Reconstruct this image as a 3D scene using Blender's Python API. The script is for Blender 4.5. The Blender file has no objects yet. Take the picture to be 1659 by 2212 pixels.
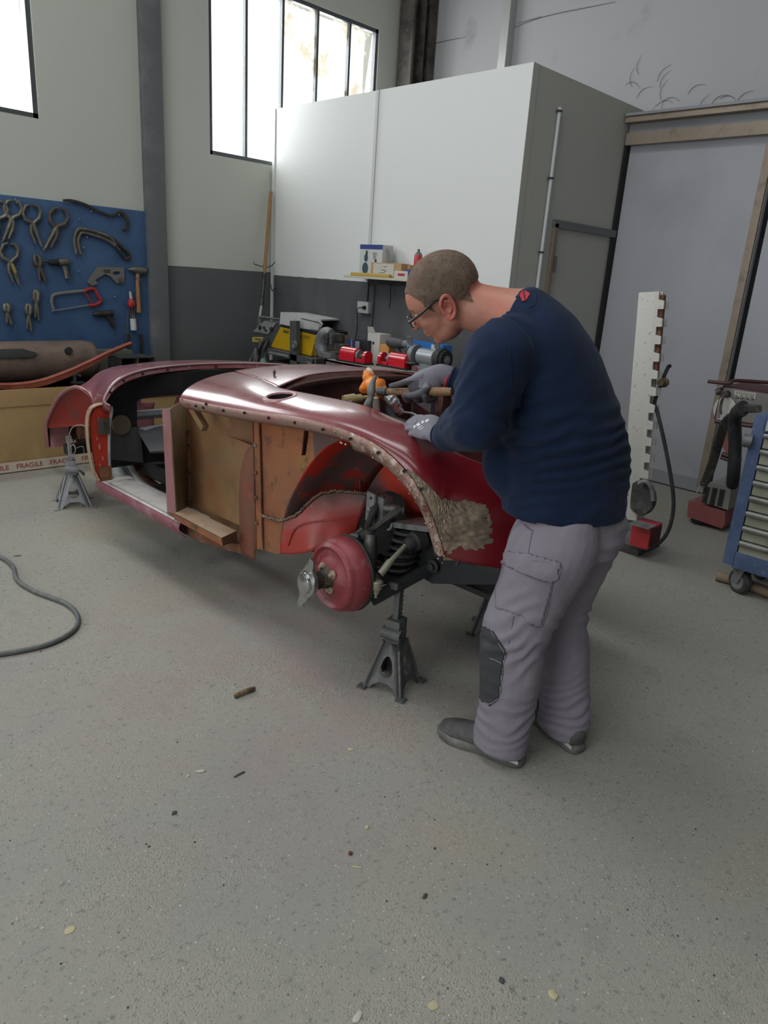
import bpy, bmesh, math, random
from math import radians, sin, cos, pi
from mathutils import Vector, Matrix, noise
random.seed(7)
V = Vector
scene = bpy.context.scene
COL = scene.collection
# ------------------------------------------------------------------ camera
FPX = 1556.0; CX, CY = 829.5, 1106.0; CAMZ = 1.5
_y, _p, _r = radians(44.2), radians(17.96), radians(-3.8)
_f = V((cos(_y)*cos(_p), sin(_y)*cos(_p), -sin(_p)))
_rt = V((sin(_y), -cos(_y), 0.0)); _dn = _f.cross(_rt)
CR = cos(_r)*_rt + sin(_r)*_dn; CD = -sin(_r)*_rt + cos(_r)*_dn; CF = _f
cam_d = bpy.data.cameras.new('camera'); cam = bpy.data.objects.new('camera', cam_d); COL.objects.link(cam)
cam_d.sensor_fit = 'VERTICAL'; cam_d.sensor_height = 24.0; cam_d.lens = FPX/2212.0*24.0
cam_d.clip_start = 0.05; cam_d.clip_end = 100
m = Matrix.Identity(4)
for i in range(3):
    m[i][0] = CR[i]; m[i][1] = -CD[i]; m[i][2] = -CF[i]
m[0][3], m[1][3], m[2][3] = 0, 0, CAMZ
cam.matrix_world = m
scene.camera = cam
# ------------------------------------------------------------------ world and light
w = bpy.data.worlds.new('overcast_sky'); scene.world = w; w.use_nodes = True
bg = w.node_tree.nodes['Background']; bg.inputs[0].default_value = (0.93, 0.97, 1.0, 1); bg.inputs[1].default_value = 1.7
def area(name, loc, direction, sx, sy, power, col=(1, 1, 1)):
    l = bpy.data.lights.new(name, 'AREA'); l.shape = 'RECTANGLE'; l.size = sx; l.size_y = sy; l.energy = power; l.color = col
    o = bpy.data.objects.new(name, l); COL.objects.link(o); o.location = loc
    o.rotation_euler = V(direction).to_track_quat('-Z', 'Y').to_euler(); return o
# daylight entering by the windows of the left wall, the roof lights and the open gate behind the photographer
area('window_daylight', (4.76, 6.32, 3.15), (0, -1, -0.15), 2.0, 1.4, 75, (0.93, 0.97, 1))
area('window_daylight', (1.25, 6.32, 3.2), (0, -1, -0.15), 2.1, 1.5, 92, (0.93, 0.97, 1))
area('window_daylight', (-2.0, 6.32, 3.2), (0, -1, -0.15), 2.1, 1.5, 75, (0.93, 0.97, 1))
area('roof_light', (0.9, 2.6, 5.55), (0, 0, -1), 1.2, 5.0, 75, (0.97, 0.98, 1))
area('roof_light', (-2.2, 0.6, 5.55), (0, 0, -1), 1.2, 6.0, 60, (0.97, 0.98, 1))
area('gate_daylight', (-4.9, 1.2, 2.1), (1, 0, 0.0), 4.0, 3.6, 95, (0.97, 0.985, 1))
scene.view_settings.view_transform = 'Standard'; scene.view_settings.look = 'None'
scene.view_settings.gamma = 1.0; scene.view_settings.use_curve_mapping = False
scene.view_settings.exposure = -0.15
scene.cycles.max_bounces = 8; scene.cycles.diffuse_bounces = 5; scene.cycles.use_denoising = True
scene.cycles.sample_clamp_indirect = 6
# ------------------------------------------------------------------ helpers
def ray(u, v): return CR*((u-CX)/FPX) + CD*((v-CY)/FPX) + CF
O0 = V((0, 0, CAMZ))
def px(u, v, x=None, y=None, z=None):
    """the point of the place seen at photo pixel (u,v) on the plane x=, y= or z="""
    d = ray(u, v)
    if x is not None: return O0 + d*(x/d.x)
    if y is not None: return O0 + d*(y/d.y)
    return O0 + d*((z-CAMZ)/d.z)
MATS = {}
def lin(c):
    if isinstance(c, str):
        c = tuple(int(c[i:i+2], 16)/255 for i in (0, 2, 4))
    return tuple((x/12.92 if x <= 0.04045 else ((x+0.055)/1.055)**2.4) for x in c) + (1,)
def mat(name, col, rough=0.6, metal=0.0, layers=(), bump=0.0, bscale=60, spec=0.5, coat=0.0, stretch=None, bdetail=3, sheen=0):
    """layers: (colour, noise scale, low, high[, detail]) painted over the base where the noise passes low..high"""
    if name in MATS: return MATS[name]
    M = bpy.data.materials.new(name); M.use_nodes = True; nt = M.node_tree; N = nt.nodes; L = nt.links
    b = N['Principled BSDF']; b.inputs['Roughness'].default_value = rough; b.inputs['Metallic'].default_value = metal
    b.inputs['Specular IOR Level'].default_value = spec; b.inputs['Coat Weight'].default_value = coat
    b.inputs['Coat Roughness'].default_value = 0.15
    if sheen: b.inputs['Sheen Weight'].default_value = sheen
    tc = N.new('ShaderNodeTexCoord'); src = tc.outputs['Object']
    if stretch:
        mp = N.new('ShaderNodeMapping'); mp.inputs['Scale'].default_value = stretch; L.new(src, mp.inputs[0]); src = mp.outputs[0]
    rgb = N.new('ShaderNodeRGB'); rgb.outputs[0].default_value = lin(col); cur = rgb.outputs[0]
    for i, ly in enumerate(layers):
        n = N.new('ShaderNodeTexNoise'); n.inputs['Scale'].default_value = ly[1]; n.inputs['Detail'].default_value = ly[4] if len(ly) > 4 else 5
        n.inputs['Roughness'].default_value = 0.6
        off = N.new('ShaderNodeVectorMath'); off.operation = 'ADD'; off.inputs[1].default_value = (3.1*i+1, 7.7*i, 2.3*i)
        L.new(src, off.inputs[0]); L.new(off.outputs[0], n.inputs['Vector'])
        r = N.new('ShaderNodeMapRange'); r.inputs[1].default_value = ly[2]; r.inputs[2].default_value = ly[3]
        L.new(n.outputs[0], r.inputs[0])
        mx = N.new('ShaderNodeMix'); mx.data_type = 'RGBA'; L.new(r.outputs[0], mx.inputs[0]); L.new(cur, mx.inputs[6])
        mx.inputs[7].default_value = lin(ly[0]); cur = mx.outputs[2]
    L.new(cur, b.inputs['Base Color'])
    if bump:
        n = N.new('ShaderNodeTexNoise'); n.inputs['Scale'].default_value = bscale; n.inputs['Detail'].default_value = bdetail; L.new(src, n.inputs['Vector'])
        bp = N.new('ShaderNodeBump'); bp.inputs['Strength'].default_value = bump; bp.inputs['Distance'].default_value = 0.004
        L.new(n.outputs[0], bp.inputs['Height']); L.new(bp.outputs[0], b.inputs['Normal'])
    MATS[name] = M; return M

def link(name, me, parent=None, mt=None, smooth=False):
    o = bpy.data.objects.new(name, me); COL.objects.link(o)
    if mt: me.materials.append(mt)
    if smooth:
        for p in me.polygons: p.use_smooth = True
    if parent:
        o.parent = parent; o.matrix_parent_inverse = parent.matrix_world.inverted() if False else Matrix.Translation(-V(parent.location)) if parent.type == 'EMPTY' else Matrix.Identity(4)
    return o
def tag(o, label=None, cat=None, group=None, kind=None):
    if label: o['label'] = label
    if cat: o['category'] = cat
    if group: o['group'] = group
    if kind: o['kind'] = kind
    return o
def thing(name, loc, label, cat, group=None):
    o = bpy.data.objects.new(name, None); COL.objects.link(o); o.location = loc; o.empty_display_size = 0.05
    return tag(o, label, cat, group)
def basis(d, ref=None):
    d = V(d).normalized()
    r = V(ref) if ref is not None else (V((0, 0, 1)) if abs(d.z) < 0.95 else V((1, 0, 0)))
    a = (r - d*r.dot(d)).normalized(); return d, a, d.cross(a)
def crom(P, n):
    """Catmull-Rom resample of a list of Vectors, n steps a span"""
    out = []
    for i in range(len(P)-1):
        p0 = P[max(i-1, 0)]; p1 = P[i]; p2 = P[i+1]; p3 = P[min(i+2, len(P)-1)]
        for k in range(n):
            t = k/n
            out.append(0.5*((2*p1) + (p2-p0)*t + (2*p0-5*p1+4*p2-p3)*t*t + (3*p1-p0-3*p2+p3)*t**3))
    out.append(P[-1].copy() if hasattr(P[-1], 'copy') else P[-1]); return out
class MB:
    def __init__(s): s.v = []; s.f = []
    def add(s, vs, fs):
        n = len(s.v); s.v += [tuple(x) for x in vs]; s.f += [tuple(i+n for i in f) for f in fs]; return s
    def box(s, c, size, ax=None, bev=0.0):
        """oriented box; ax = (dx,dy,dz) unit axes"""
        c = V(c); X, Y, Z = [V(a) for a in ax] if ax else (V((1, 0, 0)), V((0, 1, 0)), V((0, 0, 1)))
        hx, hy, hz = [q/2 for q in size]; b = min(bev, hx*.9, hy*.9, hz*.9)
        if b <= 0:
            vs = [c + X*hx*i + Y*hy*j + Z*hz*k for i in (-1, 1) for j in (-1, 1) for k in (-1, 1)]
            return s.add(vs, [(0, 1, 3, 2), (4, 6, 7, 5), (0, 4, 5, 1), (2, 3, 7, 6), (0, 2, 6, 4), (1, 5, 7, 3)])
        bm = bmesh.new(); bmesh.ops.create_cube(bm, size=1.0)
        for v in bm.verts: v.co = V((v.co.x*2*hx, v.co.y*2*hy, v.co.z*2*hz))
        bmesh.ops.bevel(bm, geom=list(bm.edges), offset=b, segments=2, affect='EDGES', profile=0.7)
        bm.verts.index_update()
        vs = [c + X*v.co.x + Y*v.co.y + Z*v.co.z for v in bm.verts]; fs = [[v.index for v in f.verts] for f in bm.faces]; bm.free()
        return s.add(vs, fs)
    def tube(s, pts, r, n=8, sub=0, cap=True, flat=1.0, ref=None):
        pts = [V(p) for p in pts]
        rs = list(r) if isinstance(r, (list, tuple)) else [r]*len(pts)
        if sub:
            q = [V((p.x, p.y, p.z, k)) for p, k in zip(pts, rs)]
            q = crom(q, sub); pts = [V((a[0], a[1], a[2])) for a in q]; rs = [a[3] for a in q]
        vs = []; fs = []; a = None
        for i, p in enumerate(pts):
            d = (pts[min(i+1, len(pts)-1)] - pts[max(i-1, 0)])
            if d.length < 1e-9: d = V((0, 0, 1))
            d.normalize()
            if a is None: _, a, _b = basis(d, ref)
            else:
                a = a - d*a.dot(d); a.normalize()
            b = d.cross(a)
            for k in range(n):
                t = 2*pi*k/n; vs.append(p + a*cos(t)*rs[i] + b*sin(t)*rs[i]*flat)
        for i in range(len(pts)-1):
            for k in range(n):
                k2 = (k+1) % n; fs.append((i*n+k, i*n+k2, (i+1)*n+k2, (i+1)*n+k))
        if cap: fs.append(tuple(range(n-1, -1, -1))); fs.append(tuple((len(pts)-1)*n+k for k in range(n)))
        return s.add(vs, fs)
    def lathe(s, o, axis, prof, n=24, ref=None, cap=True):
        """prof: list of (distance along axis, radius)"""
        o = V(o); d, a, b = basis(axis, ref); vs = []; fs = []
        for h, r in prof:
            for k in range(n):
                t = 2*pi*k/n; vs.append(o + d*h + (a*cos(t) + b*sin(t))*max(r, 1e-4))
        for i in range(len(prof)-1):
            for k in range(n):
                k2 = (k+1) % n; fs.append((i*n+k, i*n+k2, (i+1)*n+k2, (i+1)*n+k))
        if cap and prof[0][1] > 1e-3: fs.append(tuple(range(n-1, -1, -1)))
        if cap and prof[-1][1] > 1e-3: fs.append(tuple((len(prof)-1)*n+k for k in range(n)))
        return s.add(vs, fs)
    def cyl(s, a, b, r, n=16, r2=None):
        a, b = V(a), V(b); return s.lathe(a, b-a, [(0, r), ((b-a).length, r if r2 is None else r2)], n)
    def prism(s, pts, vec, holes=()):
        """closed outline (may be concave) extruded by vec; holes: further outlines"""
        vec = V(vec); loops = [[V(p) for p in pts]] + [[V(p) for p in h] for h in holes]
        from mathutils.geometry import tessellate_polygon
        tris = tessellate_polygon(loops); flat = [p for l in loops for p in l]; n = len(flat)
        fs = [t for t in tris] + [tuple(i+n for i in reversed(t)) for t in tris]; k = 0
        for l in loops:
            for i in range(len(l)):
                j = (i+1) % len(l); fs.append((k+i, k+j, k+j+n, k+i+n))
            k += len(l)
        return s.add(flat + [p+vec for p in flat], fs)
    def grid(s, G, closed=False):
        nr, nc = len(G), len(G[0]); vs = [p for r in G for p in r]; fs = []
        for i in range(nr-1):
            for j in range(nc-1 if not closed else nc):
                j2 = (j+1) % nc; fs.append((i*nc+j, i*nc+j2, (i+1)*nc+j2, (i+1)*nc+j))
        return s.add(vs, fs)
    def build(s, name, mt, parent=None, smooth=None, weld=0.0, thick=0.0, auto=True):
        bm = bmesh.new(); vs = [bm.verts.new(v) for v in s.v]
        for f in s.f:
            if len(set(f)) < 3: continue
            try: bm.faces.new([vs[i] for i in f])
            except ValueError: pass
        if weld: bmesh.ops.remove_doubles(bm, verts=list(bm.verts), dist=weld)
        bmesh.ops.recalc_face_normals(bm, faces=list(bm.faces))
        if smooth or auto:
            for f in bm.faces: f.smooth = True
            for e in bm.edges:
                if len(e.link_faces) == 2 and e.calc_face_angle(0) > radians(60 if smooth else 38): e.smooth = False
        # one origin for each top-level mesh: its own base
        me = bpy.data.meshes.new(name)
        off = None
        if parent is None and bm.verts:
            c = sum((v.co for v in bm.verts), V())/len(bm.verts); zb = min(v.co.z for v in bm.verts); off = V((c.x, c.y, zb))
            bmesh.ops.translate(bm, verts=list(bm.verts), vec=-off)
        bm.to_mesh(me); bm.free()
        o = link(name, me, parent, mt)
        if off is not None: o.location = off
        if thick:
            sm = o.modifiers.new('thickness', 'SOLIDIFY'); sm.thickness = thick; sm.offset = 0
        return o
def rgrid(G, nu, nv):
    """smooth a grid of control points"""
    rows = [crom([V(p) for p in r], nv) for r in G]; cols = [crom([rows[i][j] for i in range(len(rows))], nu) for j in range(len(rows[0]))]
    return [[cols[j][i] for j in range(len(cols))] for i in range(len(cols[0]))]
def text(name, s, size, o, right, up, mt, parent, ext=0.0006):
    c = bpy.data.curves.new(name, 'FONT'); c.body = s; c.size = size; c.extrude = ext; c.align_x = 'CENTER'; c.align_y = 'CENTER'
    t0 = bpy.data.objects.new('tmp', c); COL.objects.link(t0)
    me = bpy.data.meshes.new_from_object(t0.evaluated_get(bpy.context.evaluated_depsgraph_get())); bpy.data.objects.remove(t0); bpy.data.curves.remove(c)
    r, u = V(right).normalized(), V(up).normalized(); u = (u-r*u.dot(r)).normalized(); n = r.cross(u)
    me.transform(Matrix(((r.x, u.x, n.x, o[0]), (r.y, u.y, n.y, o[1]), (r.z, u.z, n.z, o[2]), (0, 0, 0, 1)))); me.name = name; me.materials.clear()
    o_ = link(name, me, parent, mt)
    return fixp(o_, parent) if parent.type == 'MESH' and parent.parent is None else o_
def fixp(o, parent):
    """parent a world-space mesh to a top-level mesh whose origin was moved"""
    o.parent = parent; o.matrix_parent_inverse = Matrix.Translation(-V(parent.location)); return o
X, Y, Z = V((1, 0, 0)), V((0, 1, 0)), V((0, 0, 1))
def jag(pts, amp, n, seed=1):
    """closed outline with a ragged edge"""
    rnd = random.Random(seed); out = []
    for i in range(len(pts)):
        a, b = V(pts[i]), V(pts[(i+1) % len(pts)])
        for k in range(n): out.append(a.lerp(b, k/n) + V([rnd.uniform(-amp, amp) for _ in range(len(a))]))
    return out

# ------------------------------------------------------------------ materials of the place
def plaster(name, hi, lo, split, rough=0.75, dirt='8a8778', dark='505254'):
    """painted wall: light above the height split, dark grey paint below"""
    M = mat(name, hi, rough, 0, ((dirt, 1.3, .72, 1.1),), bump=.25, bscale=35)
    if lo:
        nt = M.node_tree; N = nt.nodes; L = nt.links; b = N['Principled BSDF']; cur = b.inputs['Base Color'].links[0].from_socket
        g = N.new('ShaderNodeNewGeometry'); sp = N.new('ShaderNodeSeparateXYZ'); L.new(g.outputs['Position'], sp.inputs[0])
        n = N.new('ShaderNodeTexNoise'); n.inputs['Scale'].default_value = 14
        ad = N.new('ShaderNodeMath'); ad.operation = 'MULTIPLY_ADD'; ad.inputs[1].default_value = .012; L.new(n.outputs[0], ad.inputs[0]); L.new(sp.outputs[2], ad.inputs[2])
        lt = N.new('ShaderNodeMath'); lt.operation = 'LESS_THAN'; lt.inputs[1].default_value = split; L.new(ad.outputs[0], lt.inputs[0])
        n2 = N.new('ShaderNodeTexNoise'); n2.inputs['Scale'].default_value = 2.6; n2.inputs['Detail'].default_value = 6
        mr = N.new('ShaderNodeMapRange'); mr.inputs[1].default_value = .45; mr.inputs[2].default_value = .75; L.new(n2.outputs[0], mr.inputs[0])
        m2 = N.new('ShaderNodeMix'); m2.data_type = 'RGBA'; m2.inputs[6].default_value = lin(lo); m2.inputs[7].default_value = lin('646668'); L.new(mr.outputs[0], m2.inputs[0])
        mx = N.new('ShaderNodeMix'); mx.data_type = 'RGBA'; L.new(lt.outputs[0], mx.inputs[0]); L.new(cur, mx.inputs[6]); L.new(m2.outputs[2], mx.inputs[7])
        L.new(mx.outputs[2], b.inputs['Base Color'])
    return M
def floor_mat():
    M = bpy.data.materials.new('dusty_concrete'); M.use_nodes = True; nt = M.node_tree; N = nt.nodes; L = nt.links; b = N['Principled BSDF']
    g = N.new('ShaderNodeNewGeometry'); P = g.outputs['Position']
    def nz(sc, det=4, ro=.6):
        n = N.new('ShaderNodeTexNoise'); n.inputs['Scale'].default_value = sc; n.inputs['Detail'].default_value = det; n.inputs['Roughness'].default_value = ro; L.new(P, n.inputs['Vector']); return n.outputs[0]
    def rng(s, a, c):
        r = N.new('ShaderNodeMapRange'); r.inputs[1].default_value = a; r.inputs[2].default_value = c; L.new(s, r.inputs[0]); return r.outputs[0]
    def mix(f, a, c, bl='MIX'):
        x = N.new('ShaderNodeMix'); x.data_type = 'RGBA'; x.blend_type = bl
        if isinstance(f, float): x.inputs[0].default_value = f
        else: L.new(f, x.inputs[0])
        for k, s in ((6, a), (7, c)):
            if isinstance(s, str): x.inputs[k].default_value = lin(s)
            else: L.new(s, x.inputs[k])
        return x.outputs[2]
    c = mix(rng(nz(1.1), .35, .68), '93918a', 'a09e93')
    c = mix(rng(nz(.8, 2), .55, .8), c, '9c9480')
    c = mix(rng(nz(6), .60, .95), c, '84827a')
    c = mix(rng(nz(45, 5, .7), .56, .70), c, '74726c')
    c = mix(rng(nz(120, 3, .7), .61, .70), c, '5a5852')
    c = mix(rng(nz(110, 2, .5), .67, .71), c, 'c0beb6')
    # pink and red paint dust swept under the car
    vd = N.new('ShaderNodeVectorMath'); vd.operation = 'DISTANCE'; vd.inputs[1].default_value = (1.75, 2.1, 0); L.new(P, vd.inputs[0])
    dm = N.new('ShaderNodeMapRange'); dm.inputs[1].default_value = 0.3; dm.inputs[2].default_value = 1.3; dm.inputs[3].default_value = 1; dm.inputs[4].default_value = 0; L.new(vd.outputs['Value'], dm.inputs[0])
    mu = N.new('ShaderNodeMath'); mu.operation = 'MULTIPLY'; L.new(dm.outputs[0], mu.inputs[0]); L.new(rng(nz(3.5), .4, .75), mu.inputs[1])
    c = mix(mu.outputs[0], c, '9c8a86')
    L.new(c, b.inputs['Base Color']); b.inputs['Roughness'].default_value = .78; b.inputs['Specular IOR Level'].default_value = .35
    ad = N.new('ShaderNodeMath'); ad.operation = 'MULTIPLY_ADD'; ad.inputs[1].default_value = 1.0
    pit = N.new('ShaderNodeTexVoronoi'); pit.inputs['Scale'].default_value = 150; pit.inputs['Randomness'].default_value = 1; L.new(P, pit.inputs['Vector'])
    pm = rng(pit.outputs['Distance'], .0, .5)
    area_mask = rng(nz(2.2, 3), .45, .62)
    m1 = N.new('ShaderNodeMath'); m1.operation = 'MULTIPLY'; L.new(pm, m1.inputs[0]); L.new(area_mask, m1.inputs[1])
    L.new(m1.outputs[0], ad.inputs[0]); L.new(nz(110, 6, .75), ad.inputs[2])
    bp = N.new('ShaderNodeBump'); bp.inputs['Strength'].default_value = .6; bp.inputs['Distance'].default_value = .006
    L.new(ad.outputs[0], bp.inputs['Height']); L.new(bp.outputs[0], b.inputs['Normal'])
    return M
M_floor = floor_mat()
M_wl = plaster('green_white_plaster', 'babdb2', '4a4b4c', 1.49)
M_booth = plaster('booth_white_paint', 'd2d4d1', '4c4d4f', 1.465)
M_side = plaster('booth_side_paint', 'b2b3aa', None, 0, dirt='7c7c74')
M_back = mat('grey_plaster', 'a8a8aa', .8, 0, (('7e7f82', 1.6, .60, .82), ('5c5a58', 5, .70, .86)), bump=.5, bscale=9)
M_door = mat('grey_door_skin', 'aeb0b6', .55, 0, (('9c9ea3', 1.2, .5, .8),))
M_beige = mat('beige_rail_paint', '9a8c7c', .5, .3, (('6b6258', 9, .55, .8),))
M_pil = mat('pillar_grey_paint', '626567', .7, 0, (('7d8083', 3, .5, .8),), bump=.2)
M_dark = mat('dark_gap', '1c1c1c', .8)
M_steel = mat('window_steel', '55585a', .5, .4, (('82807a', 20, .6, .8),))
M_ceil = mat('roof_sheet', 'b4b6b4', .8)
M_col = mat('sooty_steel', '5a5550', .7, .3, (('2a2826', 6, .45, .7), ('8c8274', 16, .6, .8)), bump=.8, bscale=40)
# ------------------------------------------------------------------ the room
YW, XB, YB, XW, XD = 6.11, 4.46, 3.235, 6.37, 5.85
def struct(o): o['kind'] = 'structure'; return o
HC = 5.6
struct(MB().box((1, 0.5, -.05), (14, 13, .1)).build('floor', M_floor))
# ceiling with two long roof lights left open to the sky
c_ = MB()
for x0, x1, y0, y1 in ((-5, -2.9, -5, 6.3), (-1.5, .2, -5, 6.3), (1.6, 6.6, -5, 6.3), (-2.9, -1.5, -5, -2.6), (-2.9, -1.5, 3.8, 6.3), (.2, 1.6, -5, -.1), (.2, 1.6, 5.3, 6.3)):
    c_.box(((x0+x1)/2, (y0+y1)/2, HC+.05), (x1-x0, y1-y0, .1))
struct(c_.build('ceiling', M_ceil))
def wall_holes(name, mt, x0, x1, holes, axis='x', at=YW, th=.22, z1=HC):
    """wall along axis with rectangular holes (a0,a1,z0,z1)"""
    mb = MB(); cuts = sorted(set([x0, x1] + [h[0] for h in holes] + [h[1] for h in holes])); zz = sorted(set([0, z1] + [h[2] for h in holes] + [h[3] for h in holes]))
    def pt(a, t, z): return V((a, at+t, z)) if axis == 'x' else V((at+t, a, z))
    for i in range(len(cuts)-1):
        z = 0; am = (cuts[i]+cuts[i+1])/2
        hs = sorted([(h[2], h[3]) for h in holes if h[0] < am < h[1]])
        segs = []; zc = 0
        for a, b in hs: segs.append((zc, a)); zc = b
        segs.append((zc, z1))
        for a, b in segs:
            if b-a < .001: continue
            c = pt(am, th/2, (a+b)/2); L_ = cuts[i+1]-cuts[i]
            mb.box(c, (L_, abs(th), b-a) if axis == 'x' else (abs(th), L_, b-a))
    return struct(mb.build(name, mt, weld=1e-5, auto=False))
W1 = (3.79, 5.76, 2.44, 3.87); W0 = (.25, 2.34, 2.46, 3.9); W2 = (-3.1, -1.0, 2.46, 3.9)
wall_holes('wall_left', M_wl, -5, 6.6, [W2, W0, W1])
wall_holes('wall_behind', M_back, -5, 6.3, [(-.8, 3.2, .0, 3.9)], axis='y', at=-4.6, th=-.2)
struct(MB().box((.9, -4.9, HC/2), (11.6, .2, HC)).build('wall_right', M_back))
bk = struct(MB().box((XW+.11, .6, HC/2), (.22, 11.4, HC)).build('wall_back', M_back))
# windows
def _pane(M_pane, lo, hi, top, tc_='a9a294'):
    nt = M_pane.node_tree; N = nt.nodes; L = nt.links; N.remove(N['Principled BSDF'])
    tr = N.new('ShaderNodeBsdfTransparent'); df = N.new('ShaderNodeBsdfTranslucent'); df.inputs[0].default_value = lin(tc_)
    n = N.new('ShaderNodeTexNoise'); n.inputs['Scale'].default_value = 3.2; n.inputs['Detail'].default_value = 8; n.inputs['Roughness'].default_value = .65
    tc = N.new('ShaderNodeTexCoord'); L.new(tc.outputs['Object'], n.inputs['Vector'])
    r = N.new('ShaderNodeMapRange'); r.inputs[1].default_value = lo; r.inputs[2].default_value = hi; r.inputs[3].default_value = .04; r.inputs[4].default_value = top; L.new(n.outputs[0], r.inputs[0])
    mx = N.new('ShaderNodeMixShader'); L.new(r.outputs[0], mx.inputs[0]); L.new(tr.outputs[0], mx.inputs[1]); L.new(df.outputs[0], mx.inputs[2])
    L.new(mx.outputs[0], N['Material Output'].inputs[0])
M_pane = bpy.data.materials.new('dusty_glass'); M_pane.use_nodes = True; _pane(M_pane, .6, .8, .3)
M_pane2 = bpy.data.materials.new('grimy_glass'); M_pane2.use_nodes = True; _pane(M_pane2, .47, .60, .85, '8a8478')
def window(k, wd, divs, rebate=.02):
    x0, x1, z0, z1 = wd; fr = MB(); t = .035; yy = YW+rebate+.02
    for a, b in ((x0+t/2, None), (x1-t/2, None)): fr.box((a, yy, (z0+z1)/2), (t, .05, z1-z0))
    for zc in (z0+t/2, z1-t/2): fr.box(((x0+x1)/2, yy, zc), (x1-x0, .05, t))
    f = struct(fr.build('window_%d' % k, M_steel))
    xs = [x0] + divs + [x1]
    for d in divs: fixp(MB().box((d, yy, (z0+z1)/2), (.025, .045, z1-z0-.06)).build('glazing_bar', M_steel, f), f)
    for i in range(len(xs)-1):
        fixp(MB().box(((xs[i]+xs[i+1])/2, yy+.01, (z0+z1)/2), (xs[i+1]-xs[i]-.02, .005, z1-z0-.05)).build('pane', M_pane2 if k == 1 and i > 1 else M_pane, f), f)
window(1, W1, [4.18, 4.575, 4.98, 5.385]); window(2, W0, [.67, 1.09, 1.51, 1.93]); window(3, W2, [-2.68, -2.26, -1.84, -1.42])
# pillar, corner column, conduit, rail
struct(MB().box(((3.145+3.315)/2, YW-.03, HC/2), (.17, .08, HC), bev=.006).build('trim_1', M_pil))
st = MB()
st.box((6.02, 5.98, HC/2), (.03, .2, HC)); st.box((6.17, 5.98, HC/2), (.03, .2, HC)); st.box((6.09, 5.98, HC/2), (.14, .02, HC))
st.box((6.30, 5.93, HC/2), (.09, .1, HC))
o = st.build('trim_2', M_col); struct(o)
struct(MB().box((6.32, 4.93, HC/2+1.0), (.1, .09, HC-2.2)).build('trim_3', mat('galvanised_post', 'b9bab8', .4, .5)))
# spray booth box: front skin of two sheets, side skin, roof
bs = thing('booth', (XB+.9, (YB+6.08)/2, 0), 'tall white painted booth built into the corner, dark grey below the shelf', 'booth'); 
for k in ('label', 'category'): del bs[k]
bs['kind'] = 'structure'; bs.name = 'wall_booth'
TB = 2.915
MB().box((XB+.03, (4.71+6.085)/2, TB/2), (.06, 6.085-4.71, TB)).build('front_sheet', M_booth, bs)
MB().box((XB+.03, (YB+4.71)/2, TB/2), (.06, 4.71-YB, TB)).build('front_sheet', M_booth, bs)
MB().box((XB-.004, 4.71, (TB+1.5)/2), (.012, .03, TB-1.5)).build('cover_strip', mat('strip_grey', 'b9bbb8', .6), bs)
MB().box((XB-.003, 6.075, TB/2), (.02, .035, TB)).build('corner_strip', mat('strip_white', 'd0d2d0', .6), bs)
dx0, dx1, dzt = 4.945, 5.80, 1.965
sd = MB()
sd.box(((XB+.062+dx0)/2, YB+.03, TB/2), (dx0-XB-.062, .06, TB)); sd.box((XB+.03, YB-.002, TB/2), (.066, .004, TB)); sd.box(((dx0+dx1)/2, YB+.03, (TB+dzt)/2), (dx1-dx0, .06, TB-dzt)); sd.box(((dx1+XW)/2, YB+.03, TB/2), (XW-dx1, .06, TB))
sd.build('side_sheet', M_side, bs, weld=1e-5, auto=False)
MB().box(((XB+XW)/2, (YB+6.08)/2, TB-.02), (XW-XB-.02, 6.08-YB-.02, .03)).build('roof_sheet', M_booth, bs)
dr = MB().box(((dx0+dx1)/2, YB+.02, dzt/2), (dx1-dx0-.02, .04, dzt-.01)).build('door_1', mat('booth_door_grey', 'aeafa7', .6, 0, (('abaca4', 2, .5, .8),))); struct(dr)
fm = MB(); fm.box(((dx0+dx1)/2, YB-.012, dzt), (dx1-dx0+.06, .03, .055)); fixp(fm.build('door_frame', mat('frame_grey', '6a6b6c', .6), dr), dr)
fixp(MB().box((dx0-.005, YB-.012, dzt/2), (.045, .03, dzt)).build('door_jamb', mat('jamb_tan', '86786a', .6, 0, (('5a5148', 8, .5, .8),)), dr), dr)
fixp(MB().cyl((dx0+.02, YB-.035, 1.62), (dx0+.02, YB-.035, 1.74), .01).build('hinge', M_col, dr), dr)
# conduit on booth side
cd = MB().tube([px(1210, 232, y=YB-.02), px(1190, 390, y=YB-.02), px(1163, 600, y=YB-.02), V((4.80, YB-.02, .3))], .013, 10)
cd = tag(cd.build('conduit', mat('pvc_grey', 'c9cbcd', .4)), 'pale grey conduit pipe clipped upright on the shaded booth side', 'pipe')
for v in (240, 385, 545):
    q = px(1209-(v-232)*.128, v, y=YB-.02); fixp(MB().box(q, (.035, .03, .012)).build('pipe_clip', mat('clip_dark', '3c3c3e', .5), cd), cd)
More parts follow.
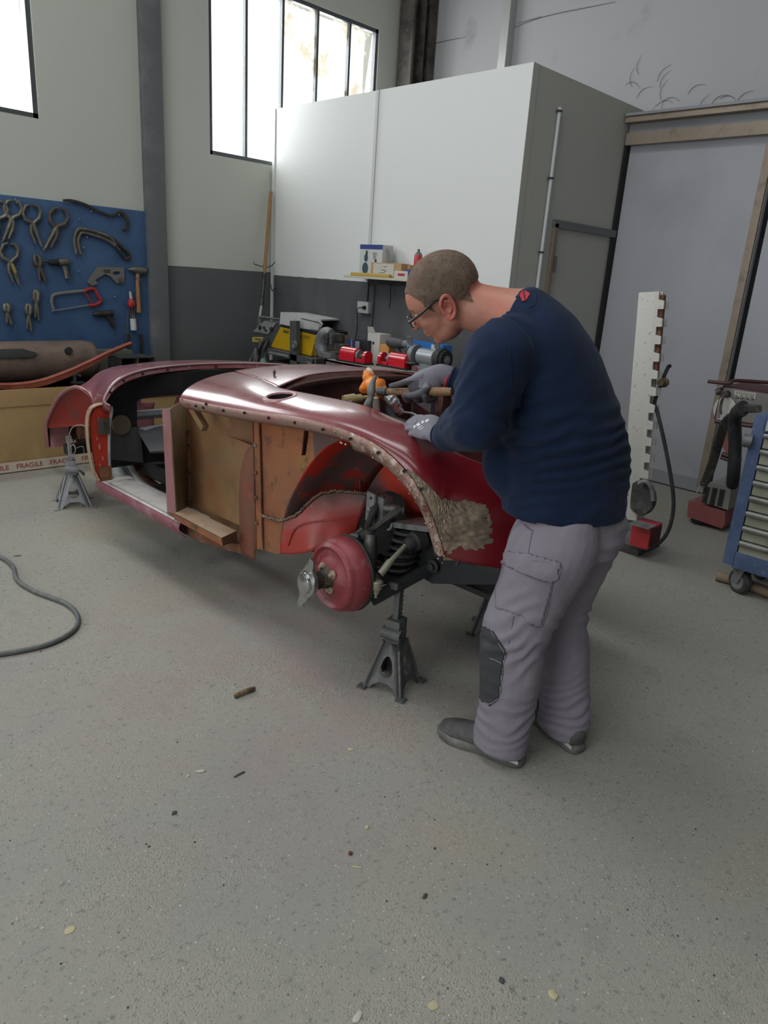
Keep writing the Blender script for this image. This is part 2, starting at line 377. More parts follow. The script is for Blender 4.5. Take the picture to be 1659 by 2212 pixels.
# sliding doors and their rail
for k, (y0, y1, xd) in enumerate(((2.10, 3.21, XD), (.6, 2.06, XD+.03), (-1.2, .55, XD))):
    d = struct(MB().box((xd+.03, (y0+y1)/2, 1.36), (.05, y1-y0, 2.62)).build('door_%d' % (k+2), M_door))
    fixp(MB().box((xd-.01, y0+.03, 1.36), (.03, .055, 2.6)).build('door_edge', M_beige, d), d)
    fixp(MB().box((xd-.008, (y0+y1)/2, .06), (.02, y1-y0, .10)).build('kick_strip', mat('kick_grey', '8f9196', .6), d), d)
struct(MB().box((XD-.01, 3.222, 1.33), (.1, .02, 2.62)).build('trim_4', M_dark))
struct(MB().box((XD+.12, 1.0, 2.83), (.5, 4.44, .02)).build('trim_5', mat('ledge_grey', '8f9194', .6)))
rl = MB(); rl.box((XD-.06, 1.0, 2.79), (.13, 4.44, .03)); rl.box((XD-.05, 1.0, 2.665), (.05, 4.44, .085))
rl.tube([(XD-.10, 3.22, 2.805), (XD-.10, -1.2, 2.805)], .018, 8)
struct(rl.build('trim_6', M_beige)); struct(MB().box((XD-.0, 1.0, 2.74), (.08, 4.44, .09)).build('trim_7', mat('rail_web', '8d9094', .6)))
struct(MB().box((XD+.1, 1.0, 2.78), (.1, 4.44, .12)).build('trim_8', M_back))
M_web = mat('cobweb_soot', '6a6a6c', .9)
cw = MB(); rnd = random.Random(5)
for k in range(18):
    u, v = rnd.choice([(1380, 200), (1440, 240), (1500, 215), (1400, 170), (1560, 235)]); u += rnd.uniform(-50, 50); v += rnd.uniform(-30, 30); p = px(u, v, x=XW-.006); a = rnd.uniform(.3, 2.6)
    q_ = [p + V((0, cos(a+.3*j)*.05*j, sin(a+.3*j)*.05*j)) for j in range(4)]; cw.tube(q_, [.0015, .0022, .0016, .0008], 4, sub=2)
for P_ in ([(892, 108), (930, 96), (975, 86), (1008, 80)], [(1105, 62), (1150, 44), (1200, 30), (1260, 18), (1330, 4)], [(1120, 50), (1170, 36)], [(912, 60), (925, 72), (940, 66)], [(925, 160), (935, 130), (930, 100)]):
    cw.tube([px(u, v, x=XW-.004) for u, v in P_], [.002, .004] + [.004]*(len(P_)-3) + [.002], 4, sub=3, flat=.5)
o = cw.build('cobwebs', M_web, None); o['kind'] = 'stuff'; tag(o, 'sooty cobwebs and cracks high on the grey back wall', 'cobweb')
#CONTINUE
# ------------------------------------------------------------------ the car body on stands
M_skin = mat('oxidised_red_paint', '783c40', .27, 0, (('8a5c60', 3.0, .42, .66), ('8c3c3e', 1.1, .5, .8), ('b09a9c', 30, .67, .76), ('56262c', 9, .64, .78)), bump=.07, bscale=24, coat=.6)
def _skin_front():
    # the front of the wing keeps its deeper, cleaner red: paint colour changes along the body
    nt = M_skin.node_tree; N = nt.nodes; L = nt.links; b = N['Principled BSDF']; cur = b.inputs['Base Color'].links[0].from_socket
    g = N.new('ShaderNodeNewGeometry'); sp = N.new('ShaderNodeSeparateXYZ'); L.new(g.outputs['Position'], sp.inputs[0])
    n = N.new('ShaderNodeTexNoise'); n.inputs['Scale'].default_value = 4
    ad = N.new('ShaderNodeMath'); ad.operation = 'MULTIPLY_ADD'; ad.inputs[1].default_value = .5; L.new(n.outputs[0], ad.inputs[0]); L.new(sp.outputs[1], ad.inputs[2])
    r = N.new('ShaderNodeMapRange'); r.inputs[1].default_value = 2.25; r.inputs[2].default_value = 1.75; L.new(ad.outputs[0], r.inputs[0])
    mx = N.new('ShaderNodeMix'); mx.data_type = 'RGBA'; L.new(r.outputs[0], mx.inputs[0]); L.new(cur, mx.inputs[6]); mx.inputs[7].default_value = lin('6e141c')
    L.new(mx.outputs[2], b.inputs['Base Color'])
_skin_front()
M_flange = mat('stripped_flange', '9a7f72', .55, .35, (('c9bcae', 38, .50, .62), ('6e4a3c', 16, .5, .68), ('a05a50', 6, .55, .75)), bump=1.0, bscale=70)
M_patch = mat('bare_metal_filler', '7d7060', .5, .4, (('9a8a72', 9, .45, .65), ('5c5040', 14, .52, .7), ('b0a58e', 40, .62, .72)), bump=1.0, bscale=28)
M_side_p = mat('rust_brown_primer', '84573b', .7, 0, (('985c34', 2.6, .45, .65), ('73402f', 4, .52, .72), ('8c6c34', 3.3, .57, .72), ('4a382a', 13, .55, .72)), bump=.35, bscale=26)
M_tan_p = mat('tan_surface_rust', '815a3c', .55, 0, (('8c7048', 2.4, .45, .65), ('6e4a34', 6, .5, .72), ('735f42', 3, .5, .7)), bump=.35, bscale=30)
M_liner = mat('red_liner_paint', 'b8291a', .5, 0, (('5c4a48', 3.1, .52, .60), ('cf3a26', 5, .55, .8), ('8a7a78', 24, .66, .73), ('4a3c3a', 9, .62, .72)), bump=.4, bscale=34, stretch=(1, 1, 1))
M_liner_g = mat('scorched_liner', '574744', .65, 0, (('9c2c1e', 5.5, .58, .68), ('7d6c68', 15, .60, .72), ('3e3431', 4, .5, .7)), bump=.5, bscale=34)
M_foot = mat('red_footwell_paint', '9c352c', .42, 0, (('8c5550', 6, .5, .66), ('c9a09a', 30, .67, .74), ('6b4a46', 3, .58, .72)), bump=.25, bscale=30)
M_pinkfl = mat('pink_door_pillar', '8f6264', .5, 0, (('7e5a4e', 8, .5, .72), ('a58082', 3, .5, .8)), bump=.25)
M_blk = mat('black_underseal_and_holes', '131314', .75, 0, (('222222', 6, .5, .8),), bump=.4)
M_chas = mat('black_chassis', '26282a', .6, .2, (('3c3c3a', 8, .5, .72), ('4e4238', 16, .62, .8)), bump=.35)
M_greyp = mat('dusty_floor_pan', '8e9192', .75, 0, (('6e7072', 5, .5, .72), ('a5a7a4', 11, .55, .75)), bump=.3)
M_dgrey = mat('dark_trim_panel', '3e3f40', .8, 0, (('524a48', 4, .5, .75),), bump=.3)
M_susp = mat('greasy_iron', '4a4b49', .5, .45, (('6c6c66', 14, .5, .68), ('2e2e2c', 9, .5, .7)), bump=.3)
M_susp2 = mat('dusty_cast_grey', '7b7d7c', .55, .35, (('5a5b59', 18, .5, .68),), bump=.3)
M_red_drum = mat('dull_red_drum', '84363a', .5, .1, (('937072', 6, .5, .66), ('6e3034', 20, .55, .72), ('8a7a74', 30, .66, .74)), bump=.2)
M_chrome = mat('pitted_chrome', 'b9bab8', .22, .95, (('7c7c78', 30, .6, .7),), bump=.3, bscale=60)
M_rub = mat('black_rubber', '202122', .65, 0, (('383836', 20, .5, .7),))
M_tan = mat('bare_tan_edge', 'a58a72', .6, .1, (('7a5c46', 14, .5, .7),), bump=.3)
M_redpost = mat('bright_red_post', 'a8301c', .5, 0, (('7a3a1e', 6, .62, .74), ('c98a80', 16, .70, .73)), bump=.3)
M_sillt = mat('white_dusty_sill', 'c4bfba', .6, 0, (('a9a29e', 14, .5, .7),), bump=.2)
M_sill = mat('pink_sill', '85505a', .5, 0, (('9c7a80', 5, .5, .72), ('6a3a42', 11, .55, .75)), bump=.2)
M_rust = mat('brown_rust', '6b452f', .8, 0, (('8c6248', 12, .5, .7), ('3c2a20', 8, .5, .7)), bump=.6)

XC = 2.3
car = thing('car_body', (2.0, 2.9, 0), 'stripped red open sports car body raised on axle stands, wings cut open', 'car')
# outer skin of the front: E = outer edge of the wing, I = edge of the engine opening
Epx = [(390, 862, 1.60), (470, 878, 1.60), (560, 893, 1.61), (640, 905, 1.62), (700, 918, 1.635), (760, 937, 1.65), (822, 968, 1.665), (880, 1022, 1.685), (920, 1083, 1.71), (944, 1145, 1.735), (960, 1200, 1.755)]
E = [px(u, v, x=x) for u, v, x in Epx]
Ef = [V((1.88, 1.30, .60)), V((2.05, 1.20, .58)), V((2.3, 1.15, .57))]
I = [V((1.95, 2.95, 1.030)), V((1.88, 2.66, 1.042)), V((1.83, 2.446, 1.037)), V((1.83, 2.2, 1.043)), V((1.83, 2.02, 1.048)), V((1.83, 1.90, 1.046)), V((1.83, 1.79, 1.032)), V((1.83, 1.68, 1.018)), V((1.845, 1.58, .985)), V((1.88, 1.50, .95)), V((1.94, 1.42, .92))]
If = [V((2.03, 1.33, .90)), V((2.14, 1.30, .885)), V((2.3, 1.285, .88))]
Ea, Ia = E + Ef, I + If
NT = 8
def prof(e, i, t, b=1.0):
    c, s_ = 1-cos(t*pi/2), sin(t*pi/2)
    return V((e.x + (i.x-e.x)*c, e.y + (i.y-e.y)*c, e.z + (i.z-e.z)*s_))
Er = crom(Ea, 5); Ir = crom(Ia, 5)
SK = [[prof(Er[k], Ir[k], j/NT) for j in range(NT+1)] for k in range(len(Er))]
def skin_at(s, t):
    """point of the near wing: s along the car in control stations, t from outer edge 0 to opening 1"""
    a = min(max(s*5, 0), len(Er)-1.001); k = int(a); f = a-k
    return prof(Er[k].lerp(Er[k+1], f), Ir[k].lerp(Ir[k+1], f), t)
def skin_n(s, t):
    a = skin_at(s+.05, t)-skin_at(s-.05, t); b = skin_at(s, t+.02)-skin_at(s, t-.02); n = b.cross(a).normalized()
    return n if n.z > 0 or n.x < 0 else -n
def proj(p):
    d = p-O0; z = d.dot(CF); return (CX+FPX*d.dot(CR)/z, CY+FPX*d.dot(CD)/z)
def mirror(G): return [[V((2*XC-p.x, p.y, p.z)) for p in r] for r in G]
# the fuel filler hole is cut from the grid: refine and drop faces
def on_skin(u, v):
    best = None
    for a in range(0, 220):
        for b in range(0, 40):
            p = skin_at(a*.05, b/40); q = proj(p); d = (q[0]-u)**2+(q[1]-v)**2
            if best is None or d < best[0]: best = (d, p, a*.05, b/40)
    return best[1:]
FH, fs_, ft_ = on_skin(605, 857); FN = skin_n(fs_, ft_); FR = .056
def skin_mesh(G, hole=None, side=1):
    mb = MB(); nr, nc = len(G), len(G[0]); mb.v = [tuple(p) for r in G for p in r]
    for i in range(nr-1):
        for j in range(nc-1):
            q = (i*nc+j, i*nc+j+1, (i+1)*nc+j+1, (i+1)*nc+j)
            if hole:
                c = sum((V(mb.v[a]) for a in q), V())/4
                if (c-hole).length < FR*.98: continue
            mb.f.append(q)
    return mb
rows = crom(Ea, 22); rows2 = crom(Ia, 22)
Gf = [[prof(rows[k], rows2[k], j/36) for j in range(37)] for k in range(len(rows))]
def sag(G):
    # hole rim snapped round: vertices just outside the circle pulled on to it
    for r in G:
        for p in r:
            pass
sag(Gf)
mb = skin_mesh(Gf, FH)
# cowl between the wings, behind the engine opening
def cowl():
    c0 = [V((1.95, 2.95, 1.035)), V((2.1, 2.955, 1.045)), V((2.3, 2.96, 1.05)), V((2.5, 2.955, 1.045)), V((2.65, 2.95, 1.035))]
    c1 = [V((1.88, 2.66, 1.042)), V((2.08, 2.70, 1.062)), V((2.3, 2.72, 1.066)), V((2.52, 2.70, 1.062)), V((2.72, 2.66, 1.042))]
    c2 = [V((1.83, 2.446, 1.037)), V((2.05, 2.52, 1.066)), V((2.3, 2.55, 1.07)), V((2.55, 2.52, 1.066)), V((2.77, 2.446, 1.037))]
    return rgrid([c0, c1, c2], 6, 6)
mb.grid(cowl()); g2 = mirror(SK); mb.grid(g2)
body = mb.build('body_skin', M_skin, car, smooth=True, weld=.0008, thick=.004)
# rear deck and tail
RA = [px(236, 876, y=3.56), px(224, 862, y=3.58), V((1.66, 3.60, .905)), V((1.80, 3.65, .945)), V((2.02, 3.73, .955)), V((2.3, 3.78, .955))]
RB = [px(212, 884, x=1.625), px(206, 862, x=1.64), V((1.71, 3.85, .88)), V((1.83, 3.92, .925)), V((2.04, 3.98, .94)), V((2.3, 4.0, .945))]
RC = [px(196, 853, x=1.64), px(185, 843, x=1.66), V((1.755, 4.1, .845)), V((1.87, 4.18, .885)), V((2.06, 4.25, .90)), V((2.3, 4.3, .905))]
RD = [px(163, 836, x=1.66), px(157, 838, x=1.69), V((1.80, 4.33, .775)), V((1.92, 4.42, .81)), V((2.1, 4.5, .83)), V((2.3, 4.55, .835))]
RE = [px(128, 856, x=1.675), px(122, 866, x=1.70), V((1.81, 4.56, .66)), V((1.93, 4.65, .69)), V((2.1, 4.72, .71)), V((2.3, 4.76, .715))]
RF = [px(103, 905, x=1.69), px(96, 910, x=1.71), V((1.80, 4.76, .50)), V((1.93, 4.83, .52)), V((2.1, 4.9, .53)), V((2.3, 4.93, .53))]
RG = [px(106, 966, x=1.71), px(98, 962, x=1.73), V((1.80, 4.80, .33)), V((1.93, 4.86, .31)), V((2.1, 4.92, .30)), V((2.3, 4.95, .30))]
Gr = rgrid([RA, RB, RC, RD, RE, RF, RG], 5, 4)
mb = MB(); mb.grid(Gr); mb.grid(mirror(Gr)); mb.f = [f for f in mb.f if not ((lambda c: abs(c.x-XC) < .36 and 4.08 < c.y < 4.9)(sum((V(mb.v[i]) for i in f), V())/len(f)))]
mb.build('rear_skin', M_skin, car, smooth=True, weld=.0008, thick=.004)
# bright rolled lip round the cockpit with its trim holes
lipc = crom(RA + [V((2*XC-p.x, p.y, p.z)) for p in reversed(RA[:-1])], 5)
MB().tube([p+V((0, -.006, 0)) for p in lipc], .0055, 8).build('cockpit_lip', mat('worn_pink_lip', 'a98a8c', .5), car)
ib = MB(); G = [[p + V((0, -.004, -.002)) for p in lipc], [p + V((.0, -.014, -.028)) for p in lipc], [p + V((0, .03, -.05)) for p in lipc]]
ib.grid(G).build('lip_return', M_skin, car, thick=.002)
for k in (8, 12, 16, 20, 26, 32): MB().cyl(lipc[k]+V((0, -.020, -.016)), lipc[k]+V((0, -.008, -.016)), .006, 8).build('trim_hole', M_blk, car)
# rear wheel arch liner, red, behind the opening in the near rear wing
aw = [(209, 884), (203, 866), (193, 851), (163, 836), (128, 856), (103, 905), (100, 925)]
A0 = crom([px(u, v, x=1.66) for u, v in aw], 4)
cen = px(160, 925, x=1.70)
Gl = [[p.copy() for p in A0], [p.lerp(V((1.80, cen.y, cen.z)), .14)+V((.06, 0, 0)) for p in A0], [p.lerp(V((1.86, cen.y, cen.z)), .45)+V((.06, 0, 0)) for p in A0], [p.lerp(V((1.90, cen.y, cen.z-.02)), .8)+V((.03, 0, 0)) for p in A0]]
MB().grid(rgrid(Gl, 3, 1)).build('rear_arch_liner', mat('scuffed_red_liner', '9a3028', .5, 0, (('6b4a48', 5, .5, .62), ('c9a49a', 20, .70, .74)), bump=.3), car, smooth=True)
MB().tube(A0, .011, 8).build('arch_edge', M_pinkfl, car)
MB().prism([px(103, 918, x=1.9), px(190, 912, x=1.9), px(196, 945, x=1.9), px(104, 958, x=1.9)], (.02, 0, 0)).build('inner_panel', M_rust, car)
MB().prism([px(100, 925, x=1.72), px(108, 924, x=1.72), px(108, 940, x=1.72), px(118, 966, x=1.72), px(100, 968, x=1.72), px(93, 940, x=1.72)], (.12, 0, 0)).build('tail_corner', M_pinkfl, car)
MB().box((2.3, 4.55, .34), (1.1, .06, .06)).box((1.95, 4.2, .36), (.06, 1.2, .09)).box((2.65, 4.2, .36), (.06, 1.2, .09)).build('rear_chassis', M_chas, car)
# black bulkhead behind the seats with the window cut through it
hb = [px(302, 862, y=3.72), px(340, 857, y=3.72), V((2.72, 3.72, .80)), V((2.74, 3.72, .66)), px(300, 924, y=3.72), px(296, 918, y=3.72), px(296, 868, y=3.72)]
ob = [V((1.63, 3.72, .42)), V((1.63, 3.72, .78)), V((1.70, 3.72, .87)), V((1.85, 3.72, .905)), V((2.3, 3.72, .93)), V((2.75, 3.72, .905)), V((2.9, 3.72, .87)), V((2.97, 3.72, .78)), V((2.97, 3.72, .42))]
MB().prism(ob, (0, .012, 0), [hb]).build('rear_bulkhead', M_blk, car)
MB().box((2.3, 3.93, .86), (.8, .26, .008)).build('deck_underside', M_blk, car)
MB().box((2.3, 3.76, .695), (.9, .02, .02)).box((2.3, 3.9, .66), (.9, .2, .012)).build('boot_rail', M_greyp, car)
# scuttle tray and tunnel panels seen through the door opening
MB().prism([px(236, 928, y=3.70), px(302, 922, y=3.70), px(310, 1000, y=3.70), px(236, 992, y=3.70)], (0, .01, 0)).build('seat_back_panel', M_dgrey, car)
sp_ = [px(296, 927, y=3.70), V((2.65, 3.70, .66)), V((2.7, 3.25, .52)), px(325, 975, y=3.25)]
MB().prism(sp_, (0, 0, -.01)).build('propshaft_tunnel', M_dgrey, car)
MB().prism([px(298, 926, y=3.71), V((2.6, 3.71, .655)), V((2.62, 3.56, .615)), px(350, 945, y=3.52)], (0, 0, .006)).build('tunnel_top', M_greyp, car)
MB().lathe(px(262, 918, y=3.70), (0, -1, 0), [(0, .055), (.012, .05), (.014, .0)], 20).build('blanking_disc', mat('olive_disc', '5a5444', .7), car)
# curved floor pan rim sweeping from the post to the sill
def band(P, Q, n, name, m_, th=.004): return MB().grid([crom(P, n), crom(Q, n)]).build(name, m_, car, smooth=True, thick=th)
o1 = [px(238, 1000, z=.40), px(258, 1040, z=.345), px(285, 1062, z=.335), px(330, 1085, z=.33), px(372, 1098, z=.33)]
o2 = [px(262, 996, z=.41), px(282, 1030, z=.35), px(305, 1050, z=.335), px(345, 1072, z=.33), px(380, 1082, z=.33)]
o3 = [px(282, 995, z=.41), px(296, 1025, z=.35), px(316, 1045, z=.335), px(352, 1064, z=.33), px(384, 1072, z=.33)]
band(o1, o2, 6, 'floor_rim', M_greyp); band([p+V((0, 0, .006)) for p in o2], [p+V((0, 0, .006)) for p in o3], 6, 'floor_rim', mat('lighter_rim', '9da0a0', .7))
MB().tube([p+V((0, 0, .008)) for p in o2], .006, 6, sub=4).build('rim_seam', M_dgrey, car)
MB().box(px(285, 1040, z=.35), (.035, .05, .02), bev=.004).build('bracket', M_greyp, car)
MB().tube([px(285, 990, z=.42), px(300, 1010, z=.34), px(318, 1040, z=.28), px(345, 1060, z=.26)], .05, 8, sub=3, flat=.3).build('floor_brace', M_rust, car)
MB().tube([px(298, 1012, x=2.1), px(400, 960, x=2.5)], .045, 12).build('chassis_tube', M_chas, car)
MB().tube([px(320, 1012, x=2.1), px(400, 1066, x=2.2)], .022, 8).build('chassis_tube', M_chas, car)
MB().box((2.3, 3.15, .27), (.9, .06, .05)).box((2.3, 3.62, .28), (1.2, .06, .06)).build('cross_member', M_chas, car)
MB().box((2.02, 2.85, .34), (.08, 1.9, .10), bev=.01).build('chassis_rail', M_chas, car)
MB().box((2.58, 2.75, .40), (.08, 2.1, .10), bev=.01).build('chassis_rail', M_chas, car)
# far side seen through the openings
MB().box((2.97, 3.2, .32), (.12, 1.1, .07)).build('far_sill', M_sill, car)
# near sill: white worn tread, dark strip, pink outer face
ys, ye = 3.735, 2.87
t_ = MB().box((1.70, (ys+ye)/2, .352), (.145, ys-ye, .014), bev=.003); t_.build('sill_tread', M_sillt, car)
MB().box((1.622, (ys+ye)/2, .352), (.010, ys-ye, .010)).build('sill_seal', M_dgrey, car)
sr = [[V((1.612, y, .362)), V((1.597, y, .355)), V((1.591, y, .338)), V((1.596, y, .318)), V((1.608, y, .298)), V((1.630, y, .283))] for y in (ys+.02, 3.6, 3.4, 3.2, 3.0, ye-.005)]
MB().grid(sr).build('sill_face', M_sill, car, smooth=True, thick=.003)
MB().grid([[V((1.595, y, .362)), V((1.614, y, .366))] for y in (ys, ye)]).build('sill_edge', M_sillt, car, thick=.003)
# door lock pillar (red) on the rear edge of the door opening
q = lambda u, v, y=3.62: px(u, v, y=y)
fp = [q(197, 900), q(202, 886), q(213, 878), q(232, 874), q(241, 876), q(240, 890), q(237, 960), q(238, 1020), q(241, 1036), q(218, 1040), q(208, 1018), q(200, 975), q(196, 930)]
MB().prism(fp, (0, .012, 0)).build('lock_pillar', M_redpost, car)
edge = [q(218, 1041), q(207, 1018), q(198, 975), q(194, 930), q(195, 900), q(201, 884), q(212, 876), q(232, 872)]
MB().grid([crom([p + V((-.012, -.01, 0)) for p in edge], 3), crom([p + V((-.006, .035, 0)) for p in edge], 3)]).build('pillar_edge', M_tan, car, smooth=True, thick=.006)
MB().tube([q(239, 878), q(242, 886), q(237, 920), q(236, 970), q(238, 1015), q(244, 1034)], .0075, 8, sub=3).build('pillar_bead', M_greyp, car)
MB().box(q(224, 921, 3.61), (.062, .006, .085), bev=.002).build('striker_plate', mat('dark_plate', '4a4138', .7), car)
for u, v in ((226, 915), (226, 926)): MB().cyl(q(u, v, 3.606), q(u, v, 3.60), .005, 8).build('screw_hole', M_blk, car)
MB().prism([q(212, 1010, 3.616), q(240, 1005, 3.616), q(241, 1036, 3.616), q(219, 1040, 3.616)], (0, -.004, 0)).build('rust_patch', M_rust, car)
for u, v, s_ in ((213, 907, 1), (210, 948, .7), (215, 965, 1.2), (222, 990, .8), (216, 1005, .7)): MB().prism([q(u, v, 3.618)+V((.0045*s_*cos(t), 0, .013*s_*sin(t))) for t in [2*pi*k/12 for k in range(12)]], (0, -.0015, 0)).build('filler_dab', mat('pale_pink_filler', 'a8807a', .6), car)
# A-pillar box: pink outer strip and brown return
xa = 1.60
def P6(pts, x): return [px(u, v, x=x) for u, v in pts]
f1 = [(349, 884), (366, 880), (378, 1128), (359, 1112)]
MB().prism([px(350, 884, x=1.60), px(367, 884, x=1.60), px(372, 1000, x=1.60), px(381, 1110, x=1.60), px(361, 1106, x=1.60), px(356, 1000, x=1.60)], (.006, 0, 0)).build('pillar_face', M_pinkfl, car)
yA = px(367, 884, x=1.60).y
rb = [px(367, 884, x=1.60), px(381, 1110, x=1.60), px(404, 1095, x=1.76), px(405, 890, x=1.76)]
top = [px(367, 884, x=1.60), px(380, 874, x=1.66), px(393, 868, x=1.71), px(405, 868, x=1.76)]
G = [crom(top, 4), [p.lerp(q2, .5) for p, q2 in zip(crom(top, 4), [rb[1].lerp(rb[2], k/12) for k in range(13)])], [rb[1].lerp(rb[2], k/12) for k in range(13)]]
MB().grid(G).build('pillar_return', mat('brown_green_return', '6f5c42', .65, 0, (('5c5236', 5, .5, .7), ('85694e', 12, .5, .7)), bump=.3), car, smooth=True, thick=.004)
# recessed footwell side panel with its curved step
xr = 1.76
rp = [(403, 868), (545, 895), (552, 900), (552, 1188), (527, 1190), (520, 1165), (400, 1105)]
MB().prism(P6([(398, 866), (470, 882), (548, 894), (541, 1184), (500, 1176), (401, 1128)], xr), (.006, 0, 0)).build('footwell_side', M_tan_p, car)
# swelling of the panel: curved cheek between the recess and the strip
c_out = [px(543, 962, x=1.70), px(533, 975, x=1.70), px(524, 1000, x=1.70), px(518, 1040, x=1.70), px(517, 1090, x=1.70), px(519, 1150, x=1.70), px(521, 1195, x=1.70)]
c_in = [px(545, 958, x=1.745)] + [V((1.755, p.y+.006, p.z+.004)) for p in c_out[1:]]
c_far = [V((1.70, px(552, 962, x=1.70).y, p.z)) for p in c_out]
MB().grid([crom(c_out, 4), crom(c_far, 4)]).build('footwell_cheek', mat('dark_red_brown_cheek', '6e4a38', .65, 0, (('7c3a2c', 4, .5, .7), ('86683f', 6, .58, .75)), bump=.35), car, smooth=True, thick=.004)
MB().grid([crom(c_out, 4), crom(c_in, 4)]).build('cheek_step', M_tan_p, car, smooth=True, thick=.003)
bl = [[px(440, 930, x=xr-.002), px(500, 945, x=xr-.004), px(543, 962, x=1.70)], [px(432, 990, x=xr-.002), px(480, 1010, x=xr-.012), px(522, 1010, x=1.70)], [px(430, 1060, x=xr-.002), px(480, 1080, x=xr-.010), px(518, 1080, x=1.70)], [px(430, 1105, x=xr-.002), px(470, 1115, x=xr-.006), px(519, 1135, x=1.70)]]
MB().grid(rgrid(bl, 4, 4)).build('panel_swell', M_tan_p, car, smooth=True)
MB().box(px(406, 985, x=xr-.004), (.008, .022, .56)).build('panel_flange', M_tan_p, car)
for v in (932, 962, 1021, 1083): MB().cyl(px(406+(v-932)*.03, v, x=xr-.006), px(406+(v-932)*.03, v, x=xr-.012), .007, 10).build('bolt_hole', M_blk, car)
# shelf at the foot of the panel
s1 = [px(376, 1109, z=.405), px(404, 1096, z=.405), px(512, 1147, z=.405), px(478, 1163, z=.405)]
MB().prism(s1, (0, 0, -.004)).build('footwell_shelf', mat('dusty_tan_shelf', 'a08a72', .7, 0, (('8a6c52', 9, .5, .7),), bump=.3), car)
MB().prism([s1[0], s1[3], s1[3]+V((.006, 0, -.035)), s1[0]+V((.0, .0, -.03))], (.003, 0, 0)).build('shelf_lip', M_side_p, car)
MB().prism([s1[3], s1[2], s1[2]+V((0, 0, -.05)), s1[3]+V((.006, -.0, -.035))], (.0, .003, 0)).build('shelf_end', mat('dark_rust_end', '5e4632', .8, 0, (('7a5c42', 9, .5, .7),), bump=.4), car)
lo = [px(384, 1125, x=1.64), px(430, 1150, x=1.64), px(480, 1168, x=1.66), px(518, 1176, x=1.70), px(521, 1196, x=1.70), px(470, 1183, x=1.68), px(420, 1165, x=1.66), px(392, 1150, x=1.64)]
MB().prism(jag(lo, .002, 4), (.02, 0, 0)).build('lower_flange', M_rust, car)
MB().tube([px(358, 1108, x=1.62), px(366, 1130, x=1.63), px(378, 1140, x=1.65), px(395, 1143, x=1.68)], .012, 6, sub=3, flat=.4).build('sill_end', M_blk, car)
MB().prism([px(361, 1106, x=1.61), px(384, 1112, x=1.61), px(396, 1146, x=1.63), px(380, 1138, x=1.62)], (.004, 0, 0)).build('pillar_foot', M_side_p, car)
# strip with bolts, orange panel, slot
MB().prism(P6([(547, 903), (560, 903), (566, 1186), (552, 1187)], 1.692), (.006, 0, 0)).build('joint_strip', M_side_p, car)
for s_ in (0, 1):
    MB().tube(P6([(546+13*s_, 900), (547+14*s_, 960), (550+14*s_, 1060), (553+14*s_, 1188)], 1.69), .004, 6).build('seam', M_rust, car)
for v in (962, 1021, 1075, 1130): MB().lathe(px(552+(v-962)*.02, v, x=1.69), (-1, 0, 0), [(0, .009), (.005, .008), (.006, 0)], 10).build('bolt', M_susp2 if v < 970 else M_rust, car)
al = [(605, 1195), (606, 1160), (612, 1120), (625, 1080), (645, 1040), (668, 1003), (700, 968), (735, 950), (775, 943), (815, 952), (850, 972), (882, 1004), (908, 1042), (928, 1085), (942, 1128), (952, 1165)]
alx = [1.70, 1.70, 1.70, 1.70, 1.70, 1.70, 1.70, 1.70, 1.70, 1.70, 1.70, 1.705, 1.715, 1.73, 1.74, 1.755]
AL = [px(u, v, x=x) for (u, v), x in zip(al, alx)]
pan = [px(560, 893, x=1.70), px(640, 905, x=1.70), px(655, 910, x=1.70)] + [AL[6], AL[5], AL[4], AL[3], AL[2], AL[1], AL[0]] + [px(598, 1197, x=1.70), px(575, 1190, x=1.70), px(560, 1187, x=1.70)]
slot = P6([(657, 926), (668, 923), (665, 950), (660, 983), (651, 984), (654, 955)], 1.70)
pan2 = [px(560, 893, x=1.70), px(640, 905, x=1.70), px(700, 918, x=1.70), px(755, 937, x=1.70), px(775, 943, x=1.70), AL[7], AL[6], AL[5], AL[4], AL[3], AL[2], AL[1], AL[0], px(598, 1197, x=1.70), px(575, 1190, x=1.70), px(562, 1187, x=1.70)]
MB().prism(pan2, (.005, 0, 0), [slot]).build('side_panel', M_side_p, car)
MB().prism([p+V((.03, 0, 0)) for p in slot], (.004, 0, 0)).build('slot_back', M_rust, car)
MB().prism(jag([px(676, 924, x=1.699), px(700, 924, x=1.699), px(740, 938, x=1.699), px(765, 944, x=1.699), AL[7]-V((.001, 0, 0)), AL[6]-V((.001, 0, 0)), px(680, 985, x=1.699)], .0012, 3), (-.0012, 0, 0)).build('scraped_panel', M_foot, car)
# flange under the skin edge: folded strip with drilled holes, heavier and stripped bare round the arch
Ex = crom(E, 6)
def flange(k0, k1, wd, name, m_, off=.004):
    G = []
    for k in range(k0, k1):
        p = Ex[k]; d = (Ex[min(k+1, len(Ex)-1)]-Ex[max(k-1, 0)]).normalized(); dn = V((1, 0, 0)).cross(d); dn = dn if dn.z < 0 or dn.y > 0 else -dn
        if dn.z > 0 and abs(dn.z) > .2: dn = -dn
        rr = random.Random(k)
        G.append([p + V((-off, 0, 0)) - dn*.006, p + dn*wd*.33 + V((-off-.002+rr.uniform(-.001, .001), 0, 0)), p + dn*wd*.66 + V((.004, 0, 0)), p + dn*wd + V((.018, 0, 0))])
    return MB().grid(G).build(name, m_, car, smooth=True, thick=.003)
flange(0, 31, .04, 'upper_flange', mat('pinkish_flange', '8f7266', .55, .1, (('8f5658', 6, .5, .7), ('7a5a48', 14, .55, .75)), bump=.4))
flange(30, len(Ex), .058, 'arch_flange', M_flange, .007)
